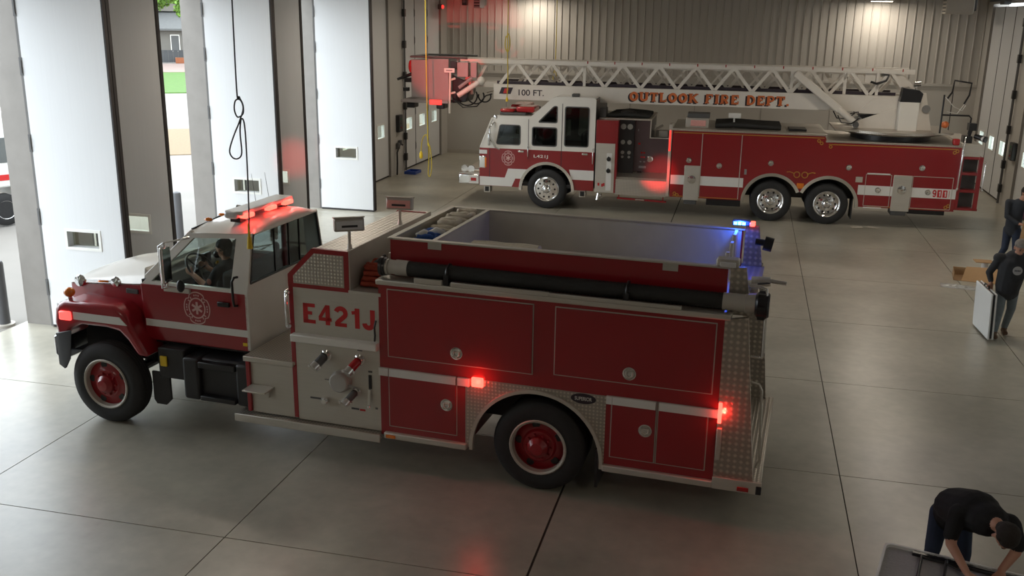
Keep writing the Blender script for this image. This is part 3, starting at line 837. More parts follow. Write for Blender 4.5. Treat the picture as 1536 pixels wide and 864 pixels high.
B(3.9, 7.74, W1, W1+0.028, 1.28, 1.37).build('reflective_stripe', STRIPE, T1, smooth=0)
# top deck rails, sills
for y0, y1 in ((-0.035, 0.22), (W1-0.22, W1+0.035)):
    r = MB(); r.box(3.88, 7.80, y0, y1, 2.26, 2.32)
    r.build('top_rail', ALU, T1, bevel=0.012)
for u0, u1 in ((3.95, 4.97), (6.55, 7.74)):
    B(u0, u1, -0.05, 0.06, 0.40, 0.475).build('rub_rail', ALU, T1, bevel=0.012)
    B(u0, u1, W1-0.06, W1+0.05, 0.40, 0.475).build('rub_rail', ALU, T1, bevel=0.012)
plabel(B(3.98, 4.10, -0.062, -0.05, 0.415, 0.455).build('marker_lamp', AMBER, T1, bevel=0.005), 'amber marker lamp')
# --- hose bed
HB = empty('hose_bed', parent=T1)
bx = MB()
bx.box(3.96, 7.72, 0.22, 0.26, 2.26, 2.735)
bx.build('side_panel', BR, HB, smooth=0)
B(3.96, 7.72, W1-0.26, W1-0.22, 2.26, 2.735).build('side_panel', BR, HB, smooth=0)
inn = MB()
inn.box(3.97, 7.70, 0.261, 0.275, 2.0, 2.73); inn.box(3.97, 7.70, W1-0.275, W1-0.261, 2.0, 2.73)
inn.box(3.96, 3.98, 0.26, W1-0.26, 2.0, 2.735); inn.box(4.45, 4.485, 0.275, W1-0.275, 2.0, 2.73)
inn.build('bed_lining', BEDLINE, HB, smooth=0)
B(3.97, 7.70, 0.275, W1-0.275, 2.262, 2.29).build('bed_floor', BEDLINE, HB, smooth=0)
cap = MB()
cap.box(3.95, 7.74, 0.205, 0.285, 2.735, 2.755); cap.box(3.95, 7.74, W1-0.285, W1-0.205, 2.735, 2.755)
cap.box(3.93, 4.0, 0.205, W1-0.205, 2.735, 2.757); cap.box(4.44, 4.495, 0.26, W1-0.26, 2.733, 2.753)
cap.build('bed_cap', ALU, HB, bevel=0.004)
for u0, z0 in ((4.42, 2.66), (7.05, 2.66)):
    B(u0, u0+0.16, 0.212, 0.222, z0, z0+0.075).build('reflector', ALUD, HB)
for y0, y1, z1 in ((0.6, 0.75, 2.72), (1.0, 1.06, 2.72), (1.5, 1.6, 2.72), (1.85, 2.16, 2.74)): B(7.62, 7.66, y0, y1, 2.29, z1).build('end_post', BEDLINE, HB, bevel=0.006)
# --- suction hose along the near top deck
sh = []
p0, p1 = Vector((4.22, 0.10, 2.445)), Vector((7.72, 0.10, 2.425))
rr = []
for i in range(181):
    t = i/180.0
    sh.append(p0.lerp(p1, t)); rr.append(0.088 if i % 2 else 0.082)
SH = MB().tube(sh, rr, n=18).build('suction_hose', HOSEBLK, T1, smooth=60)
MB().tube([(3.97, 0.10, 2.445), (4.0, 0.10, 2.445), (4.005, 0.10, 2.445), (4.08, 0.10, 2.445), (4.085, 0.10, 2.445), (4.24, 0.10, 2.445)], [0.092, 0.092, 0.082, 0.082, 0.09, 0.09], n=22).build('coupling', ALUD, SH, smooth=30)
MB().tube([(7.70, 0.10, 2.425), (7.92, 0.10, 2.423), (7.925, 0.10, 2.423), (8.02, 0.10, 2.422)], [0.092, 0.092, 0.10, 0.10], n=22).build('coupling', ALUD, SH, smooth=30)
m = MB().tube([(8.02, 0.10, 2.422), (8.04, 0.10, 2.422), (8.045, 0.10, 2.422), (8.14, 0.10, 2.42), (8.16, 0.10, 2.42)], [0.105, 0.13, 0.135, 0.135, 0.12], n=12)
for i in range(6):
    a = i*PI/3; m.box(8.05, 8.12, 0.10+0.13*math.cos(a)-0.02, 0.10+0.13*math.cos(a)+0.02, 2.42+0.13*math.sin(a)-0.02, 2.42+0.13*math.sin(a)+0.02)
m.build('strainer_end', BLACKP, SH, smooth=30)
m = MB()
m.tube([(3.90, 0.10, 2.445), (3.93, 0.10, 2.445), (3.94, 0.10, 2.445), (3.97, 0.10, 2.445)], [0.11, 0.11, 0.10, 0.10], n=16); m.build('coupling_ring', BLACKP, SH)
for u in (4.72, 6.72):
    m = MB(); m.tube([(u, 0.10+0.10*math.cos(a), 2.435+0.10*math.sin(a)) for a in [i*PI/8 for i in range(17)]], 0.014, n=6)
    m.box(u-0.03, u+0.03, -0.01, 0.01, 2.32, 2.44); m.build('hose_strap', BLACKP, SH)
tr = MB(); tr.box(4.35, 4.68, -0.035, 0.0, 2.32, 2.38); tr.box(4.78, 5.9, -0.035, 0.0, 2.32, 2.37); tr.box(5.9, 7.3, -0.03, 0.005, 2.32, 2.36)
tr.build('hose_tray', ALU, T1, bevel=0.006)
# --- hoses stowed in the bed (things of their own)
# --- rear end
def rear_plate(y0, y1):
    return MB().prism([(7.742, 0.53), (7.742, 2.26), (7.97, 2.30), (8.15, 0.53)], 'y', y0, y1)
rear_plate(-0.002, 0.05).build('rear_corner_plate', TREADBIG, T1, smooth=0)
rear_plate(W1-0.05, W1+0.002).build('rear_corner_plate', TREADBIG, T1, smooth=0)
MB().prism([(7.742, 2.26), (7.742, 2.76), (7.90, 2.76), (7.97, 2.30)], 'y', 0.215, 0.26).build('rear_upper_plate', TREADBIG, T1, smooth=0)
MB().prism([(7.742, 2.26), (7.742, 2.80), (7.90, 2.80), (7.97, 2.30)], 'y', W1-0.26, W1-0.215).build('rear_upper_plate', TREADBIG, T1, smooth=0)
rf = MB(); rf.loft([[(7.80, 0.05, 0.53), (7.86, 0.05, 0.53), (7.80, 0.05, 2.25), (7.76, 0.05, 2.25)], [(7.80, W1-0.05, 0.53), (7.86, W1-0.05, 0.53), (7.80, W1-0.05, 2.25), (7.76, W1-0.05, 2.25)]])
rf.build('rear_panel', TREADBIG, T1, smooth=0)
B(7.72, 8.0, 0.2, W1-0.2, 2.26, 2.30).build('rear_top_step', TREADBIG, T1, smooth=0)
tb = B(7.74, 8.24, -0.04, W1+0.04, 0.44, 0.53).build('tailboard', TREAD, T1, bevel=0.012)
B(7.74, 8.25, -0.05, -0.03, 0.40, 0.535).build('tailboard_edge', ALU, tb, bevel=0.006)
plabel(B(8.00, 8.12, -0.065, -0.05, 0.42, 0.465).build('marker_lamp', REDLENS, tb, bevel=0.005), 'red marker lamp')
B(8.19, 8.25, -0.055, 0.0, 0.40, 0.50).build('corner_bumper', BLACK, tb, bevel=0.01)
for y in (0.06, W1-0.06):
    if y > 1: continue
    g = MB(); g.tube([(7.95, y, 2.62), (8.06, y-0.01, 2.62), (8.12, y-0.01, 2.60), (8.13, y-0.01, 2.50), (8.14, y-0.01, 1.95), (8.13, y-0.01, 1.88), (8.02, y, 1.88)], 0.016, n=8)
    g.build('grab_rail', CHROME, T1, smooth=60)
    g = MB(); g.tube([(8.05, y, 1.60), (8.13, y-0.01, 1.59), (8.16, y-0.01, 1.53), (8.20, y-0.01, 0.75), (8.17, y, 0.66)], 0.014, n=8)
    g.build('grab_rail', ALU, T1, smooth=60)
# rear fittings
ft = MB(); ft.cyl((7.88, 1.95, 2.66), (8.0, 1.95, 2.65), 0.04, n=12); ft.cyl((7.98, 1.95, 2.65), (8.08, 1.95, 2.63), 0.085, n=12)
ft.build('hose_nozzle', BLACKP, T1)
ft = MB(); ft.cyl((7.95, 0.45, 2.56), (8.14, 0.45, 2.58), 0.06, 0.05, n=12); ft.cyl((8.1, 0.45, 2.59), (8.30, 0.42, 2.58), 0.022, n=8); ft.cyl((7.9, 0.45, 2.50), (8.02, 0.45, 2.52), 0.075, n=12)
ft.build('discharge_valve', CHROME, T1)
# corner beacons
lb = B(7.58, 7.80, W1-0.32, W1-0.2, 2.80, 2.86).build('corner_beacon', DARKGREY, T1, bevel=0.01)
led = MB()
for k in range(3): led.box(7.60+k*0.05, 7.64+k*0.05, W1-0.325, W1-0.319, 2.81, 2.845)
plabel(led.build('blue_lamp', BLUELIT, lb, smooth=0), 'glowing blue lamp')
plabel(B(7.79, 7.85, W1-0.325, W1-0.23, 2.80, 2.85).build('red_lamp', REDLIT, lb, bevel=0.008), 'glowing red lamp')
nb = B(7.60, 7.83, 0.13, 0.29, 2.765, 2.85).build('corner_beacon', ALUD, T1, bevel=0.02)
B(7.64, 7.80, 0.10, 0.13, 2.775, 2.83).build('lamp_lens', CLEARLENS, nb, bevel=0.01)
# lit side lamps
plabel(B(5.03, 5.17, -0.045, -0.004, 1.185, 1.30).build('side_lamp', REDLIT, T1, bevel=0.015), 'glowing red side lamp')
plabel(B(7.745, 7.785, -0.02, 0.0, 1.13, 1.36).build('rear_side_lamp', REDLIT, T1, bevel=0.008), 'glowing red strip lamp')
B(7.745, 7.80, -0.03, 0.0, 0.72, 1.08).build('hand_hold', ALU, T1, bevel=0.01)
# maker oval
ov = MB(); ov.lathe([(0.14, 0.0), (0.14, -0.006), (0.001, -0.006)], (0, 0, 0), 'y', 36, cap=False)
ov.v = [(x+6.31, y-0.004, z*0.42+1.205) for x, y, z in ov.v]
ob = ov.build('maker_badge', BLACKTXT, T1, smooth=0)
lettering('badge_lettering', 'SUPERIOR', 6.215, -0.0105, 1.185, 0.19, 0.042, STRIPE, ob, bold=0.01)
# --- pump module
pm_ = MB(); pm_.box(2.80, 3.90, 0.03, W1-0.03, 0.45, 2.13)
PU = pm_.build('pump_house', ALU, T1, smooth=0)
for y0, y1 in ((-0.005, 0.06), (W1-0.06, W1+0.005)): B(2.755, 2.815, y0, y1, 0.48, 2.18).build('corner_post', BR, T1, bevel=0.006)
lp = B(2.815, 3.90, 0.0, 0.03, 0.48, 1.48).build('pump_panel', ALU, T1, smooth=0)
up = B(2.815, 3.90, 0.0, 0.03, 1.56, 2.12).build('crosslay_panel', ALU, T1, smooth=0)
stroke_text('letter', 'E421J', 2.925, 0.0, 1.70, 0.93, 0.24, REDTXT, up, gap=0.12)
B(2.79, 3.90, -0.085, 0.03, 1.47, 1.565).build('panel_ledge', WHITE, T1, bevel=0.015)
def pump_cheek(y0, y1, yi):
    c = MB().prism([(2.755, 2.12), (2.755, 2.27), (3.08, 2.60), (3.54, 2.60), (3.54, 2.12)], 'y', y0, y1).build('cheek_frame', BR, T1, smooth=0)
    MB().prism([(2.83, 2.17), (2.83, 2.26), (3.11, 2.545), (3.48, 2.545), (3.48, 2.17)], 'y', min(yi, y0), max(yi, y0)).build('cheek_plate', TREAD, c, smooth=0)
pump_cheek(-0.005, 0.05, -0.010)
pump_cheek(W1+0.005, W1-0.05, W1+0.010)
dk = MB(); dk.prism([(2.77, 2.26), (3.09, 2.59), (3.54, 2.59), (3.54, 2.55), (3.11, 2.55), (2.80, 2.24)], 'y', 0.05, W1-0.05)
dk.build('module_deck', TREADBIG, T1, smooth=0)
bn = MB(); bn.box(3.53, 3.555, 0.0, W1, 2.12, 2.61); bn.box(3.53, 3.92, 0.0, W1, 2.12, 2.15); bn.box(3.895, 3.92, 0.30, W1-0.30, 2.12, 2.55)
bn.build('crosslay_tray', ALUD, T1, smooth=0)
B(3.53, 3.93, -0.01, 0.012, 2.11, 2.15).build('tray_lip', ALU, T1, bevel=0.004)
ch = MB(); ch.tube([(2.765, -0.03, 2.06), (2.755, -0.06, 2.05), (2.75, -0.065, 1.66), (2.765, -0.03, 1.65)], 0.019, n=10)
ch.build('grab_handle', CHROME, T1, smooth=60)
cb = MB(); cb.ball((2.76, -0.04, 2.06), 0.035); cb.ball((2.76, -0.04, 1.65), 0.035); cb.build('handle_bracket', CHROME, T1)
# pump fittings
def discharge(u, z, tint, rr_=0.055):
    m = MB(); m.lathe([(rr_*1.25, 0.0), (rr_*1.25, -0.02), (rr_*0.9, -0.03), (rr_*0.9, -0.07)], (u, 0, z), 'y', 18)
    o = m.build('discharge_outlet', CHROME, lp)
    m = MB(); a = Vector((u, -0.06, z)); b = Vector((u-0.05, -0.15, z-0.07)); m.cyl(a, b, rr_*0.95, n=14)
    m.build('outlet_elbow', tint, o)
    m = MB(); m.cyl(b, b+(b-a)*0.55, rr_*1.15, n=14)
    for q in (-1, 1): m.bar(b+(b-a)*0.3+Vector((0.06*q, 0, 0)), b+(b-a)*0.3+Vector((0.085*q, 0, 0)), 0.02, 0.03)
    m.build('outlet_cap', CHROME, o)
discharge(3.22, 1.33, DARKGREY); discharge(3.65, 1.325, REDLENS); discharge(3.60, 0.93, DARKGREY, 0.045)
m = MB(); m.lathe([(0.135, 0.0), (0.135, -0.03), (0.12, -0.035), (0.12, -0.08), (0.105, -0.092), (0.001, -0.095)], (3.40, 0, 1.03), 'y', 28, cap=False)
sc = m.build('suction_cap', mat('cast_grey', (0.42,0.40,0.37), rough=0.5, noise=0.08), lp)
m = MB(); m.cyl((3.22, -0.06, 1.05), (3.28, -0.06, 1.045), 0.014, n=8); m.cyl((3.52, -0.06, 1.01), (3.60, -0.06, 1.0), 0.014, n=8); m.build('cap_lug', CHROME, sc)
m = MB(); m.lathe([(0.045, 0.0), (0.045, -0.05), (0.03, -0.07), (0.001, -0.07)], (3.19, 0, 0.76), 'y', 16, cap=False); m.build('drain_cap', CHROME, lp)
m = MB(); m.box(3.755, 3.79, -0.012, 0, 0.98, 1.15); m.build('gauge_slot', BLACKP, lp)
m = MB(); m.bar((3.772, -0.03, 0.98), (3.772, -0.05, 0.78), 0.018, 0.03); m.ball((3.772, -0.05, 0.77), 0.022); m.build('lever', CHROME, lp)
for (u0, u1, z, mt) in ((2.98, 3.12, 0.755, DARKGREY), (3.14, 3.16, 0.755, GREY), (3.52, 3.62, 0.69, DARKGREY), (3.63, 3.70, 0.685, REDTXT), (3.83, 3.86, 0.73, DARKGREY), (3.62, 3.68, 1.43, DARKGREY), (3.75, 3.80, 1.18, DARKGREY)):
    B(u0, u1, -0.004, 0.0, z, z+0.022).build('label_plate', mt, lp, smooth=0)
cp = MB(); cp.tube([(3.87, -0.02, 1.83), (3.865, -0.05, 1.75), (3.87, -0.05, 1.66), (3.85, -0.02, 1.58)], 0.012, n=8); cp.build('grab_strap', BLACKP, up)
# running board, step box
rbm = B(1.97, 3.90, -0.06, 0.42, 0.36, 0.44).build('running_board', TREAD, T1, bevel=0.012)
B(1.96, 3.91, -0.075, -0.055, 0.345, 0.445).build('board_edge', ALU, rbm, bevel=0.006)
B(1.97, 3.9, W1-0.42, W1+0.06, 0.36, 0.44).build('running_board', TREAD, T1, bevel=0.012)
B(2.12, 2.78, 0.03, W1-0.03, 0.46, 1.15).build('step_box', ALU, T1, smooth=0)
stp = B(2.10, 2.80, -0.02, W1+0.02, 1.15, 1.19).build('step_deck', TREAD, T1, bevel=0.008)
B(2.10, 2.78, -0.03, 0.0, 1.125, 1.19).build('step_nose', ALU, stp, bevel=0.006)
B(2.115, 2.165, -0.004, 0.03, 0.47, 1.125).build('step_post', BR, T1, bevel=0.004)
fs = MB(); fs.box(2.17, 2.48, -0.20, 0.03, 0.80, 0.822); fs.prism([(2.40, 0.80), (2.44, 0.80), (2.42, 0.68)], 'y', -0.02, 0.03)
fs.build('folding_step', ALU, T1, bevel=0.005)
# flood lamps on posts
def flood(u, v, zb, zt, lit, ang):  # lit: face takes the pink with red light painted in; the lamp is off
    p = MB(); p.cyl((u, v, zb), (u, v, zb+0.06), 0.035, 0.022, n=12); p.cyl((u, v, zb+0.05), (u, v, zt-0.10), 0.018, n=10)
    P = p.build('flood_lamp_post', ALU, T1)
    h = MB(); h.box(-0.17, 0.17, -0.055, 0.055, 0, 0.15)
    H = h.build('lamp_head', ALUD, P, bevel=0.015, loc=(u, v, zt-0.11), rot=(-0.15, 0, ang))
    B(-0.15, 0.15, -0.062, -0.054, 0.02, 0.12).build('lamp_face', PINKL if lit else CLEARLENS, H, bevel=0.006)
    B(-0.09, 0.09, -0.066, -0.060, 0.045, 0.07).build('lamp_tube', BLACKP, H)
    B(-0.175, 0.175, -0.06, 0.06, 0.15, 0.165).build('lamp_visor', ALU, H)
flood(3.48, 0.16, 2.59, 2.91, False, math.radians(35))
flood(3.46, 1.62, 2.59, 2.89, True, math.radians(8))
# --- chassis under the pumper
ch = MB(); ch.box(-0.6, 7.7, 0.78, 0.86, 0.62, 0.86); ch.box(-0.6, 7.7, W1-0.86, W1-0.78, 0.62, 0.86)
for u in (0.0, 1.6, 3.2, 4.6, 6.6): ch.box(u-0.05, u+0.05, 0.86, W1-0.86, 0.66, 0.82)
ch.build('frame_rail', BLACKP, T1, smooth=0)
MB().cyl((0.0, 0.2, 0.52), (0.0, W1-0.2, 0.52), 0.07, n=10).build('front_axle', BLACKP, T1)
ax = MB(); ax.cyl((5.80, 0.3, 0.52), (5.80, W1-0.3, 0.52), 0.10, n=10); ax.ball((5.80, W1/2, 0.52), (0.24, 0.22, 0.24))
B(0.1, 1.2, 0.9, W1-0.9, 0.55, 1.05).build('gearbox', BLACKP, T1)
ax.build('rear_axle', BLACKP, T1)
wheel(T1, 0.02, 0.0, -1, 0.54, 0.28, RED, 'disc')
wheel(T1, 0.02, W1, 1, 0.54, 0.28, RED, 'disc')
for v, o_ in ((0.02, -1), (W1-0.02, 1)):
    wheel(T1, 5.80, v, o_, 0.535, 0.26, RED, 'disc', True)
    s = -o_
    MB().lathe([(0.3, 0.0), (0.48, 0.0), (0.52, 0.05*s), (0.52, 0.21*s), (0.48, 0.26*s), (0.3, 0.26*s)], (5.80, v+0.31*s, 0.52), 'y', 40).build('inner_tyre', RUBBER, T1)
# battery box, tank, flap
bb = B(0.78, 1.16, 0.10, 0.55, 0.70, 1.10).build('battery_box', BLACK, T1, bevel=0.015)
plabel(B(0.82, 0.92, 0.075, 0.10, 0.86, 1.0).build('shut_off_box', YELLOW, bb, bevel=0.012), 'yellow box')
tk = MB(); tk.box(1.20, 2.10, 0.12, 0.7, 0.50, 1.02)
TK = tk.build('fuel_tank', BLACK, T1, bevel=0.06, segs=3)
for u in (1.16, 1.92):
    B(u, u+0.24, 0.05, 0.6, 0.48, 1.03).build('tank_strap', BLACK, TK, bevel=0.04, segs=3)
B(1.42, 1.92, 0.02, 0.16, 0.50, 0.56).build('cab_step', BLACKP, TK, bevel=0.01)
B(1.40, 1.92, 0.04, 0.14, 0.92, 1.0).build('cab_step', BLACKP, TK, bevel=0.01)
MB().prism([(0.62, 0.74), (0.62, 0.36), (0.66, 0.30), (0.80, 0.30), (0.88, 0.38), (0.88, 0.74)], 'y', 0.16, 0.19).build('mud_flap', BLACK, T1)
MB().prism([(0.62, 0.74), (0.62, 0.36), (0.66, 0.30), (0.80, 0.30), (0.88, 0.38), (0.88, 0.74)], 'y', W1-0.19, W1-0.16).build('mud_flap', BLACK, T1)
# --- fenders
fpoly = [(-0.60, 1.56), (-0.50, 1.60), (0.26, 1.60), (0.40, 1.52), (0.48, 1.36), (0.70, 0.98), (0.55, 0.98), (0.42, 1.17), (0.30, 1.28), (0.10, 1.31), (-0.28, 1.31), (-0.42, 1.25), (-0.54, 1.10), (-0.66, 1.12), (-0.69, 1.30), (-0.66, 1.48)]
F1 = MB().prism(fpoly, 'y', 0.0, 0.42).build('fender', RED, T1, bevel=0.05, segs=3)
F2 = MB().prism(fpoly, 'y', W1-0.42, W1).build('fender', RED, T1, bevel=0.05, segs=3)
MB().prism([(-0.37, 1.375), (-0.37, 1.475), (0.34, 1.475), (0.44, 1.375)], 'y', -0.006, 0.02).build('fender_stripe', STRIPE, F1, smooth=0)
plabel(B(-0.575, -0.40, -0.035, 0.02, 1.355, 1.475).build('warning_lamp', mat('red_lens_half_lit', (0.9, 0.06, 0.05), rough=0.2, emit=(1.0, 0.07, 0.06), estr=2.2), F1, bevel=0.02), 'glowing red front side lamp')
am = MB().ball((-0.50, 0.12, 1.69), (0.07, 0.07, 0.065), 16, 10); plabel(am.build('turn_signal', AMBER, F1), 'amber turn signal')
MB().cyl((-0.50, 0.12, 1.59), (-0.50, 0.12, 1.64), 0.03, n=10).build('signal_stalk', CHROME, F1)
well = MB(); well.box(-0.55, 0.62, 0.40, W1-0.40, 0.80, 1.50); well.build('engine_bay', BLACKP, T1, smooth=0)
# bumper
bp = MB().prism([(-0.74, 0.76), (-0.82, 0.82), (-0.82, 1.06), (-0.74, 1.12), (-0.66, 1.12), (-0.66, 0.76)], 'y', 0.10, W1-0.10).build('front_bumper', CHROME, T1, bevel=0.015)
MB().loft([[(-0.76, 0.10, 0.76), (-0.76, 0.10, 1.12), (-0.66, 0.10, 1.12), (-0.66, 0.10, 0.76)], [(-0.68, 0.0, 0.72), (-0.68, 0.0, 1.16), (-0.56, 0.0, 1.18), (-0.56, 0.0, 0.70)], [(-0.58, -0.02, 0.68), (-0.60, -0.02, 1.18), (-0.40, -0.02, 1.24), (-0.46, -0.02, 0.84)]]).build('bumper_end', BLACK, bp, bevel=0.02)
MB().loft([[(-0.80, W1-0.10, 0.72), (-0.80, W1-0.10, 1.08), (-0.70, W1-0.10, 1.08), (-0.70, W1-0.10, 0.72)], [(-0.72, W1-0.01, 0.72), (-0.72, W1-0.01, 1.10), (-0.60, W1-0.01, 1.10), (-0.60, W1-0.01, 0.72)]]).build('bumper_end', BLACK, bp, bevel=0.02)
# hood: red sides, white lid
CV = 1.22
def hood_ring(u, half, zb, ze, zc, n=12):
    pts = []
    for i in range(n+1):
        t = -1+2*i/n
        pts.append((u, CV+half*t, ze+(zc-ze)*(1-abs(t)**2.6)))
    return pts
st = [(-0.78, 0.74, 1.70, 1.74), (-0.74, 0.76, 1.715, 1.79), (-0.45, 0.81, 1.75, 1.88), (-0.05, 0.86, 1.79, 1.96), (0.30, 0.89, 1.825, 2.02), (0.56, 0.91, 1.855, 2.07)]
rings = [hood_ring(u, h, 0, ze, zc)+[(u, CV+h, ze-0.02), (u, CV-h, ze-0.02)] for u, h, ze, zc in st]
HD = MB().loft(rings).build('hood', WHITE, T1, smooth=50)
rings = [[(u, CV-h, ze), (u, CV+h, ze), (u, CV+h, 1.42), (u, CV-h, 1.42)] for u, h, ze, zc in st]
MB().loft(rings).build('hood_side', RED, T1, smooth=30)
gr = MB(); gr.box(-0.80, -0.74, CV-0.55, CV+0.55, 1.20, 1.72); GR = gr.build('grille', CHROME, T1, bevel=0.01)
for k in range(5): B(-0.812, -0.80, CV-0.5, CV+0.5, 1.25+k*0.09, 1.30+k*0.09).build('grille_slot', BLACKP, GR)
for y in (0.36, W1-0.36):
    B(-0.80, -0.66, y-0.17, y+0.17, 1.22, 1.50).build('headlamp', CLEARLENS, T1, bevel=0.02)
for y, u in ((CV-0.80, -0.40),):
    MB().lathe([(0.075, 0.0), (0.085, -0.02), (0.07, -0.05), (0.001, -0.06)], (-0.56, y-0.0, 1.765), 'y', 18, cap=False).build('hood_lamp', CHROME, T1)
    MB().lathe([(0.065, 0.0), (0.075, -0.02), (0.06, -0.045), (0.001, -0.055)], (0.05, y-0.06, 1.82), 'y', 18, cap=False).build('hood_lamp', CHROME, T1)
MB().bar((-0.48, CV-0.815, 1.775), (0.0, CV-0.875, 1.82), 0.02, 0.03).build('hood_rail', CHROME, T1)
B(0.22, 0.40, CV-0.915, CV-0.88, 1.70, 1.76).build('model_plate', DARKGREY, T1, bevel=0.004)
# --- cab
VD = 0.245                                              # outer skin of the near door
def sv(z, side=0):                                      # side skin leans inwards above the belt
    v = VD if z <= 1.88 else VD+(z-1.88)*0.22
    return v if side == 0 else 2*CV-v
cabf = MB(); cabf.box(0.50, 2.02, VD+0.05, 2*CV-VD-0.05, 1.10, 1.14); cabf.box(0.50, 0.55, VD+0.03, 2*CV-VD-0.03, 1.10, 1.92)
cabf.build('cab_floor', BLACKP, T1, smooth=0)
def ring_frame(pts_out, pts_in, th, side, m, name, parent):
    """window surround between two outlines (u,z), following the leaning side skin"""
    mb = MB(); n = len(pts_out)
    s = 1 if side == 0 else -1
    for i in range(n):
        j = (i+1) % n
        q = [pts_out[i], pts_out[j], pts_in[j], pts_in[i]]
        a = [(u, sv(z, side), z) for u, z in q]; b = [(u, sv(z, side)+s*th, z) for u, z in q]
        mb.loft([a, b])
    return mb.build(name, m, parent, smooth=0)
for side in (0, 1):
    y0, y1 = (VD, VD+0.05) if side == 0 else (2*CV-VD-0.05, 2*CV-VD)
    D = MB().prism([(0.52, 1.24), (0.50, 1.875), (2.03, 1.875), (2.03, 1.14), (0.62, 1.14)], 'y', y0, y1).build('cab_door', RED, T1, bevel=0.008)
    ring_frame([(0.52, 1.875), (1.17, 2.545), (2.03, 2.60), (2.03, 1.875)], [(0.66, 1.915), (1.24, 2.49), (1.84, 2.525), (1.80, 1.915)], 0.05, side, WHITE, 'window_surround', D)
    g = MB(); s = 0.02 if side == 0 else -0.02
    q = [(0.66, 1.91), (1.24, 2.49), (1.84, 2.53), (1.80, 1.91)]
    g.loft([[(u, sv(z, side)+s, z) for u, z in q], [(u, sv(z, side)+s*1.3, z) for u, z in q]])
    g.build('side_window', GLASS, D, smooth=0)
    if side == 0:
        B(0.54, 2.02, VD-0.006, VD, 1.325, 1.415).build('door_stripe', STRIPE, D, smooth=0)
        plabel(B(1.94, 2.0, VD-0.008, VD, 1.21, 1.25).build('door_reflector', YELLOW, D), 'yellow reflector')
        emblem(D, 1.31, VD-0.001, 1.63, 0.19, mat('emblem_pink_white', (0.66, 0.42, 0.40), rough=0.5, noise=0.1))
        hd = MB(); hd.box(1.62, 1.79, VD-0.035, VD, 1.69, 1.755); hd.build('door_handle', BLACKP, D, bevel=0.015)
        gh = MB(); gh.tube([(1.90, VD+0.02, 2.08), (1.90, VD-0.05, 2.09), (1.88, VD-0.07, 2.04), (1.875, VD-0.06, 1.80), (1.88, VD-0.05, 1.73), (1.89, VD, 1.72)], 0.016, n=8); gh.build('grab_handle', BLACKP, T1, smooth=60)
# white back wall and rear window
bk = MB()
bk.prism([(sv(1.14), 1.14), (sv(1.14, 1), 1.14), (sv(1.88, 1), 1.88), (sv(2.0, 1), 2.0), (sv(2.0), 2.0), (sv(1.88), 1.88)], 'x', 1.99, 2.045)
BW = bk.build('cab_back_wall', WHITE, T1, bevel=0.012)
for side in (0, 1):
    s = 1 if side == 0 else -1
    fr = MB()
    fr.loft([[(2.045, sv(1.98, side), 1.98), (2.045, sv(1.98, side)+s*0.05, 1.98), (1.97, sv(1.98, side)+s*0.05, 1.98), (1.97, sv(1.98, side), 1.98)],
             [(2.045, sv(2.60, side), 2.60), (2.045, sv(2.60, side)+s*0.05, 2.60), (1.97, sv(2.60, side)+s*0.05, 2.60), (1.97, sv(2.60, side), 2.60)]])
    fr.build('rear_pillar', WHITE, BW, smooth=0)
g = MB(); g.prism([(sv(2.0)+0.05, 2.0), (sv(2.0, 1)-0.05, 2.0), (sv(2.58, 1)-0.05, 2.58), (sv(2.58)+0.05, 2.58)], 'x', 2.028, 2.034)
RW = g.build('rear_window', DGLASS, T1, smooth=0)
gk = MB()
cr = [(sv(2.0)+0.045, 1.998), (sv(2.0, 1)-0.045, 1.998), (sv(2.58, 1)-0.045, 2.585), (sv(2.58)+0.045, 2.585)]
for i in range(4):
    a, b = cr[i], cr[(i+1) % 4]
    gk.bar((2.042, a[0], a[1]), (2.042, b[0], b[1]), 0.022, 0.022)
for v in (CV-0.30, CV+0.05, CV+0.32): gk.bar((2.036, v, 2.0), (2.036, v, 2.58), 0.012, 0.02)
gk.build('window_gasket', BLACKP, RW, smooth=0)
# windscreen, dash, seat, steering wheel
ws = MB(); ws.loft([[(0.56, CV-0.84, 1.98), (0.56, CV+0.84, 1.98), (0.565, CV+0.84, 1.975), (0.565, CV-0.84, 1.975)], [(1.18, CV-0.74, 2.545), (1.18, CV+0.74, 2.545), (1.185, CV+0.74, 2.54), (1.185, CV-0.74, 2.54)]])
ws.build('windscreen', GLASS, T1, smooth=0)
cw = MB(); cw.prism([(0.50, 1.90), (0.52, 2.06), (0.60, 2.0), (0.60, 1.90)], 'y', CV-0.90, CV+0.90); cw.build('cowl', WHITE, T1, bevel=0.01)
for s in (-1, 1): MB().bar((0.55, CV+0.90*s, 1.95), (1.20, CV+0.79*s, 2.56), 0.06, 0.06).build('windscreen_pillar', WHITE, T1, bevel=0.01)
gk = MB(); gk.bar((0.57, CV-0.84, 1.985), (0.57, CV+0.84, 1.985), 0.03, 0.03); gk.build('windscreen_gasket', BLACKP, T1)
ds = MB(); ds.prism([(0.58, 1.55), (0.58, 1.96), (0.78, 1.97), (0.92, 1.86), (0.92, 1.55)], 'y', CV-0.84, CV+0.84); ds.build('dashboard', BLACK, T1, bevel=0.02)
se = MB(); se.box(1.15, 1.65, CV-0.82, CV+0.82, 1.30, 1.50); se.box(1.58, 1.76, CV-0.82, CV+0.82, 1.46, 2.08); se.build('bench_seat', SEAT, T1, bevel=0.05, segs=3)
sw = MB(); c0 = Vector((0.98, CV-0.38, 1.98)); ax_ = Vector((0.75, 0, 0.65)).normalized(); t1 = Vector((0, 1, 0)); t2 = ax_.cross(t1)
sw.tube([c0+t1*0.22*math.cos(a)+t2*0.22*math.sin(a) for a in [i*PI/14 for i in range(29)]], 0.016, n=8)
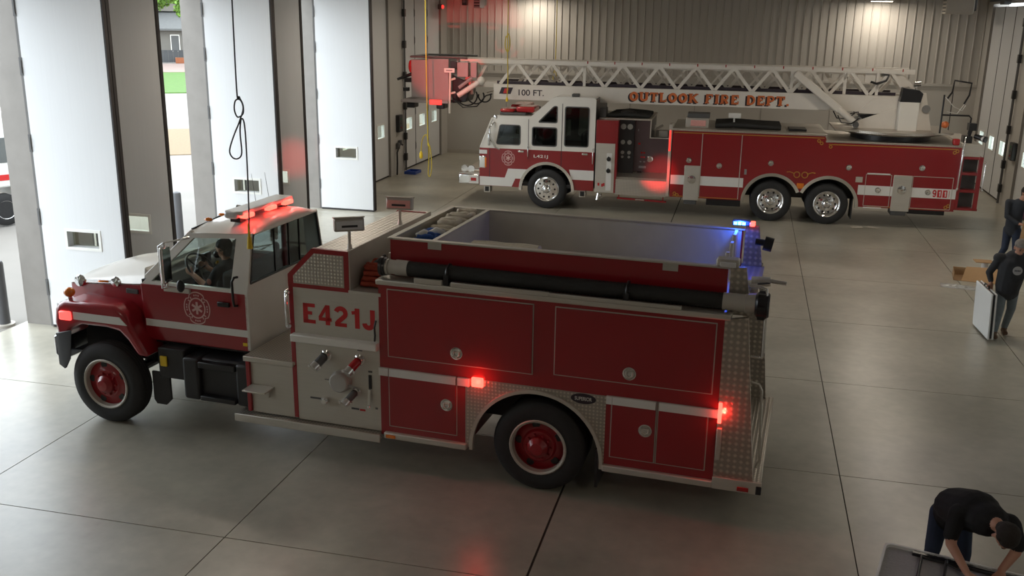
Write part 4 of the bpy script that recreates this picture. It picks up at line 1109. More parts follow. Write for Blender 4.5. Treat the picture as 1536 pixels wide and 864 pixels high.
for a in (0, PI*0.67, PI*1.33): sw.tube([c0-ax_*0.03, c0+t1*0.22*math.cos(a)+t2*0.22*math.sin(a)], 0.012, n=6)
sw.tube([c0-ax_*0.02, c0-ax_*0.28], 0.03, n=8); sw.build('steering_wheel', BLACKP, T1, smooth=60)
dd = MB(); dd.ball((0.86, CV+0.2, 2.02), (0.05, 0.10, 0.06)); dd.box(0.80, 0.84, CV-0.1, CV+0.06, 1.96, 2.08); dd.build('dash_radio', BLACKP, T1)
# roof
rings = []
for u, zb, zt, hw in ((1.10, 2.535, 2.545, 0.70), (1.16, 2.53, 2.60, 0.765), (1.32, 2.545, 2.665, 0.81), (1.60, 2.56, 2.70, 0.825), (1.90, 2.575, 2.70, 0.825), (2.03, 2.585, 2.66, 0.80), (2.075, 2.585, 2.60, 0.77)):
    top = []
    for i in range(15):
        t = -1+2*i/14
        top.append((u, CV+hw*t, zb+0.012+(zt-zb)*(1-abs(t)**3.2)))
    rings.append(top+[(u, CV+hw, zb), (u, CV-hw, zb)])
RF = MB().loft(rings).build('cab_roof', WHITE, T1, smooth=50)
for y in (CV-0.45, CV-0.15, CV+0.2, CV+0.5):
    plabel(MB().ball((1.20, y, 2.645), (0.06, 0.035, 0.025), 10, 6).build('clearance_lamp', AMBER, RF), 'amber clearance lamp')
hn = MB(); hn.cyl((1.35, CV-0.02, 2.73), (1.48, CV-0.02, 2.73), 0.04, 0.025, n=12); hn.box(1.38, 1.46, CV-0.05, CV+0.01, 2.66, 2.72); hn.build('air_horn', BLACKP, RF)
vs = MB(); vs.tube([(1.14, CV-0.72, 2.57), (1.16, CV-0.4, 2.60), (1.2, CV-0.2, 2.64)], 0.012, n=6); vs.build('roof_trim', BLACKP, RF)
an = MB()
for (u, v, h) in ((1.62, CV+0.02, 0.5), (1.55, CV+0.45, 0.45)): an.cyl((u, v, 2.68), (u-0.06, v, 2.68+h), 0.004, 0.002, n=6)
an.build('whip_antenna', DARKGREY, RF)
# light bar
LB = B(1.60, 1.86, CV-0.70, CV+0.52, 2.78, 2.835).build('light_bar', WHITE, T1, bevel=0.02)
B(1.63, 1.83, CV-0.66, CV+0.48, 2.74, 2.78).build('bar_base', DARKGREY, LB, bevel=0.01)
for y in (CV-0.60, CV+0.40): B(1.66, 1.80, y-0.06, y+0.06, 2.69, 2.75).build('bar_foot', BLACKP, LB)
for y in (CV-0.58, CV-0.05, CV+0.36):
    plabel(B(1.80, 1.90, y-0.10, y+0.10, 2.745, 2.80).build('red_module', REDLIT, LB, bevel=0.015), 'glowing red lamp module')
B(1.62, 1.80, CV-0.74, CV-0.62, 2.74, 2.83).build('bar_end', CLEARLENS, LB, bevel=0.03)
# mirrors
for s, vb in ((-1, VD), (1, 2*CV-VD)):
    y = vb+s*0.26
    mr = MB(); mr.box(1.08, 1.125, y-0.09, y+0.09, 2.0, 2.46); MR = mr.build('mirror', CHROME, T1, bevel=0.02)
    a = MB()
    a.tube([(0.86, vb-s*0.0, 1.92), (1.10, y, 1.95), (1.10, y, 2.50), (1.26, vb+0.02*-s+s*0.0, 2.52)], 0.014, n=8)
    a.tube([(0.94, vb, 1.86), (1.05, y+s*0.03, 1.94), (1.04, y+s*0.03, 2.46), (1.10, y, 2.50)], 0.012, n=8)
    a.build('mirror_arm', CHROME, MR, smooth=60)
    b_ = MB(); b_.ball((1.20, vb+s*0.14, 1.94), (0.05, 0.05, 0.08)); b_.build('spot_mirror', BLACKP, MR)
    B(0.86, 1.24, min(vb, vb+s*0.03), max(vb, vb+s*0.03), 1.81, 1.87).build('mirror_base', ALU, MR, bevel=0.008)
# lamps that light the scene around the pumper
def spark(name, kind, loc, col, e, parent, rad=0.04, target=None, size=60, blend=0.5):
    l = bpy.data.lights.new(name, kind); l.energy = e; l.color = col
    l.shadow_soft_size = rad
    if kind == 'SPOT': l.spot_size = math.radians(size); l.spot_blend = blend
    o = bpy.data.objects.new(name, l); COL.objects.link(o); o.parent = parent; o.location = loc
    if target is not None:
        d = (Vector(target)-Vector(loc)).normalized(); o.rotation_euler = d.to_track_quat('-Z', 'Y').to_euler()
    return o
spark('blue_beacon_light', 'POINT', (7.68, W1-0.36, 2.86), (0.03, 0.12, 1.0), 12, T1, 0.03)
spark('side_lamp_light', 'POINT', (5.10, -0.09, 1.24), (1.0, 0.03, 0.02), 2.5, T1, 0.03)
spark('rear_side_light', 'POINT', (7.80, -0.05, 1.25), (1.0, 0.03, 0.02), 3.0, T1, 0.03)
for y in (CV-0.58, CV-0.02, CV+0.45):
    spark('bar_light', 'POINT', (1.96, y, 2.80), (1.0, 0.06, 0.05), 1.3, T1, 0.03)
# ------------------------------------------------------------------ ladder truck L421J
W2 = 2.5
T2 = empty('ladder_truck', (-5.17, 26.03, 0), math.radians(0.964))
tag(T2, 'red and white ladder fire truck lettered OUTLOOK FIRE DEPT. parked along the back wall', 'fire truck')
R2 = RED2
def arc2(cu, cz, r, a0=PI, a1=0, n=22):
    return [(cu+r*math.cos(a0+(a1-a0)*i/n), cz+r*math.sin(a0+(a1-a0)*i/n)) for i in range(n+1)]
# cab sides
CW = (-0.06, 0.53, 0.72)
low = [(-1.97, 0.56), (-1.97, 1.64), (1.24, 1.64), (1.24, 0.56), (0.659, 0.56)]+list(reversed(arc2(*CW)))[0:0]
low = [(-1.97, 1.62), (-1.97, 0.56), (-0.78, 0.56)]+arc2(*CW)[1:-1]+[(0.66, 0.56), (1.24, 0.56), (1.24, 1.62)]
upo = [(-1.96, 1.62), (-1.62, 2.44), (-1.50, 2.52), (-0.53, 2.53), (0.05, 3.04), (0.16, 3.08), (1.18, 3.08), (1.24, 3.03), (1.24, 1.62)]
wins = [rpoly([(-1.50, 1.74), (-1.40, 2.27), (-0.83, 2.27), (-0.83, 1.74)], 0.06), rpoly([(-0.49, 1.74), (-0.49, 2.24), (0.19, 2.24), (0.19, 1.74)], 0.06),
        rpoly([(-0.33, 2.38), (0.10, 2.82), (0.19, 2.82), (0.19, 2.38)], 0.05), rpoly([(0.41, 1.76), (0.41, 2.82), (1.06, 2.82), (1.06, 1.76)], 0.06)]
for y0, y1, nr in ((0.0, 0.06, True), (W2-0.06, W2, False)):
    L_ = MB().prism(low, 'y', y0, y1).build('cab_lower_side', R2, T2, smooth=0)
    U_ = holed(upo, wins, y0, y1).build('cab_upper_side', WHITE, T2, smooth=0)
    yo = y0 if nr else y1; s = -1 if nr else 1
    for wn_ in wins:
        MB().prism(wn_, 'y', y0+0.025, y0+0.03).build('side_window', DGLASS, U_, smooth=0)
        g = MB(); ribbon(g, [(p[0], p[1]) for p in wn_], 0.03, min(yo, yo+s*0.006), max(yo, yo+s*0.006), True); g.build('window_trim', DARKGREY, U_, smooth=0)
    MB().arc_strip(CW[0], CW[1], 0.70, 0.78, min(yo+s*0.045, yo-s*0.05), max(yo+s*0.045, yo-s*0.05), -0.05, PI+0.05, 26).build('arch_trim', CHROME, L_)
    if nr:
        sp_ = [(-1.97, 0.82), (-1.25, 0.81), (-1.16, 1.07), (-0.60, 1.07), (-0.72, 0.90), (-0.78, 0.80), (-0.95, 0.80), (-1.05, 0.57), (-1.97, 0.57)]
        MB().prism(sp_, 'y', -0.007, 0.0).build('jog_stripe', STRIPE, L_, smooth=0)
        MB().prism([(0.63, 0.85), (0.56, 1.12), (1.24, 1.12), (1.24, 0.85)], 'y', -0.007, 0.0).build('reflective_stripe', STRIPE, L_, smooth=0)
        emblem(L_, -1.16, -0.001, 1.36, 0.185, mat('emblem_pink_white', (0.6, 0.4, 0.4)))
        lettering('unit_number', 'L421J', -0.44, -0.004, 1.385, 0.40, 0.105, STRIPE, L_, bold=0.015)
        for (u, z0, z1) in ((-1.69, 0.57, 1.62), (-0.60, 1.36, 2.45), (0.33, 1.18, 2.9)):
            B(u-0.008, u+0.008, -0.004, 0.0, z0, z1).build('door_seam', BLACKTXT, L_, smooth=0)
        for (u, z) in ((-0.80, 1.56), (0.98, 1.56)):
            B(u-0.08, u+0.08, -0.03, 0.0, z-0.025, z+0.03).build('door_handle', CHROME, L_, bevel=0.012)
        g = MB()
        for (u, z0, z1) in ((-0.60, 1.42, 1.72), (1.20, 1.30, 1.72)): g.tube([(u, 0.0, z1), (u, -0.05, z1-0.02), (u, -0.05, z0+0.02), (u, 0.0, z0)], 0.014, n=8)
        g.build('grab_rail', CHROME, L_, smooth=60)
# cab shell
cs = MB(); cs.box(-1.93, 1.22, 0.06, W2-0.06, 0.60, 0.68); cs.box(1.18, 1.24, 0.06, W2-0.06, 0.6, 3.05)
cs.build('cab_floor', BLACKP, T2, smooth=0)
rf = MB()
rp = [(-1.60, 2.43), (-1.50, 2.52), (-0.53, 2.53), (0.05, 3.04), (0.16, 3.08), (1.18, 3.08), (1.24, 3.03)]
rf.prism(rp+[(x, z-0.05) for x, z in reversed(rp)], 'y', 0.03, W2-0.03)
RF2 = rf.build('cab_roof', WHITE, T2, bevel=0.01)
fr = MB(); fr.box(-1.99, -1.93, 0.02, W2-0.02, 0.56, 1.60); fr.build('cab_front', R2, T2, bevel=0.02)
MB().loft([[(-1.96, 0.10, 1.62), (-1.96, W2-0.10, 1.62), (-1.94, W2-0.10, 1.61), (-1.94, 0.10, 1.61)], [(-1.63, 0.14, 2.42), (-1.63, W2-0.14, 2.42), (-1.61, W2-0.14, 2.41), (-1.61, 0.14, 2.41)]]).build('windscreen', DGLASS, T2, smooth=0)
for y in (0.05, W2-0.05): MB().bar((-1.95, y, 1.62), (-1.61, y, 2.44), 0.10, 0.08).build('windscreen_pillar', WHITE, T2, bevel=0.01)
it = MB(); it.box(-1.9, -1.55, 0.08, W2-0.08, 0.7, 1.66); it.build('dashboard', BLACK, T2, bevel=0.03)
for (u, v) in ((-1.1, 0.5), (-1.1, 1.8), (0.65, 0.5), (0.65, 1.2), (0.65, 1.85)):
    s_ = MB(); s_.box(u-0.25, u+0.25, v-0.25, v+0.25, 1.1, 1.3); s_.box(u+0.17, u+0.30, v-0.25, v+0.25, 1.25, 2.1); s_.build('crew_seat', SEAT, T2, bevel=0.05)
B(-0.45, -0.25, 0.3, W2-0.3, 0.7, 2.3).build('engine_cover', DARKGREY, T2, bevel=0.03)
# front: headlamp cluster, bumper
hl = MB(); hl.box(-2.0, -1.80, -0.012, 0.25, 1.05, 1.40); HL = hl.build('lamp_bezel', CHROME, T2, bevel=0.03)
B(-1.83, -1.78, -0.018, 0.1, 1.08, 1.35).build('side_marker', AMBER, HL, bevel=0.008)
B(-1.99, -1.76, -0.012, 0.25, 1.45, 1.56).build('warning_lens', CLEARLENS, T2, bevel=0.01)
bm_ = MB(); bm_.box(-2.62, -1.98, 0.05, W2-0.05, 0.56, 0.86); BM = bm_.build('front_bumper', CHROME, T2, bevel=0.05, segs=3)
B(-2.30, -2.02, 0.03, 0.05, 0.60, 0.83).build('bumper_stripe', STRIPE, BM)
plabel(B(-2.24, -2.08, 0.02, 0.032, 0.67, 0.76).build('bumper_lamp', REDLENS, BM, bevel=0.006), 'red bumper side lamp')
hn = MB()
for (u, z) in ((-2.48, 0.98), (-2.28, 0.97)): hn.lathe([(0.10, 0.0), (0.10, 0.10), (0.06, 0.16), (0.03, 0.30)], (u, 0.22, z), 'y', 16)
hn.cyl((-2.2, 0.25, 0.95), (-1.98, 0.25, 0.97), 0.03, n=8)
hn.build('siren_horn', CHROME, BM)
B(-2.60, -2.0, 0.1, W2-0.1, 0.86, 0.89).build('bumper_deck', TREAD, BM)
for u in (-1.78, 0.93):
    m = MB(); m.box(u-0.09, u+0.09, 0.08, 0.35, 0.36, 0.56); o = m.build('tow_bracket', ALU, T2, bevel=0.01)
    B(u-0.055, u+0.055, 0.07, 0.085, 0.39, 0.52).build('bracket_recess', BLACKP, o)
mr = MB(); mr.tube([(-1.55, -0.02, 2.33), (-1.66, -0.16, 2.22), (-1.64, -0.20, 1.95), (-1.50, -0.12, 1.66), (-1.42, -0.02, 1.60)], 0.025, n=8); mr.build('mirror_arm', CHROME, T2, smooth=60)
B(-1.68, -1.62, -0.30, -0.10, 1.72, 2.05).build('mirror', CHROME, T2, bevel=0.02)
MB().lathe([(0.06, 0), (0.07, -0.05), (0.001, -0.08)], (-1.52, 0.06, 2.47), 'y', 14, cap=False).build('roof_spot_lamp', CHROME, RF2)
# roof light bar and beacons (unlit red)
lb = B(-1.45, -0.72, 0.15, W2-0.15, 2.53, 2.60).build('light_bar', DARKGREY, T2, bevel=0.01)
for (u0, u1, y0, y1, z1) in ((-1.45, -1.05, 0.15, 0.75, 2.70), (-1.02, -0.50, 0.25, 1.0, 2.76), (-1.4, -0.9, 1.3, W2-0.2, 2.72)):
    plabel(B(u0, u1, y0, y1, 2.60, z1).build('beacon_dome', REDLENS, lb, bevel=0.05, segs=3), 'unlit red dome')
B(0.55, 0.75, 0.12, 0.35, 3.08, 3.16).build('roof_vent', DARKGREY, RF2, bevel=0.02)
MB().cyl((1.12, 0.35, 2.0), (1.12, 0.35, 3.0), 0.07, n=14).build('exhaust_stack', DARKGREY, T2)
# --- pump section
ps = MB(); ps.box(1.30, 3.26, 0.50, W2, 0.50, 2.02); ps.box(1.30, 2.70, 0.50, W2-0.2, 2.02, 2.50)
ps.build('pump_house', BLACKP, T2, smooth=0)
B(1.27, 1.80, 0.0, 0.52, 1.88, 2.50).build('pump_upper_panel', R2, T2, bevel=0.006)
pa = B(1.28, 1.80, 0.0, 0.52, 0.54, 1.88).build('pump_side_panel', ALU, T2, bevel=0.006)
m = MB()
for z in (1.46, 1.14): m.lathe([(0.06, 0.0), (0.06, -0.03), (0.045, -0.06), (0.001, -0.06)], (1.64, 0.0, z), 'y', 14, cap=False); m.bar((1.64, -0.07, z-0.05), (1.64, -0.07, z+0.08), 0.02, 0.03)
m.build('valve_knob', BLACKP, pa)
B(1.58, 1.72, -0.008, 0.0, 0.60, 1.62).build('valve_plate', STRIPE, pa)
for (u, z) in ((1.36, 0.72), (1.46, 0.70), (1.50, 0.72)): B(u, u+0.05, -0.006, 0.0, z, z+0.08).build('label_plate', REDTXT, pa)
B(1.80, 1.86, 0.0, 0.50, 0.54, 2.50).build('pump_post', R2, T2, smooth=0)
ga = MB().prism([(1.86, 1.02), (1.86, 2.50), (2.27, 2.50), (2.27, 1.02)], 'y', 0.30, 0.50).build('gauge_panel', BLACKP, T2, smooth=0)
for i in range(2):
    for j, z in enumerate((2.32, 1.90, 1.62, 1.50)):
        r_ = (0.075, 0.06, 0.05, 0.035)[j]
        MB().lathe([(r_, 0.0), (r_, -0.02), (r_*0.85, -0.022), (0.001, -0.015)], (1.97+i*0.18, 0.30, z), 'y', 16, cap=False).build('gauge', mat('gauge_face', (0.32, 0.32, 0.30), rough=0.3, noise=0.1), ga)
cpn = MB().prism([(2.27, 1.08), (2.27, 2.50), (2.68, 2.50), (2.68, 2.02), (3.22, 2.02), (3.22, 1.08)], 'y', 0.40, 0.52).build('control_panel', mat('panel_maroon_grey', (0.085, 0.055, 0.058), rough=0.35, noise=0.1), T2, smooth=0)
m = MB(); m.lathe([(0.085, 0.0), (0.085, -0.06), (0.06, -0.08), (0.001, -0.08)], (2.72, 0.40, 1.46), 'y', 18, cap=False); m.build('discharge_cap', CHROME, cpn)
for (u, z, ww, hh, mt) in ((2.46, 1.60, .05, .04, REDLENS), (2.53, 1.60, .05, .04, REDLENS), (2.46, 1.48, .05, .04, REDTXT), (2.53, 1.48, .05, .04, REDTXT), (2.44, 1.36, .05, .03, GREY), (2.54, 1.36, .05, .03, GREY), (2.42, 1.20, .2, .06, GREY), (2.38, 1.84, .06, .05, REDLENS), (2.36, 2.2, .02, .06, GREY)):
    B(u, u+ww, 0.385, 0.40, z, z+hh).build('panel_control', mt, cpn, smooth=0)
ed = MB(); ed.bar((2.69, 0.42, 2.02), (2.69, 0.42, 2.52), 0.03, 0.04); ed.bar((2.69, 0.42, 2.02), (3.22, 0.42, 2.02), 0.03, 0.04); ed.build('panel_edging', ALU, cpn)
sd = MB().prism([(0.0, 0.50), (0.0, 0.92), (0.06, 0.98), (0.42, 1.10), (0.50, 1.10), (0.50, 0.50)], 'x', 1.84, 3.22).build('pump_step', TREAD, T2, smooth=0)
B(2.40, 2.52, 0.2, 0.30, 1.10, 1.14).build('step_lamp', BLACKP, sd)
m = MB(); m.bar((1.9, 0.06, 0.40), (3.24, 0.06, 0.36), 0.05, 0.05); m.bar((1.95, 0.06, 0.40), (1.95, 0.06, 0.52), 0.03, 0.03); m.bar((3.15, 0.06, 0.36), (3.15, 0.06, 0.52), 0.03, 0.03)
st_ = m.build('lower_step', R2, T2); B(2.4, 2.65, 0.02, 0.04, 0.37, 0.40).build('step_plate', CHROME, st_)
m = MB(); m.tube([(1.45, 0.02, 0.48), (1.45, -0.06, 0.44), (1.5, -0.1, 0.42)], 0.04, n=10); m.tube([(1.38, 0.02, 0.5), (1.36, -0.05, 0.33)], 0.03, n=8); m.build('drain_outlet', CHROME, T2)
B(3.22, 3.30, -0.004, 0.5, 0.52, 2.46).build('pump_pillar', ALU, T2, bevel=0.01)
plabel(B(3.225, 3.275, -0.02, -0.004, 1.75, 2.30).build('pillar_glow', REDSOFT, T2, bevel=0.005), 'glowing strip standing for the red glow on the pump pillar')  # emissive strip stands in for the red glow on the pillar
B(1.30, 2.72, 0.30, W2-0.1, 2.50, 2.54).build('pump_deck', TREAD, T2, smooth=0)
hb = MB()
for k in range(5): hb.tube([(1.5+0.02*k, 0.5+0.3*k, 2.58), (2.0, 0.55+0.3*k, 2.62+0.03*(k % 2)), (2.45, 0.5+0.3*k, 2.60), (2.62, 0.6+0.3*k, 2.57)], 0.06, n=8)
hb.ball((2.05, 0.7, 2.66), (0.22, 0.2, 0.09)); hb.build('deck_hose', HOSEBLK, T2, smooth=60)
B(1.30, 1.48, 0.3, 0.7, 2.54, 2.80).build('deck_box', DARKGREY, T2, bevel=0.02)
m = MB(); m.bar((2.8, 0.7, 2.04), (2.8, 0.7, 2.35), 0.04, 0.04); m.box(2.9, 3.15, 0.7, 1.0, 2.03, 2.2); m.cyl((2.75, 0.75, 2.2), (3.0, 0.75, 2.35), 0.03, n=8); m.build('pump_piping', ALUD, T2)
# --- main body
A1, A2 = (5.97, 0.52, 0.72), (7.40, 0.52, 0.72)
side = [(3.32, 0.52), (5.25, 0.52)]+arc2(*A1)[1:-3]+[(6.60, 0.84), (6.77, 0.84)]+arc2(*A2)[3:-1]+[(8.12, 0.52), (10.50, 0.52), (10.50, 2.16), (7.26, 2.14), (7.20, 2.30), (3.32, 2.30)]
for y0, y1 in ((0.0, 0.06), (W2-0.06, W2)):
    SB = MB().prism(side, 'y', y0, y1).build('body_side', R2, T2, smooth=0)
    yo, s = (y0, -1) if y0 == 0 else (y1, 1)
    for A in (A1, A2):
        a0, a1 = (0.42, PI+0.05) if A is A1 else (-0.05, PI-0.42)
        MB().arc_strip(A[0], A[1], 0.69, 0.775, min(yo+s*0.05, yo-s*0.05), max(yo+s*0.05, yo-s*0.05), a0, a1, 26).build('arch_trim', CHROME, SB)
    if y0 == 0: SIDE2 = SB
core = MB(); core.box(3.32, 5.2, 0.06, W2-0.06, 0.6, 2.28); core.box(5.2, 8.15, 0.70, W2-0.70, 0.6, 1.3); core.box(5.2, 7.2, 0.06, W2-0.06, 1.32, 2.28); core.box(7.2, 8.2, 0.06, W2-0.06, 1.32, 2.12); core.box(8.15, 10.48, 0.06, W2-0.06, 0.6, 2.12)
core.build('body_core', BLACKP, T2, smooth=0)
for (u0, u1, z) in ((3.34, 7.18, 2.245), (7.30, 10.40, 2.09)):
    B(u0, u1, -0.004, 0.0, z, z+0.018).build('gold_line', GOLD, SIDE2, smooth=0)
for (u0, u1, z) in ((3.4, 5.1, 0.545), (8.4, 10.3, 0.545)): B(u0, u1, -0.004, 0.0, z, z+0.014).build('gold_line', GOLD, SIDE2, smooth=0)
for (u, z) in ((7.05, 2.18), (7.12, 2.12), (7.35, 2.04), (10.34, 2.02), (10.40, 2.06), (3.45, 0.62), (3.52, 0.58), (10.30, 0.62), (10.36, 0.66)):
    MB().lathe([(0.045, 0.0), (0.045, -0.004), (0.025, -0.004), (0.025, 0.0)], (u, 0, z), 'y', 14, cap=False).build('gold_scroll', GOLD, SIDE2)
gsc = MB()
for s in (-1, 1):
    gsc.tube([(6.68+s*0.10+0.075*math.cos(a), -0.003, 1.28+0.075*math.sin(a)) for a in [i*PI/8 for i in range(17)]], 0.013, n=5)
    gsc.tube([(6.68+s*0.17, -0.003, 1.31), (6.68+s*0.28, -0.003, 1.35), (6.68+s*0.36, -0.003, 1.34)], 0.012, n=5)
gsc.build('gold_scrollwork', GOLD, SIDE2, smooth=60)
plabel(B(6.60, 6.78, -0.03, 0.0, 0.92, 1.06).build('marker_lamp', AMBER, SIDE2, bevel=0.01), 'amber marker lamp')
B(3.32, 5.23, -0.006, 0.0, 0.87, 1.12).build('reflective_stripe', STRIPE, SIDE2, smooth=0)
B(8.13, 10.50, -0.006, 0.0, 0.84, 1.09).build('reflective_stripe', STRIPE, SIDE2, smooth=0)
for u, z0, z1 in ((4.10, 0.55, 2.25), (5.12, 0.55, 2.25)):
    B(u-0.010, u+0.010, -0.010, 0.0, z0, z1).build('door_edge', ALUD, SIDE2, smooth=0)
for (u, z) in ((3.78, 1.53), (4.58, 1.42), (5.90, 1.55), (7.85, 1.53), (8.62, 0.98), (9.62, 1.60), (9.83, 0.99), (4.46, 1.44)):
    if u != 4.46: latch(SIDE2, u, -0.006, z, 0.075)
for (u0, u1) in ((8.30, 8.92), (9.44, 10.40)):
    fr_ = MB()
    for (a, b) in (((u0, 0.56), (u0, 1.38)), ((u1, 0.56), (u1, 1.38)), ((u0, 1.38), (u1, 1.38)), ((u0, 0.56), (u1, 0.56))):
        fr_.bar((a[0], -0.004, a[1]), (b[0], -0.004, b[1]), 0.010, 0.014)
    fr_.build('compartment_edge', ALUD, SIDE2, smooth=0)
B(8.32, 8.88, -0.015, 0.0, 1.385, 1.415).build('drip_moulding', STRIPE, SIDE2, bevel=0.006)
B(8.30, 8.75, -0.02, 0.0, 0.50, 0.53).build('drip_moulding', STRIPE, SIDE2, bevel=0.006)
B(8.05, 8.22, -0.008, 0.0, 1.16, 1.30).build('data_plate', ALU, SIDE2)
B(5.24, 5.30, -0.008, 0.0, 1.22, 1.36).build('data_plate', GREY, SIDE2)
for (u0, u1) in ((3.68, 4.09), (8.97, 9.42)):
    J = B(u0, u1, -0.03, 0.0, 0.46, 1.39).build('outrigger_cover', ALU, SIDE2, bevel=0.008)
    MB().lathe([(0.11, 0.0), (0.11, -0.012), (0.07, -0.02), (0.001, -0.02)], ((u0+u1)/2, -0.03, 1.02), 'y', 16, cap=False).build('cover_lamp', CHROME, J)
    B(u0+0.03, u1-0.05, 0.02, 0.5, 0.34, 0.46).build('outrigger_foot', DARKGREY, J, bevel=0.01)
# 9-1-1 mark on the stripe
stroke_text('rescue_mark', '9', 9.94, -0.008, 0.87, 0.10, 0.19, REDTXT, SIDE2)
for k in range(2):
    q = B(10.06+k*0.13, 10.165+k*0.13, -0.010, -0.006, 0.87, 1.06).build('rescue_square', REDTXT, SIDE2, smooth=0)
    stroke_text('rescue_digit', '1', 10.085+k*0.13, -0.011, 0.90, 0.055, 0.13, STRIPE, q)
B(10.34, 10.35, -0.010, -0.006, 0.88, 1.05).build('rescue_bar', REDTXT, SIDE2, smooth=0)
# top decks and gear on them
B(3.30, 7.24, -0.01, W2+0.01, 2.30, 2.36).build('body_top', TREAD, T2, bevel=0.008)
B(7.22, 10.52, -0.01, W2+0.01, 2.15, 2.20).build('body_top', TREAD, T2, bevel=0.008)
lx = B(3.62, 4.22, 0.35, 0.75, 2.36, 2.62).build('scene_lamp_box', ALU, T2, bevel=0.01)
B(3.75, 4.15, 0.33, 0.35, 2.40, 2.56).build('lamp_face', PINKL, lx, bevel=0.01)
B(3.66, 4.24, 0.32, 0.80, 2.62, 2.74).build('lamp_lid', DARKGREY, lx, bevel=0.01)
hz_ = MB()
for k in range(6): hz_.tube([(4.4, 0.5+0.22*k, 2.42), (4.9, 0.48+0.22*k, 2.46), (5.5, 0.5+0.22*k, 2.43), (6.1, 0.5+0.22*k, 2.42)], 0.07, n=8)
hz_.build('bed_hose', HOSEBLK, T2, smooth=60)
B(6.30, 6.75, 0.4, 1.0, 2.36, 2.42).build('deck_hatch', BLACKP, T2, bevel=0.01)
fl_ = MB(); fl_.box(4.72, 5.05, 0.55, 0.7, 2.62, 2.76); FLm = fl_.build('flood_lamp', STRIPE, T2, bevel=0.02)
fl_ = MB(); fl_.cyl((4.88, 0.62, 2.36), (4.88, 0.62, 2.64), 0.025, n=8); fl_.build('lamp_post', STRIPE, FLm)
# rear: stepped red frame
rs = MB(); rs.box(10.50, 11.06, 0.02, W2-0.02, 0.56, 0.62)
for z in (1.02, 1.46, 1.86): rs.box(10.50, 11.02, 0.02, W2-0.02, z, z+0.07)
rs.build('rear_shelf', R2, T2, bevel=0.008)
for (u0, u1) in ((10.50, 10.58), (10.94, 11.04)): B(u0, u1, 0.0, 0.08, 0.58, 1.93).build('rear_post', R2, T2, bevel=0.008)
B(10.52, 10.98, 0.30, W2-0.3, 0.6, 1.9).build('rear_locker', DARKGREY, T2, smooth=0)
B(10.50, 10.95, 0.02, W2-0.02, 1.93, 2.25).build('rear_top_box', ALU, T2, bevel=0.01)
gr_ = MB(); gr_.tube([(10.54, -0.03, 2.42), (10.53, -0.06, 2.38), (10.50, -0.06, 1.1), (10.50, -0.02, 1.06)], 0.018, n=8)
gr_.tube([(11.07, -0.02, 1.82), (11.09, -0.05, 1.80), (11.08, -0.05, 1.12), (11.07, -0.02, 1.08)], 0.014, n=8); gr_.build('rear_grab_rail', CHROME, T2, smooth=60)
m = MB()
for (u, z) in ((10.53, 2.0), (10.50, 1.12), (11.08, 1.8), (11.08, 1.1)): m.ball((u, -0.05, z), 0.032, 8, 6)
m.build('rail_bracket', CHROME, T2)
plabel(B(10.28, 10.44, 0.02, 0.2, 2.20, 2.36).build('rear_beacon', REDLENS, T2, bevel=0.03), 'red rear beacon')
# wheels and chassis
wheel(T2, -0.06, 0.0, -1, 0.55, 0.34, CHROME, 'front'); wheel(T2, -0.06, W2, 1, 0.55, 0.34, CHROME, 'front')
for u in (5.97, 7.40):
    for v, o_ in ((0.02, -1), (W2-0.02, 1)):
        wheel(T2, u, v, o_, 0.54, 0.27, CHROME, 'rear')
        MB().lathe([(0.3, 0.0), (0.50, 0.0), (0.54, 0.05*-o_), (0.54, 0.22*-o_), (0.5, 0.27*-o_), (0.3, 0.27*-o_)], (u, v+0.32*-o_, 0.54), 'y', 36).build('inner_tyre', RUBBER, T2)
c2 = MB(); c2.box(-1.9, 10.4, 0.85, 0.95, 0.60, 0.9); c2.box(-1.9, 10.4, W2-0.95, W2-0.85, 0.60, 0.9); c2.build('frame_rail', BLACKP, T2, smooth=0)
c2 = MB()
for u in (-0.06, 5.97, 7.40): c2.cyl((u, 0.3, 0.53), (u, W2-0.3, 0.53), 0.09, n=10)
c2.box(-0.06, 7.4, 1.15, 1.35, 0.48, 0.60); c2.build('axle', BLACKP, T2)
for v in (0.05, W2-0.1): B(8.02, 8.05, v, v+0.5 if v < 1 else v+0.05, 0.18, 0.7).build('mud_flap', BLACK, T2)
B(4.3, 5.2, 0.05, 0.5, 0.34, 0.52).build('under_box', BLACKP, T2, bevel=0.01); B(9.4, 10.3, 0.05, 0.6, 0.40, 0.54).build('under_box', BLACKP, T2, bevel=0.01)

# ------------------------------------------------------------------ ladder, turntable and basket (parts of the ladder truck)
VN, VFA = 0.80, 1.70
def truss_side(v, mname, seed):
    L = MB()
    L.box(-1.78, 9.15, v-0.035, v+0.035, 2.895, 3.315)
    base = L.build('ladder_beam', LADWHITE, T2, bevel=0.006)
    top = MB(); top.bar((-2.75, v, 3.93), (9.30, v, 3.93), 0.08, 0.11)
    top.build('top_rail', LADWHITE, base, smooth=0)
    lo = MB(); lo.box(-1.7, 8.9, v+0.04, v+0.10, 3.32, 3.40); lo.build('track_rail', BLACKTXT, base, smooth=0)
    return base
LBN = truss_side(VN, 'near', 0)
LBF = truss_side(VFA, 'far', 1)
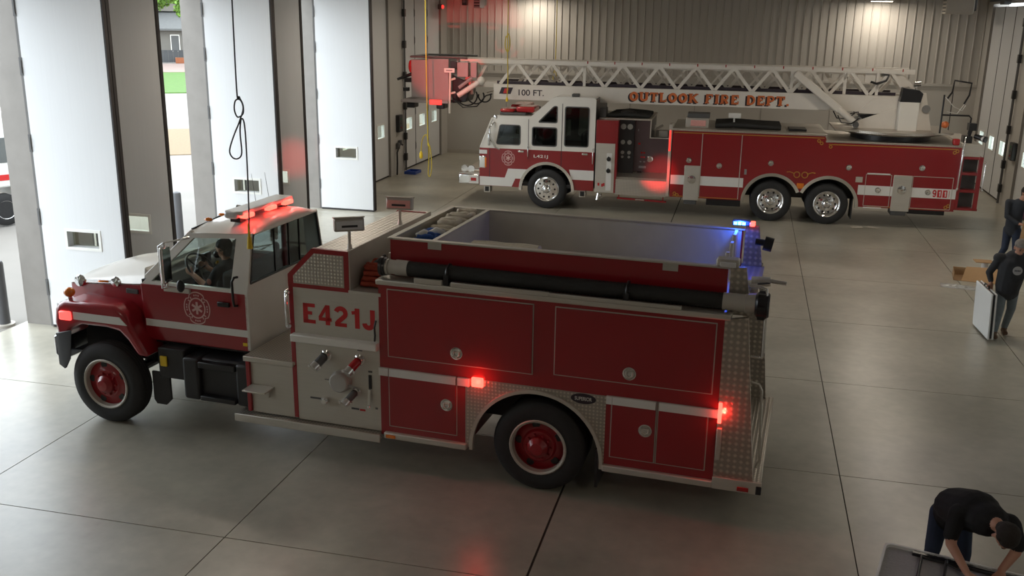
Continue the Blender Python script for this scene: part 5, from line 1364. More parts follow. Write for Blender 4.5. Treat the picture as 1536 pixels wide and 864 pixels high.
# lattice: each diagonal its own piece
def lattice(base, v, u0, n, pitch, th, post_every=0):
    for k in range(n):
        a = u0+k*pitch
        MB().bar((a, v, 3.32), (a+pitch*0.46, v, 3.90), 0.05, th).build('lattice_bar', LADWHITE, base, smooth=0)
        MB().bar((a+pitch*0.50, v, 3.90), (a+pitch*0.97, v, 3.32), 0.05, th).build('lattice_bar', LADWHITE, base, smooth=0)
lattice(LBN, VN, -1.60, 11, 0.985, 0.085)
lattice(LBF, VFA, -1.25, 11, 0.985, 0.085)
for u in (0.78, 6.28, 7.62, 8.42): MB().bar((u, VN, 3.32), (u, VN, 3.90), 0.05, 0.075).build('lattice_bar', LADWHITE, LBN, smooth=0)
for u in (-2.0, -2.35):
    MB().bar((u-0.3, VN+0.1, 3.34), (u+0.02, VN+0.1, 3.90), 0.05, 0.075).build('lattice_bar', LADWHITE, LBN, smooth=0)
MB().bar((-2.62, VN+0.05, 3.9), (-2.42, VN+0.05, 3.0), 0.05, 0.08).build('lattice_bar', LADWHITE, LBN, smooth=0)
for k in range(10):
    a = -1.0+k*1.02
    MB().bar((a, 1.05, 3.34), (a+0.40, 1.05, 3.82), 0.04, 0.05).build('inner_lattice_bar', LADWHITE, LBN, smooth=0)
    MB().bar((a+0.60, 1.45, 3.82), (a+0.98, 1.45, 3.34), 0.04, 0.05).build('inner_lattice_bar', LADWHITE, LBF, smooth=0)
for v in (1.05, 1.45):
    MB().bar((-2.7, v, 3.85), (8.9, v, 3.85), 0.06, 0.07).build('inner_rail', LADWHITE, LBN, smooth=0)
    MB().bar((-2.7, v, 3.28), (8.9, v, 3.28), 0.06, 0.16).build('inner_rail', LADWHITE, LBN, smooth=0)
for k in range(33): MB().cyl((-2.0+k*0.33, VN, 3.06), (-2.0+k*0.33, VFA, 3.06), 0.02, n=6).build('rung', ALUD, LBN)
for k in range(12):
    B(0.85+k*0.74, 0.875+k*0.74, VN-0.045, VN-0.04, 3.93, 4.0).build('rail_marker', REDLENS, LBN, smooth=0)
# lettering
lettering('length_mark', '100 FT.', -1.06, VN-0.037, 3.02, 0.72, 0.165, BLACKTXT, LBN, bold=0.01)
lg = MB().prism([(-1.62, 3.05), (-1.55, 3.23), (-1.22, 3.23), (-1.29, 3.05)], 'y', VN-0.04, VN-0.036).build('maker_mark', BLACKTXT, LBN, smooth=0)
MB().prism([(-1.50, 3.07), (-1.46, 3.20), (-1.34, 3.20), (-1.38, 3.07)], 'y', VN-0.044, VN-0.04).build('mark_centre', REDTXT, lg, smooth=0)
stroke_text('letter_shadow', 'OUTLOOK FIRE DEPT.', 2.00, VN-0.036, 2.945, 4.22, 0.25, BLACKTXT, LBN, slab=True, depth=0.003)
stroke_text('letter', 'OUTLOOK FIRE DEPT.', 2.045, VN-0.039, 2.97, 4.22, 0.25, ORANGETXT, LBN, slab=True, depth=0.005)
# lift cylinders
for v in (VN-0.16, VFA+0.16):
    cy = MB().bar((6.35, v, 3.84), (7.55, v, 2.92), 0.14, 0.20).build('lift_cylinder', LADWHITE, T2, bevel=0.03)
    MB().cyl((7.5, v, 2.96), (7.95, v, 2.60), 0.09, n=14).build('cylinder_rod', LADWHITE, cy)
    MB().cyl((7.97, v-0.1, 2.57), (7.97, v+0.1, 2.57), 0.08, n=14).build('rod_eye', DARKGREY, cy)
    h_ = MB(); h_.tube([(7.5, v-0.1, 2.8), (7.6, v-0.13, 2.62), (7.85, v-0.13, 2.6), (8.05, v-0.12, 2.75), (8.0, v-0.1, 2.9), (7.8, v-0.1, 2.85)], 0.018, n=6); h_.build('hydraulic_hose', BLACKP, cy, smooth=60)
# turntable
tt = MB().lathe([(1.30, 0.0), (1.36, 0.04), (1.36, 0.10), (1.0, 0.12), (0.0015, 0.12)], (8.95, W2/2, 2.36), 'z', 48, cap=False).build('turntable', TREAD, T2)
MB().lathe([(1.0, 0.0), (1.0, 0.16)], (8.95, W2/2, 2.20), 'z', 40).build('turntable_ring', BLACKP, tt)
MB().prism([(7.45, 0.25), (10.25, 0.25), (10.35, 0.45), (10.35, W2-0.35), (7.45, W2-0.35)], 'z', 2.42, 2.46).build('turntable_deck', TREAD, tt, smooth=0)
for v in (0.70, 1.72):
    MB().prism([(8.02, 2.50), (7.98, 2.58), (8.06, 2.68), (9.05, 3.06), (9.25, 3.42), (9.62, 3.42), (9.85, 2.46), (8.10, 2.46)], 'y', v, v+0.06).build('support_cheek', LADWHITE, tt, bevel=0.01)
MB().prism([(7.95, 2.85), (8.35, 3.25), (9.35, 3.30), (9.2, 3.05), (8.85, 2.88), (8.4, 2.84)], 'y', 0.74, 0.80).build('heel_plate', LADWHITE, tt, bevel=0.01)
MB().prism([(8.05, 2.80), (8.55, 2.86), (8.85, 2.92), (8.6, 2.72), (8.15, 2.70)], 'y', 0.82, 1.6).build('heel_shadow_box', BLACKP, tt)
cb_ = B(8.97, 9.44, 0.40, 0.70, 2.46, 3.20).build('control_pedestal', WHITE, tt, bevel=0.015)
MB().prism([(8.96, 3.20), (9.0, 3.56), (9.40, 3.50), (9.50, 3.42), (9.46, 3.20)], 'y', 0.39, 0.71).build('pedestal_hood', BLACKP, cb_, bevel=0.01)
sl = MB(); sl.cyl((9.34, 0.6, 3.5), (9.34, 0.6, 3.62), 0.02, n=8); sl.cyl((9.28, 0.55, 3.64), (9.44, 0.5, 3.66), 0.06, n=12); sl.build('pedestal_lamp', CHROME, cb_)
pv_ = MB(); pv_.cyl((9.66, 0.66, 3.02), (9.66, 0.72, 3.02), 0.10, n=18); pv_.build('pivot_pin', GREY, tt)
MB().prism([(8.1, 3.62), (8.12, 3.90), (8.9, 3.92), (9.3, 3.60), (9.05, 3.52), (8.7, 3.80), (8.4, 3.62)], 'y', VN+0.04, VN+0.10).build('cable_guide', LADWHITE, LBN, smooth=0)
hh_ = MB(); hh_.tube([(8.25, VN-0.02, 3.66), (8.4, VN-0.06, 3.62), (8.62, VN-0.06, 3.70), (8.68, VN-0.03, 3.84), (8.5, VN-0.02, 3.86)], 0.03, n=8); hh_.build('air_hose', BLACKP, LBN, smooth=60)
# railings on the deck behind the turntable
rl = MB(); rl.tube([(9.98, 0.3, 2.46), (9.98, 0.3, 3.42)], 0.022, n=8); rl.tube([(9.98, 0.3, 2.92), (10.62, 0.3, 2.92), (10.68, 0.3, 2.86), (10.66, 0.3, 2.46)], 0.022, n=8); rl.build('deck_railing', BLACKP, tt, smooth=60)
rl = MB(); rl.tube([(10.28, 1.4, 3.25), (10.38, 1.4, 3.42), (10.40, 1.4, 3.72), (10.82, 1.4, 3.66), (10.80, 1.4, 3.35), (10.70, 1.4, 3.12)], 0.025, n=8); rl.tube([(10.40, 1.4, 3.4), (10.4, 1.4, 2.4)], 0.012, n=6); rl.build('escape_rail', BLACKP, T2, smooth=60)
rl = MB(); rl.tube([(10.05, 0.5, 3.35), (10.3, 0.6, 3.1), (10.55, 0.8, 3.0), (10.7, 1.2, 3.1)], 0.012, n=6); rl.tube([(10.1, 0.35, 3.0), (10.35, 0.4, 2.95), (10.6, 0.9, 3.15)], 0.010, n=6); rl.build('safety_chain', STRIPE, tt, smooth=60)
m = MB(); m.ball((10.12, 0.5, 2.66), (0.10, 0.1, 0.09)); m.build('orange_cord_coil', ORANGETXT, tt)
m = MB(); m.box(10.55, 10.75, 0.2, 0.5, 2.25, 2.42); m.cyl((10.68, 0.3, 2.40), (10.72, 0.3, 2.58), 0.04, n=8); m.box(10.64, 10.82, 0.2, 0.45, 2.56, 2.74); m.cyl((10.82, 0.3, 2.42), (11.05, 0.1, 2.36), 0.06, 0.08, n=12); m.build('rear_monitor', BLACKP, T2)
MB().lathe([(0.05, 0), (0.06, -0.03), (0.001, -0.05)], (10.98, 0.12, 2.38), 'y', 12, cap=False).build('monitor_lens', CLEARLENS, T2)
# --- basket
BK = empty('rescue_basket', parent=T2)
GP = mat('basket_grey_aluminium', (0.30, 0.27, 0.265), rough=0.45, metal=0.25, noise=0.1, nscale=4)
B(-4.08, -3.60, 0.42, 0.47, 2.90, 3.94).build('basket_panel', GP, BK, bevel=0.01)
B(-3.58, -2.98, 0.36, 0.42, 2.80, 3.98).build('basket_panel', GP, BK, bevel=0.01)
B(-4.08, -3.0, 2.06, 2.12, 2.85, 3.95).build('basket_panel', GP, BK, bevel=0.01)
B(-4.10, -4.05, 0.45, 2.1, 2.90, 3.94).build('basket_panel', GP, BK, bevel=0.01)
B(-4.38, -2.98, 0.30, 2.2, 2.76, 2.84).build('basket_floor', GP, BK, bevel=0.01)
plabel(B(-3.52, -3.16, 0.27, 0.32, 2.72, 2.86).build('basket_lamp', REDSOFT, BK, bevel=0.015), 'glowing red basket lamp')
for u in (-4.12, -3.24): B(u-0.12, u+0.12, 0.4, 0.8, 2.60, 2.76).build('basket_foot', BLACKP, BK, bevel=0.03)
rl = MB(); rl.tube([(-4.10, 0.44, 4.02), (-2.9, 0.38, 4.03), (-2.5, 0.6, 4.0)], 0.03, n=8); rl.tube([(-4.10, 0.44, 4.02), (-4.12, 2.1, 4.02), (-2.6, 2.1, 4.02)], 0.03, n=8); rl.build('basket_rail', DARKGREY, BK, smooth=60)
sg = B(-3.08, -2.78, 0.26, 0.28, 3.62, 3.74).build('basket_sign', STRIPE, BK, bevel=0.006)
B(-3.02, -2.84, 0.252, 0.26, 3.665, 3.695).build('sign_line', GREY, sg)
tb_ = MB(); tb_.cyl((-2.93, 0.28, 2.50), (-2.91, 0.28, 3.62), 0.03, n=10); tb_.bar((-2.92, 0.3, 3.42), (-2.8, 0.4, 3.46), 0.05, 0.05); tb_.bar((-2.92, 0.3, 3.05), (-2.8, 0.4, 3.08), 0.05, 0.05); tb_.build('waterway_tube', LADWHITE, BK)
B(-2.76, -2.44, 0.45, 0.62, 3.50, 3.90).build('breathing_air_box', GP, BK, bevel=0.01)
B(-2.40, -2.22, 0.55, 0.7, 3.48, 3.90).build('breathing_air_box', GP, BK, bevel=0.01)
B(-2.95, -2.76, 0.42, 0.75, 3.70, 3.92).build('switch_box', BLACKP, BK, bevel=0.01)
MB().prism([(-2.95, 2.75), (-2.95, 3.55), (-2.6, 3.4), (-2.45, 3.1), (-2.55, 2.80)], 'y', 0.62, 1.4).build('knuckle_housing', BLACKP, BK, bevel=0.02)
ar = MB(); ar.cyl((-2.75, 0.52, 2.98), (-2.10, 0.6, 3.40), 0.075, n=12); ar.ball((-2.10, 0.6, 3.40), 0.12); ar.build('levelling_arm', LADWHITE, BK)
ar = MB(); ar.cyl((-2.72, 0.5, 3.2), (-2.35, 0.55, 3.48), 0.05, n=10); ar.build('levelling_arm', GP, BK)
hs_ = MB()
for (c, r_, x0) in ((0.0, 0.30, -2.50), (0.03, 0.24, -2.25), (0.06, 0.18, -2.0)):
    hs_.tube([(x0+r_*math.cos(a), 0.55+c, 2.98+r_*0.9*math.sin(a)) for a in [PI*0.9+i*PI*1.25/14 for i in range(15)]], 0.022, n=6)
hs_.tube([(-2.9, 0.5, 2.9), (-2.6, 0.5, 2.66), (-2.2, 0.52, 2.70), (-1.95, 0.55, 3.0), (-1.78, 0.6, 3.05)], 0.02, n=6)
hs_.build('hydraulic_hose', BLACKP, BK, smooth=60)
mn = MB(); mn.cyl((-4.14, 0.9, 3.55), (-4.62, 0.75, 3.36), 0.05, 0.035, n=12); mn.ball((-4.16, 0.9, 3.56), 0.10); mn.cyl((-4.2, 0.9, 3.5), (-4.2, 0.9, 3.0), 0.04, n=10); mn.box(-4.35, -4.18, 0.6, 0.75, 3.3, 3.42); mn.box(-4.4, -4.25, 0.6, 0.75, 3.05, 3.15)
mn.build('water_cannon', BLACKP, BK)
kk = MB(); kk.ball((-4.12, 0.5, 3.75), (0.08, 0.05, 0.18)); kk.build('basket_gate', REDLENS, BK)
# ------------------------------------------------------------------ hoses lying in the pumper's bins (things of their own)
def t1p(u, v, z):
    c, s = math.cos(math.radians(-3.874)), math.sin(math.radians(-3.874))
    return Vector((-7.77+u*c-v*s, 10.09+u*s+v*c, z))
def in_t1(name, u, v, z, label, cat, group=None):
    p = t1p(u, v, z); o = empty(name, p, math.radians(-3.874)); tag(o, label, cat, group); return o
def flaked(o, name, w_, l_, n, th, m, wob, seed):
    """flat hose flaked back and forth"""
    rnd = random.Random(seed); path = []
    for k in range(n):
        y = -l_/2+l_*k/(n-1); e = w_/2*(0.85+0.15*rnd.random())
        xs = (-e, e) if k % 2 == 0 else (e, -e)
        for i in range(5):
            t = i/4; path.append((xs[0]*(1-t)+xs[1]*t, y+rnd.uniform(-wob, wob), th+rnd.uniform(0, wob)+0.02*math.sin(k*1.7)))
    return MB().tube(path, th, n=7).build(name, m, o, smooth=60)
o = in_t1('folded_hose', 4.23, 1.58, 2.60, 'cream canvas hose heaped in the front bin of the pumper', 'hose')
flaked(o, 'hose_folds', 0.30, 0.9, 12, 0.045, CANVAS, 0.02, 1)
o2 = flaked(o, 'hose_folds', 0.24, 0.7, 9, 0.045, CANVAS, 0.02, 2); o2.location = (0.02, 0.06, 0.07)
o = in_t1('bin_shelf', 4.22, 1.22, 2.292, 'grey shelf board under the hoses in the front bin', 'shelf')
B(-0.21, 0.21, -0.9, 0.9, 0.25, 0.28).build('board', ALUD, o); 
for y in (-0.8, 0.8): B(-0.2, 0.2, y-0.03, y+0.03, 0.0, 0.25).build('bearer', ALUD, o)
o.location.z = 2.292
o = in_t1('rope_bundle', 4.21, 0.81, 2.592, 'blue rope bundle with white wraps beside the cream hose', 'rope')
flaked(o, 'rope_coils', 0.28, 0.42, 9, 0.03, BLUEH, 0.02, 3)
q = flaked(o, 'rope_coils', 0.22, 0.30, 6, 0.03, BLUEH, 0.02, 4); q.location = (0, 0, 0.055)
for k, (x, y, a) in enumerate(((-0.04, -0.09, 0.4), (0.05, 0.07, 0.2))):
    m = MB(); m.tube([(x-0.09, y-0.02, 0.09), (x, y, 0.135), (x+0.09, y+0.03, 0.10)], [0.03, 0.04, 0.03], n=8); m.build('white_wrap', STRIPE, o, smooth=60)
o = in_t1('folded_hose', 5.55, 0.52, 2.29, 'pale flat hose lying along the near side of the main hose bed', 'hose')
for k in range(4):
    q = flaked(o, 'hose_folds', 1.3-0.15*k, 0.34, 6, 0.05, CANVAS, 0.012, 40+k); q.location = (-0.12*k, 0, 0.095*k)
o = in_t1('folded_hose', 6.9, 0.52, 2.29, 'pale flat hose bundle at the tail end of the main hose bed', 'hose')
for k in range(4):
    q = flaked(o, 'hose_folds', 0.9-0.06*k, 0.36, 7, 0.045, CANVAS, 0.01, 8+k); q.location = (0.02*k, 0, 0.085*k)
o = in_t1('crosslay_hose', 3.72, 0.42, 2.15, 'red attack hose coiled in the crosslay tray behind the pump panel', 'hose')
for k in range(4):
    q = flaked(o, 'hose_coil', 0.24-0.02*k, 0.5-0.05*k, 8, 0.032, REDHOSE, 0.015, 20+k); q.location = (0, 0, 0.06*k)
m = MB(); m.cyl((-0.02, -0.1, 0.24), (0.02, 0.12, 0.30), 0.03, 0.02, n=10); m.build('nozzle', BLACKP, o)

# ------------------------------------------------------------------ cords hanging from the ceiling
CORDK = mat('cord_black', (0.03, 0.03, 0.035), rough=0.6, noise=0.1)
CORDY = mat('cord_yellow', (0.62, 0.48, 0.05), rough=0.5, noise=0.1)
c = empty('drop_cord', (-5.52, 9.97, 2.52)); tag(c, 'black charging cord hanging from the ceiling to the cab roof, tied in a loop', 'cord')
zt = ZC-2.52
path = [(-0.04, 0, zt), (-0.03, 0, zt-1.5), (-0.045, 0, 1.85), (-0.02, 0, 1.75), (0.02, 0, 1.66), (0.015, 0, 1.56), (-0.06, 0.01, 1.52), (-0.10, 0.02, 1.60), (-0.08, 0.02, 1.70), (-0.02, 0.02, 1.71), (0.015, 0.01, 1.62), (-0.03, 0, 1.48), (-0.12, 0, 1.30), (-0.18, 0, 1.14), (-0.15, 0, 1.06), (-0.08, 0, 1.05), (-0.03, 0, 1.12), (-0.035, 0, 1.35), (-0.01, 0, 1.50), (0.025, 0, 1.44), (0.03, 0, 1.1), (0.02, 0, 0.6), (0.0, 0, 0.10)]
MB().cord(path, 0.0085).build('cord', CORDK, c, smooth=60)
m = MB(); m.cyl((0, 0, 0.14), (0, 0, 0.0), 0.022, 0.034, n=12); m.cyl((0, 0, 0.30), (0, 0, 0.13), 0.011, 0.016, n=8); plabel(m.build('plug', YELLOW, c), 'yellow plug')
c = empty('drop_cord', (-8.33, 25.0, 0.9)); tag(c, 'yellow drop cord looped up in front of the closed bay doors', 'cord')
path = [(-0.05, 0, ZC-0.9), (-0.03, 0, 3.0), (0.0, 0, 1.0), (0.0, 0, 0.93), (0.06, 0, 0.8), (0.09, 0, 0.55), (0.10, 0, 0.25), (0.07, 0, 0.05), (0.03, 0, 0.0), (0.0, 0, 0.08), (0.02, 0, 0.4), (0.03, 0, 0.75), (0.0, 0, 0.95), (-0.03, 0, 1.12), (-0.10, 0, 1.10), (-0.17, 0, 0.95), (-0.20, 0, 0.66)]
MB().cord(path, 0.014).build('cord', CORDY, c, smooth=60)
MB().lathe([(0.018, 0.16), (0.045, 0.10), (0.05, 0.0), (0.03, -0.04)], (-0.20, 0, 0.52), 'z', 12).build('plug', YELLOW, c)
c = empty('drop_cord', (-6.52, 26.55, 2.86)); tag(c, 'yellow drop cord hanging over the front of the ladder', 'cord')
path = [(-0.01, 0, ZC-2.86), (0, 0, 2.0), (-0.05, 0, 1.75), (-0.07, 0, 1.5), (0.0, 0, 1.35), (0.06, 0, 1.5), (0.05, 0, 1.75), (0, 0, 1.80), (0.0, 0, 1.3), (0.02, 0, 0.6), (0.0, 0, 0.1)]
MB().cord(path, 0.014).build('cord', CORDY, c, smooth=60)
MB().lathe([(0.018, 0.12), (0.04, 0.06), (0.035, 0.0)], (0, 0, 0.0), 'z', 12).build('plug', YELLOW, c)
c = empty('drop_cord', (-5.75, 29.5, 3.1)); tag(c, 'yellow drop cord hanging behind the ladder lattice', 'cord')
path = [(0, 0, ZC-3.1), (0.01, 0, 1.6), (0.0, 0, 0.6), (-0.05, 0, 0.35), (-0.04, 0, 0.1), (0.02, 0, 0.0), (0.06, 0, 0.15), (0.03, 0, 0.4), (0, 0, 0.6)]
MB().cord(path, 0.014).build('cord', CORDY, c, smooth=60)
MB().cyl((0, 0, 0.55), (0, 0, 0.68), 0.03, n=8).build('cord_grip', YELLOW, c)

# ------------------------------------------------------------------ fittings on the walls
def control_box(name, loc, size, lab):
    t = empty(name, loc); tag(t, lab, 'control box')
    sx, sy, sz = size
    B(-sx/2, sx/2, -sy/2, sy/2, 0, sz).build('case', BLACKP, t, bevel=0.015)
    s = 1 if loc[0] < 0 else -1
    x = sx/2*s
    for k, mt in enumerate((REDLENS, DARKGREY, mat('green_button', (0.02, 0.2, 0.05), rough=0.4, noise=0.05))):
        MB().cyl((x-0.005*s, 0, sz*(0.25+0.25*k)), (x+0.015*s, 0, sz*(0.25+0.25*k)), 0.025, n=10).build('button', mt, t)
control_box('door_control_box', (XL+0.07, 30.45, 1.40), (0.13, 0.34, 0.56), 'black control box on the left pier beside the corner door')
control_box('door_control_box', (XR-0.07, 29.98, 1.42), (0.13, 0.34, 0.50), 'black control box on the right pier beside the corner door')
t = empty('air_reel', (XL+0.09, 30.35, 0.0)); tag(t, 'black hose and pipe fittings standing against the left pier', 'hose')
m = MB(); m.tube([(0.0, -0.25, 0.02), (0.02, -0.27, 0.4), (0.0, -0.22, 0.75), (0.02, -0.05, 0.95), (0.0, 0.12, 1.02), (0.02, 0.25, 0.95)], 0.03, n=8); m.build('hose', HOSEBLK, t, smooth=60)
m = MB(); m.box(-0.07, 0.03, -0.12, 0.0, 0.85, 1.05); m.box(-0.07, 0.04, 0.08, 0.2, 0.98, 1.12); m.build('fitting', DARKGREY, t, bevel=0.01)
t = empty('blue_tray', (XL+0.42, 30.72, 0.0)); tag(t, 'flat blue plastic tray on the floor at the left pier', 'tray')
m = MB(); m.box(-0.2, 0.2, -0.3, 0.3, 0.0, 0.02); m.build('base', mat('blue_plastic', (0.02, 0.06, 0.30), rough=0.4, noise=0.1), t)
for (a, b, cc, d_) in ((-0.2, 0.2, -0.3, -0.28), (-0.2, 0.2, 0.28, 0.3), (-0.2, -0.18, -0.28, 0.28), (0.18, 0.2, -0.28, 0.28)): B(a, b, cc, d_, 0.02, 0.09).build('rim', MATS['blue_plastic'], t, smooth=0)
# door latch rods: dark vertical bars on the piers
for x, y, lab in ((XL+0.085, 31.0, 'dark vertical latch rod with clamps on the left pier'), (XR-0.085, 30.72, 'dark vertical latch rod with clamps on the right pier')):
    t = empty('latch_rod', (x, y, 0)); tag(t, lab, 'rod')
    MB().cyl((0, 0, 0.05), (0, 0, 5.6), 0.035, n=8).build('rod', DARKGREY, t)
    for z in (0.5, 1.2, 2.2, 3.2, 4.2, 5.2): B(-0.05, 0.05, -0.07, 0.07, z-0.12, z+0.12).build('clamp', BLACKP, t, bevel=0.01)
# unit heater, alarm beacon, vent box near the ceiling
t = empty('unit_heater', (6.35, 34.7, 5.42)); tag(t, 'beige unit heater hung high in the right back corner', 'heater')
B(-0.42, 0.42, -0.3, 0.3, 0.0, 0.75).build('case', mat('heater_beige', (0.5, 0.46, 0.4), rough=0.5, noise=0.05), t, bevel=0.02)
for k in range(6): B(-0.425, -0.35, -0.26, 0.26, 0.06+k*0.11, 0.10+k*0.11).build('louvre', BLACKP, t)
B(0.42, 0.52, -0.15, 0.15, 0.1, 0.6).build('fan_guard', DARKGREY, t, bevel=0.02)
m = MB()
for x in (-0.35, 0.35): m.cyl((x, 0, 0.75), (x, 0, ZC-5.42), 0.012, n=6)
m.build('hanger_rod', DARKGREY, t)
t = empty('unit_heater', (-9.65, 34.9, 5.40)); tag(t, 'dark louvred unit heater hung high near the left back corner', 'heater')
B(-0.12, 0.12, -0.3, 0.3, 0.0, 0.7).build('case', GREY, t, bevel=0.02)
for k in range(6): B(-0.10, 0.10, -0.31, -0.29, 0.06+k*0.10, 0.10+k*0.10).build('louvre', BLACKP, t)
m = MB()
for y in (-0.2, 0.2): m.cyl((0, y, 0.7), (0, y, ZC-5.40), 0.012, n=6)
m.build('hanger_rod', DARKGREY, t)
t = empty('alarm_beacon', (-11.08, 34.9, 5.36)); tag(t, 'small red alarm beacon high on the left wall near the corner', 'beacon')
B(-0.11, 0.03, -0.07, 0.07, -0.02, 0.16).build('bracket', DARKGREY, t, bevel=0.01)
plabel(MB().ball((0.06, 0, 0.07), (0.06, 0.06, 0.07)).build('lens', REDSOFT, t), 'glowing red lens')
t = empty('wall_speaker', (-10.45, 35.82, 5.50)); tag(t, 'small dark speaker high on the back wall beside the red beacon', 'speaker')
B(-0.09, 0.09, -0.1, 0.12, 0, 0.28).build('case', BLACKP, t, bevel=0.02); MB().lathe([(0.06, -0.105), (0.05, -0.11), (0.001, -0.10)], (0, 0, 0.14), 'y', 16, cap=False).build('cone', DARKGREY, t)

# ------------------------------------------------------------------ litter and cardboard on the floor
PAPER = mat('paper', (0.62, 0.56, 0.48), rough=0.8, noise=0.05)
for (x, y, a, w_, l_, lab, n) in ((3.02, 26.02, 0.2, 0.30, 0.22, 'sheet of pale paper lying under the ladder truck behind its rear wheel', 'paper_sheet'), (3.42, 26.10, -0.5, 0.30, 0.2, 'crumpled pale paper lying under the ladder truck ahead of the outrigger', 'paper_sheet')):
    m = MB(); n_ = 6
    vs = [((i/n_-0.5)*w_, (j/n_-0.5)*l_, 0.004+0.012*abs(math.sin(i*1.7+j*2.3))) for i in range(n_+1) for j in range(n_+1)]
    fs = [(i*(n_+1)+j, (i+1)*(n_+1)+j, (i+1)*(n_+1)+j+1, i*(n_+1)+j+1) for i in range(n_) for j in range(n_)]
    o = m.add(vs, fs).build(n, PAPER, smooth=30, loc=(x, y, 0), rot=(0, 0, a)); tag(o, lab, 'paper')
bx_ = empty('cardboard_box', (4.95, 21.25, 0), math.radians(-8)); tag(bx_, 'flattened open cardboard box lying on the floor behind the carried table', 'box')
B(-0.45, 0.45, -0.25, 0.30, 0.0, 0.008).build('bottom_panel', CARDD, bx_, smooth=0)
B(-0.45, 0.45, 0.29, 0.298, 0.008, 0.17).build('back_panel', CARDB, bx_, smooth=0)
MB().loft([[(-0.30, -0.25, 0.008), (0.45, -0.25, 0.008), (0.45, -0.245, 0.008), (-0.30, -0.245, 0.008)], [(-0.20, 0.25, 0.20), (0.45, 0.28, 0.22), (0.45, 0.285, 0.215), (-0.20, 0.255, 0.195)]]).build('lid_panel', CARDB, bx_, smooth=0)
B(0.44, 0.448, -0.25, 0.3, 0.008, 0.2).build('end_panel', CARDB, bx_, smooth=0)
B(-0.45, -0.442, -0.25, 0.3, 0.008, 0.15).build('end_panel', CARDD, bx_, smooth=0)
FILM = mat('plastic_film', (0.62, 0.62, 0.60), rough=0.25, noise=0.1, nscale=12, trans=0.35)
m = MB(); n_ = 14; rnd = random.Random(5)
vs = [((i/n_-0.5)*0.78, (j/n_-0.5)*0.36, 0.004+rnd.random()*0.05*(1-abs(2*i/n_-1))*(1-abs(2*j/n_-1))) for i in range(n_+1) for j in range(n_+1)]
fs = [(i*(n_+1)+j, (i+1)*(n_+1)+j, (i+1)*(n_+1)+j+1, i*(n_+1)+j+1) for i in range(n_) for j in range(n_)]
o = m.add(vs, fs).build('plastic_film', FILM, smooth=0, loc=(4.52, 20.52, 0), rot=(0, 0, -0.15)); tag(o, 'crumpled clear plastic film on the floor in front of the cardboard box', 'plastic film')
t = empty('cardboard_tube', (5.22, 21.85, 0)); tag(t, 'short white roll with a brown cardboard lid standing behind the cardboard box', 'roll')
MB().lathe([(0.07, 0.0), (0.07, 0.26)], (0, 0, 0), 'z', 16).build('roll', STRIPE, t); B(-0.22, 0.14, -0.14, 0.14, 0.26, 0.275).build('lid', CARDB, t)
# ------------------------------------------------------------------ people: one continuous body each
SKIN = mat('skin', (0.45, 0.23, 0.155), rough=0.55, noise=0.06, nscale=12)
JEANS = mat('denim', (0.16, 0.19, 0.21), rough=0.9, noise=0.25, nscale=14)
DKJEANS = mat('dark_denim', (0.018, 0.028, 0.055), rough=0.9, noise=0.2, nscale=14)
SWEAT = mat('charcoal_sweatshirt', (0.035, 0.037, 0.042), rough=0.95, noise=0.2, nscale=10, bump=0.2, bscale=14)
TEE = mat('black_tshirt', (0.010, 0.010, 0.011), rough=0.95, noise=0.2, nscale=10, bump=0.2, bscale=14)
JACKET = mat('dark_jacket', (0.022, 0.026, 0.034), rough=0.9, noise=0.2, nscale=10)
UNIFORM = mat('navy_uniform', (0.014, 0.016, 0.022), rough=0.9, noise=0.2, nscale=10)
BOOTS = mat('brown_boots', (0.13, 0.075, 0.045), rough=0.8, noise=0.2)
BLKSHOE = mat('black_shoes', (0.02, 0.02, 0.02), rough=0.6, noise=0.1)
HAIRG = mat('grey_hair', (0.22, 0.20, 0.18), rough=0.9, noise=0.3, nscale=40, bump=0.4, bscale=80)
HAIRD = mat('dark_hair', (0.022, 0.017, 0.014), rough=0.85, noise=0.3, nscale=40, bump=0.4, bscale=80)
EYEM = mat('eye_dark', (0.03, 0.025, 0.02), rough=0.3, noise=0.05)
def capsule(mb, p0, p1, r0, r1, n=12, side=None, flat=1.0):
    p0, p1 = Vector(p0), Vector(p1); d = p1-p0
    if d.length < 1e-6: d = Vector((0, 0, 1e-4)); p1 = p0+d
    t = d.normalized()
    if side is None: a, b = mb._frame(t)
    else:
        a = (Vector(side)-t*Vector(side).dot(t)).normalized(); b = t.cross(a)
    rings = []
    for k in range(1, 6):
        q = PI/2*k/5
        rings.append((p0-t*r0*math.cos(q), r0*math.sin(q)))
    for k in range(1, 5): rings.append((p0.lerp(p1, k/5), r0+(r1-r0)*k/5))
    for k in range(5, 0, -1):
        q = PI/2*k/5
        rings.append((p1+t*r1*math.cos(q), r1*math.sin(q)))
    mb.loft([[c+a*r*math.cos(2*PI*i/n)+b*r*flat*math.sin(2*PI*i/n) for i in range(n)] for c, r in rings])
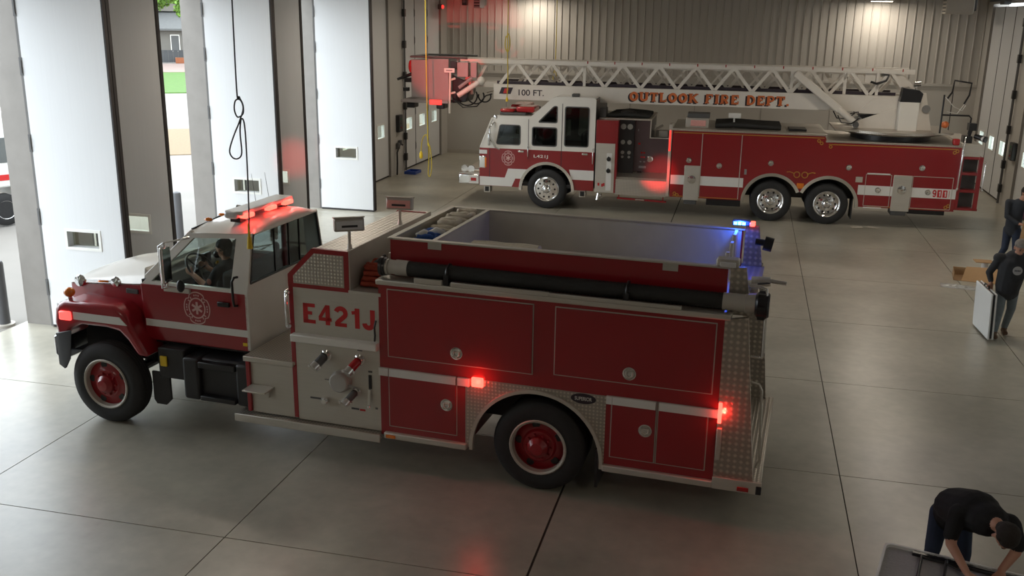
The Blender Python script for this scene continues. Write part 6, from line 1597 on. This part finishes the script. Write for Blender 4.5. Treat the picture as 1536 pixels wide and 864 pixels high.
def person(name, label, loc, prims, mats, voxel=0.011, group=None):
    """prims: (p0, p1, r0, r1, material index, side or None, flattening).  All are fused into one surface."""
    mb = MB()
    for p0, p1, r0, r1, mi, side, flat in prims: capsule(mb, p0, p1, r0, r1, 14, side, flat)
    me = mb.mesh('body', 0)
    ob = bpy.data.objects.new('tmp', me); COL.objects.link(ob)
    rm = ob.modifiers.new('r', 'REMESH'); rm.mode = 'VOXEL'; rm.voxel_size = voxel
    sm = ob.modifiers.new('s', 'SMOOTH'); sm.factor = 0.5; sm.iterations = 3
    bpy.context.view_layer.update()
    dg = bpy.context.evaluated_depsgraph_get()
    m2 = bpy.data.meshes.new_from_object(ob.evaluated_get(dg))
    COL.objects.unlink(ob); bpy.data.objects.remove(ob)
    m2.materials.clear()
    for m in mats: m2.materials.append(m)
    segs = [(Vector(p0), Vector(p1)-Vector(p0), r0, r1, mi) for p0, p1, r0, r1, mi, s, f in prims]
    for p in m2.polygons:
        c = p.center; best = 1e9; bi = 0
        for p0, d, r0, r1, mi in segs:
            L = d.length_squared
            t = min(1, max(0, (c-p0).dot(d)/L)) if L > 1e-9 else 0
            q = (c-p0-d*t).length-(r0+(r1-r0)*t)
            if q < best: best = q; bi = mi
        p.material_index = bi; p.use_smooth = True
    root = empty('person', loc); tag(root, label, 'person', group)
    link('body', m2, root)
    return root
def hand(wrist, direction, palm_n, curl, mi, s=1.0, thumb=1):
    """palm and five bent fingers of unequal length.  direction: towards the knuckles, palm_n: the way the fingers close"""
    w_ = Vector(wrist); d = Vector(direction).normalized(); n = Vector(palm_n).normalized(); n = (n-d*n.dot(d)).normalized()
    x = d.cross(n)*thumb
    P = []
    k = w_+d*0.085*s
    P.append((w_, w_+d*0.03*s, 0.027*s, 0.030*s, mi, None, 1))
    for i in range(4):
        o = x*(0.030-0.020*i)*s
        P.append((w_+d*0.02*s+o*0.8, k+o, 0.016*s, 0.0135*s, mi, None, 1))
        L = (0.070, 0.078, 0.072, 0.056)[i]*s
        a = k+o; c1 = curl*0.5; c2 = curl
        b = a+(d*math.cos(c1)+n*math.sin(c1))*L*0.5
        e = b+(d*math.cos(c1+c2)+n*math.sin(c1+c2))*L*0.32
        f = e+(d*math.cos(c1+c2*1.7)+n*math.sin(c1+c2*1.7))*L*0.24
        P += [(a, b, 0.0115*s, 0.0105*s, mi, None, 1), (b, e, 0.0105*s, 0.0095*s, mi, None, 1), (e, f, 0.0095*s, 0.008*s, mi, None, 1)]
    tb = w_+d*0.03*s+x*0.026*s
    t1_ = tb+(d*0.55+x*0.75+n*0.3).normalized()*0.042*s
    t2_ = t1_+(d*0.8+x*0.25+n*0.55*(0.4+curl)).normalized()*0.032*s
    P += [(tb, t1_, 0.016*s, 0.0125*s, mi, None, 1), (t1_, t2_, 0.0125*s, 0.010*s, mi, None, 1)]
    return P
def head(c, up, fwd, mi_skin, s=1.0):
    c = Vector(c); up = Vector(up).normalized(); f = Vector(fwd); f = (f-up*f.dot(up)).normalized(); x = f.cross(up)
    P = [(c+up*0.035*s-f*0.015*s, c+up*0.02*s+f*0.012*s, 0.092*s, 0.088*s, mi_skin, None, 1),
         (c-up*0.045*s+f*0.022*s, c-up*0.075*s+f*0.048*s, 0.066*s, 0.040*s, mi_skin, x, 1),
         (c-up*0.005*s+f*0.088*s, c-up*0.03*s+f*0.112*s, 0.012*s, 0.016*s, mi_skin, None, 1),
         (c+up*0.03*s+f*0.083*s-x*0.04*s, c+up*0.03*s+f*0.083*s+x*0.04*s, 0.016*s, 0.016*s, mi_skin, None, 1)]
    for q in (-1, 1):
        P.append((c+x*0.088*q*s+up*0.012*s-f*0.01*s, c+x*0.092*q*s-up*0.028*s, 0.020*s, 0.015*s, mi_skin, None, 1))
    return P, up, f, x
def head_parts(root, c, up, f, x, hair, s=1.0, long_back=0.0):
    c = Vector(c)
    m = MB(); capsule(m, c+up*0.050*s-f*0.030*s, c+up*0.045*s+f*0.005*s, 0.096*s, 0.088*s, 16)
    capsule(m, c-f*0.055*s+up*0.01*s, c-f*0.05*s-up*0.05*s, 0.070*s, 0.055*s, 12)
    for q in (-1, 1): capsule(m, c+x*0.072*q*s+up*0.05*s, c+x*0.074*q*s-f*0.02*s-up*0.0*s, 0.030*s, 0.020*s, 10)
    m.build('hair', hair, root, smooth=80)
    e = MB()
    for q in (-1, 1): e.ball(tuple(c+f*0.092*s+x*0.033*q*s+up*0.008*s), 0.011*s, 10, 8)
    e.build('eyes', EYEM, root)
    b = MB(); b.tube([c+f*0.098*s-x*0.024*s-up*0.064*s, c+f*0.104*s-up*0.066*s, c+f*0.098*s+x*0.024*s-up*0.064*s], 0.005*s, n=6)
    b.build('mouth', mat('lips', (0.32, 0.12, 0.10), rough=0.5, noise=0.05), root)
    b = MB()
    for q in (-1, 1): b.tube([c+f*0.097*s+x*0.018*q*s+up*0.030*s, c+f*0.094*s+x*0.05*q*s+up*0.032*s], 0.006*s, n=5)
    b.build('eyebrows', hair, root)
def shoe(P, ankle, toe_dir, mi):
    a = Vector(ankle); d = Vector(toe_dir).normalized()
    h = Vector((a.x, a.y, 0.045))
    P.append((h-d*0.05, h+d*0.15, 0.045, 0.040, mi, d.cross(Vector((0, 0, 1))), 0.95)); P.append((a, h, 0.048, 0.045, mi, None, 1))
V = Vector
# ---- man carrying a folded table (facing the camera side, head bent)
def table_carrier():
    L = V((4.54, 17.3, 0)); P = []
    side = V((1, 0, 0))
    pel = V((0.0, 0.0, 0.93)); ch = V((0.02, -0.05, 1.24)); nk = V((0.03, -0.07, 1.42))
    P += [(pel, ch, 0.205, 0.225, 0, side, 0.80), (ch, V((0.03, -0.05, 1.36)), 0.225, 0.18, 0, side, 0.72), (V((0, 0, 0.84)), pel, 0.19, 0.205, 0, side, 0.8),
          (V((0.02, -0.09, 1.05)), V((0.02, -0.09, 1.12)), 0.14, 0.13, 0, side, 0.8)]
    P += [(V((-0.22, -0.03, 1.38)), V((0.24, -0.06, 1.37)), 0.085, 0.075, 0, None, 1)]
    P += [(nk-V((0, 0, 0.04)), nk+V((0.01, -0.05, 0.08)), 0.058, 0.055, 1, None, 1)]
    # his right arm down to the table handle, left arm forward
    P += [(V((-0.21, -0.02, 1.34)), V((-0.31, 0.05, 1.10)), 0.072, 0.058, 0, None, 1), (V((-0.31, 0.05, 1.10)), V((-0.275, 0.02, 0.97)), 0.056, 0.045, 0, None, 1), (V((-0.275, 0.02, 0.97)), V((-0.27, 0.0, 0.93)), 0.03, 0.028, 1, None, 1)]
    P += hand((-0.27, 0.0, 0.93), (0, -0.1, -1), (0, -1, 0), 0.75, 1, 1.0, 1)
    P += [(V((0.24, -0.06, 1.33)), V((0.32, -0.12, 1.08)), 0.072, 0.058, 0, None, 1), (V((0.32, -0.12, 1.08)), V((0.27, -0.30, 0.98)), 0.055, 0.043, 0, None, 1), (V((0.27, -0.30, 0.98)), V((0.26, -0.33, 0.965)), 0.03, 0.028, 1, None, 1)]
    P += hand((0.26, -0.33, 0.965), (-0.2, -0.8, -0.3), (-0.5, 0, -1), 0.5, 1, 1.0, -1)
    for (hx, kx, ky, ax, ay) in ((-0.09, -0.10, -0.10, -0.12, -0.08), (0.09, 0.11, 0.02, 0.10, 0.20)):
        P += [(V((hx, 0, 0.86)), V((kx, ky, 0.50)), 0.098, 0.072, 2, None, 1), (V((kx, ky, 0.50)), V((ax, ay, 0.13)), 0.070, 0.055, 2, None, 1)]
        shoe(P, (ax, ay, 0.11), (-0.05, -1, 0), 3)
    hc = V((0.06, -0.15, 1.60)); hp, up, f, x = head(hc, (0.05, -0.45, 1), (0.1, -1, -0.5), 1)
    P += hp
    r = person('person', 'grey haired man in charcoal sweatshirt and jeans carrying a folded table', L, P, [SWEAT, SKIN, JEANS, BOOTS], 0.011)
    head_parts(r, hc, up, f, x, HAIRG)
    lg = MB().lathe([(0.075, 0.0), (0.075, -0.006), (0.001, -0.006)], (0.05, -0.222, 1.22), 'y', 22, cap=False)
    lo = lg.build('chest_logo', mat('logo_grey_white', (0.45, 0.45, 0.46), rough=0.8, noise=0.05), r, smooth=0)
    m = MB()
    for k in range(4): m.box(0.05-0.045+0.024*k, 0.05-0.029+0.024*k, -0.232, -0.228, 1.205, 1.235)
    m.build('logo_letters', mat('logo_dark', (0.08, 0.08, 0.09), rough=0.8, noise=0.05), lo, smooth=0)
    return r
table_carrier()
TABW = mat('table_white_plastic', (0.74, 0.75, 0.74), rough=0.45, noise=0.03, bump=0.1, bscale=60)
TABG = mat('table_underside', (0.40, 0.39, 0.39), rough=0.7, noise=0.12, nscale=30, bump=0.5, bscale=45)
ft = empty('folded_table', (4.275, 17.38, 0.03), math.radians(3.5)); tag(ft, 'white plastic folding table folded in half and carried by its edge', 'table')
for x0 in (-0.048, 0.018):
    B(x0, x0+0.03, -0.46, 0.46, 0.0, 0.80).build('table_half', TABW, ft, bevel=0.012)
B(-0.018, 0.018, -0.45, 0.45, 0.02, 0.78).build('table_frame', BLACKP, ft, smooth=0)
m = MB(); m.tube([(0, -0.12, 0.80), (0, -0.11, 0.845), (0, 0.11, 0.845), (0, 0.12, 0.80)], 0.012, n=8); m.build('carry_handle', BLACKP, ft, smooth=60)
ft.rotation_euler = (0, math.radians(-3), math.radians(3.5))
# ---- man with a cardboard sheet near the right wall
def cardboard_man():
    L = V((5.75, 22.3, 0)); P = []; side = V((0.7, -0.7, 0))
    pel = V((0, 0, 0.96))
    P += [(V((0, 0, 0.90)), V((0.02, 0, 1.2)), 0.155, 0.175, 0, side, 0.75), (V((0.02, 0, 1.2)), V((0.06, -0.02, 1.45)), 0.178, 0.14, 0, side, 0.72), (V((-0.12, 0.1, 1.48)), V((0.24, -0.14, 1.47)), 0.07, 0.07, 0, None, 1)]
    P += [(V((0.07, -0.03, 1.50)), V((0.11, -0.06, 1.62)), 0.056, 0.055, 1, None, 1)]
    P += [(V((-0.13, 0.06, 1.46)), V((-0.16, -0.10, 1.20)), 0.07, 0.056, 0, None, 1), (V((-0.16, -0.10, 1.20)), V((0.02, -0.28, 1.10)), 0.055, 0.042, 0, None, 1), (V((0.02, -0.28, 1.10)), V((0.05, -0.30, 1.09)), 0.03, 0.028, 1, None, 1)]
    P += hand((0.05, -0.30, 1.09), (0.9, -0.3, -0.1), (0, 0.4, -1), 0.5, 1, 1.0, 1)
    P += [(V((0.25, -0.14, 1.45)), V((0.38, -0.25, 1.20)), 0.07, 0.056, 0, None, 1), (V((0.38, -0.25, 1.20)), V((0.36, -0.42, 1.12)), 0.055, 0.042, 0, None, 1)]
    P += hand((0.36, -0.44, 1.11), (-0.5, -0.8, -0.1), (0, 0.4, -1), 0.5, 1, 1.0, -1)
    for (hx, hy, kx, ky, ax, ay) in ((-0.06, 0.06, -0.10, -0.06, -0.20, 0.10), (0.08, -0.06, 0.10, -0.14, 0.08, -0.10)):
        P += [(V((hx, hy, 0.90)), V((kx, ky, 0.50)), 0.098, 0.07, 2, None, 1), (V((kx, ky, 0.50)), V((ax, ay, 0.13)), 0.068, 0.054, 2, None, 1)]
        shoe(P, (ax, ay, 0.11), (0.5, -0.8, 0), 3)
    hc = V((0.15, -0.09, 1.715)); hp, up, f, x = head(hc, (0.1, -0.25, 1), (0.6, -0.9, -0.4), 1)
    P += hp
    r = person('person', 'man in dark jacket and navy trousers holding a cardboard sheet', L, P, [JACKET, SKIN, DKJEANS, BLKSHOE], 0.012)
    head_parts(r, hc, up, f, x, HAIRD)
    m = MB(); m.prism([(0.10, -0.27), (0.16, -0.23), (0.24, -0.235), (0.22, -0.27)], 'z', 1.18, 1.42)
    m.build('shirt_front', mat('plum_shirt', (0.10, 0.02, 0.05), rough=0.9, noise=0.1), r, bevel=0.02)
cardboard_man()
cs_ = empty('cardboard_sheet', (5.98, 21.86, 0.42), math.radians(-12)); tag(cs_, 'tall folded cardboard sheet held by the man in the dark jacket', 'cardboard')
B(-0.17, 0.35, -0.012, 0.0, 0, 0.86).build('front_flap', CARDB, cs_, smooth=0); B(-0.17, 0.33, 0.004, 0.016, 0.02, 0.84).build('back_flap', CARDD, cs_, smooth=0)
B(-0.19, -0.165, -0.012, 0.016, 0, 0.85).build('fold', CARDB, cs_, smooth=0)
cs_.rotation_euler = (math.radians(6), math.radians(4), math.radians(-12))
# ---- man bending over the table
def bending_man():
    L = V((2.12, 8.72, 0)); P = []; side = V((0.98, 0.15, 0.1))
    P += [(V((0, 0, 0.84)), V((0.02, -0.08, 0.96)), 0.175, 0.19, 0, side, 0.85), (V((0.02, -0.08, 0.96)), V((0.10, -0.34, 1.06)), 0.20, 0.22, 0, side, 0.85), (V((0.10, -0.34, 1.06)), V((0.16, -0.50, 1.08)), 0.22, 0.18, 0, side, 0.8)]
    P += [(V((-0.04, -0.46, 1.09)), V((0.35, -0.50, 1.07)), 0.08, 0.08, 0, None, 1)]
    P += [(V((0.17, -0.56, 1.13)), V((0.21, -0.68, 1.12)), 0.060, 0.056, 1, None, 1)]
    P += [(V((-0.06, -0.46, 1.08)), V((-0.10, -0.52, 0.90)), 0.078, 0.066, 0, None, 1), (V((-0.10, -0.52, 0.90)), V((-0.10, -0.56, 0.83)), 0.050, 0.046, 1, None, 1), (V((-0.10, -0.56, 0.83)), V((0.0, -0.76, 0.70)), 0.045, 0.032, 1, None, 1)]
    P += hand((0.01, -0.78, 0.69), (0.5, -0.75, -0.22), (0.2, 0, -1), 0.45, 1, 1.0, 1)
    P += [(V((0.37, -0.50, 1.05)), V((0.42, -0.56, 0.90)), 0.078, 0.066, 0, None, 1), (V((0.42, -0.56, 0.90)), V((0.41, -0.58, 0.84)), 0.050, 0.046, 1, None, 1), (V((0.41, -0.58, 0.84)), V((0.30, -0.66, 0.70)), 0.045, 0.032, 1, None, 1)]
    P += hand((0.295, -0.67, 0.69), (-0.2, -0.9, -0.2), (0, -0.2, -1), 0.45, 1, 1.0, -1)
    for (hx, kx, ky, ax, ay) in ((-0.09, -0.12, -0.03, -0.13, 0.03), (0.09, 0.14, -0.05, 0.17, 0.05)):
        P += [(V((hx, 0.0, 0.84)), V((kx, ky, 0.48)), 0.098, 0.072, 2, None, 1), (V((kx, ky, 0.48)), V((ax, ay, 0.13)), 0.07, 0.055, 2, None, 1)]
        shoe(P, (ax, ay, 0.11), (0.05, -1, 0), 3)
    hc = V((0.25, -0.78, 1.09)); hp, up, f, x = head(hc, (0.25, -0.95, 0.22), (0.15, -0.35, -1), 1)
    P += hp
    r = person('person', 'man in black t-shirt and dark jeans bending over an upturned table', L, P, [TEE, SKIN, DKJEANS, BLKSHOE], 0.009)
    head_parts(r, hc, up, f, x, HAIRD)
bending_man()
# upturned table top resting on a second folding table
ang = math.radians(-13.9)
ut = empty('upturned_table', (1.545, 8.38, 0.0), ang); tag(ut, 'white folding table lying upside down with black leg frame folded in', 'table')
# local x along the far edge, y towards the far side
TZ = 0.625
S_ = MB().prism(rpoly([(-0.02, 0.0), (1.80, 0.0), (1.80, -0.76), (-0.02, -0.76)], 0.07, 6), 'z', TZ-0.02, TZ).build('table_top', TABG, ut, smooth=0)
rim = MB(); pts = rpoly([(-0.02, 0.0), (1.80, 0.0), (1.80, -0.76), (-0.02, -0.76)], 0.07, 6)
rg = []
for i, p in enumerate(pts):
    c = V((0.89, -0.38)); d = (V(p)-c); d = V((d.x/0.91, d.y/0.38)); 
    q = V((p[0]-0.022*max(-1, min(1, d.x*1.0)), p[1]-0.022*max(-1, min(1, d.y*1.0))))
    rg.append([(p[0], p[1], TZ-0.025), (p[0], p[1], TZ+0.028), (q.x, q.y, TZ+0.028), (q.x, q.y, TZ-0.02)])
rg.append(rg[0]); rim.loft(rg, cap=False)
rim.build('table_rim', TABW, ut, smooth=30)
fr = MB(); fr.bar((0.22, -0.07, TZ+0.015), (1.74, -0.07, TZ+0.015), 0.03, 0.035); fr.bar((0.22, -0.69, TZ+0.015), (1.74, -0.69, TZ+0.015), 0.03, 0.035)
for k in range(26): fr.box(0.22+k*0.058, 0.245+k*0.058, -0.062, -0.045, TZ, TZ+0.03)
fr.build('side_rail', BLACKP, ut, smooth=0)
lgf = MB(); lgf.tube([(0.30, -0.10, TZ+0.03), (0.30, -0.66, TZ+0.03)], 0.014, n=8); lgf.tube([(0.50, -0.11, TZ+0.04), (0.50, -0.65, TZ+0.04)], 0.014, n=8); lgf.tube([(0.30, -0.14, TZ+0.035), (1.02, -0.14, TZ+0.035)], 0.013, n=8); lgf.tube([(0.30, -0.62, TZ+0.035), (1.02, -0.62, TZ+0.035)], 0.013, n=8); lgf.tube([(0.50, -0.18, TZ+0.05), (0.98, -0.38, TZ+0.05)], 0.011, n=8)
lgf.build('leg_frame', BLACKP, ut, smooth=60)
ut.location.z = 0.0
lt = empty('folding_table', (1.545, 8.38, 0.0), ang); tag(lt, 'white folding table standing under the upturned one', 'table')
MB().prism(rpoly([(0.02, -0.03), (1.76, -0.03), (1.76, -0.73), (0.02, -0.73)], 0.07, 6), 'z', TZ-0.07, TZ-0.026).build('table_top', TABW, lt, smooth=0)
for (x, y) in ((0.25, -0.12), (0.25, -0.64), (1.5, -0.12), (1.5, -0.64)):
    MB().cyl((x, y, 0), (x, y, TZ-0.07), 0.016, n=10).build('leg', DARKGREY, lt)
# ---- driver in the cab
def driver():
    L = t1p(1.36, CV-0.42, 1.10); P = []; side = V((0, 1, 0))
    P += [(V((0.02, 0, 0.48)), V((0.05, 0, 0.72)), 0.15, 0.175, 0, side, 0.75), (V((0.05, 0, 0.72)), V((0.06, 0, 0.92)), 0.175, 0.13, 0, side, 0.72), (V((0.05, -0.19, 0.93)), V((0.05, 0.19, 0.93)), 0.07, 0.07, 0, None, 1)]
    P += [(V((0.05, 0, 0.96)), V((0.03, 0, 1.08)), 0.056, 0.054, 1, None, 1)]
    for q in (-1, 1):
        P += [(V((0.04, 0.20*q, 0.92)), V((-0.10, 0.24*q, 0.70)), 0.07, 0.055, 0, None, 1), (V((-0.10, 0.24*q, 0.70)), V((-0.34, 0.17*q, 0.83)), 0.05, 0.034, 1, None, 1)]
        P += hand((-0.35, 0.17*q, 0.84), (-0.8, 0, 0.4), (0, -q, 0.2), 0.7, 1, 1.0, q)
        P += [(V((0.0, 0.10*q, 0.48)), V((-0.42, 0.13*q, 0.48)), 0.092, 0.07, 2, None, 1), (V((-0.42, 0.13*q, 0.48)), V((-0.55, 0.13*q, 0.13)), 0.066, 0.05, 2, None, 1)]
        P.append((V((-0.56, 0.13*q, 0.075)), V((-0.72, 0.13*q, 0.085)), 0.045, 0.04, 3, None, 1))
    hc = V((0.01, 0, 1.17)); hp, up, f, x = head(hc, (-0.1, 0, 1), (-1, 0.15, -0.3), 1)
    P += hp
    r = person('person', 'driver in dark uniform with shoulder patch sitting at the wheel of the pumper', L, P, [UNIFORM, SKIN, UNIFORM, BLKSHOE], 0.012)
    r.rotation_euler = (0, 0, math.radians(-3.874))
    head_parts(r, hc, up, f, x, HAIRD)
    pt = MB(); pt.ball((-0.04, -0.285, 0.80), (0.035, 0.012, 0.04), 12, 8); pt.build('shoulder_patch', mat('patch_red', (0.45, 0.16, 0.12), rough=0.8, noise=0.1), r)
    pt = MB(); pt.tube([(-0.02, -0.10, 1.02), (-0.06, -0.06, 0.99)], 0.018, n=8); pt.build('collar_pin', GOLD, r)
driver()
# ---- beams of the flashing lamps, and an added red spot for the pump panel
spark('bar_beam_to_basket', 'SPOT', (1.75, CV+0.56, 2.80), (1.0, 0.04, 0.04), 5500, T1, 0.05, target=(-1.9, 17.2, 3.9), size=9, blend=0.5)
spark('bar_beam_to_door', 'SPOT', (1.60, CV+0.56, 2.80), (1.0, 0.04, 0.04), 1300, T1, 0.05, target=(-2.75, 9.8, 2.0), size=7, blend=1.0)
spark('added_pump_spot', 'SPOT', (1.80, CV+0.56, 2.80), (1.0, 0.03, 0.03), 9000, T1, 0.05, target=(4.55, 16.6, 1.1), size=4.5, blend=1.0)  # narrow spot added only to redden the ladder truck's pump panel
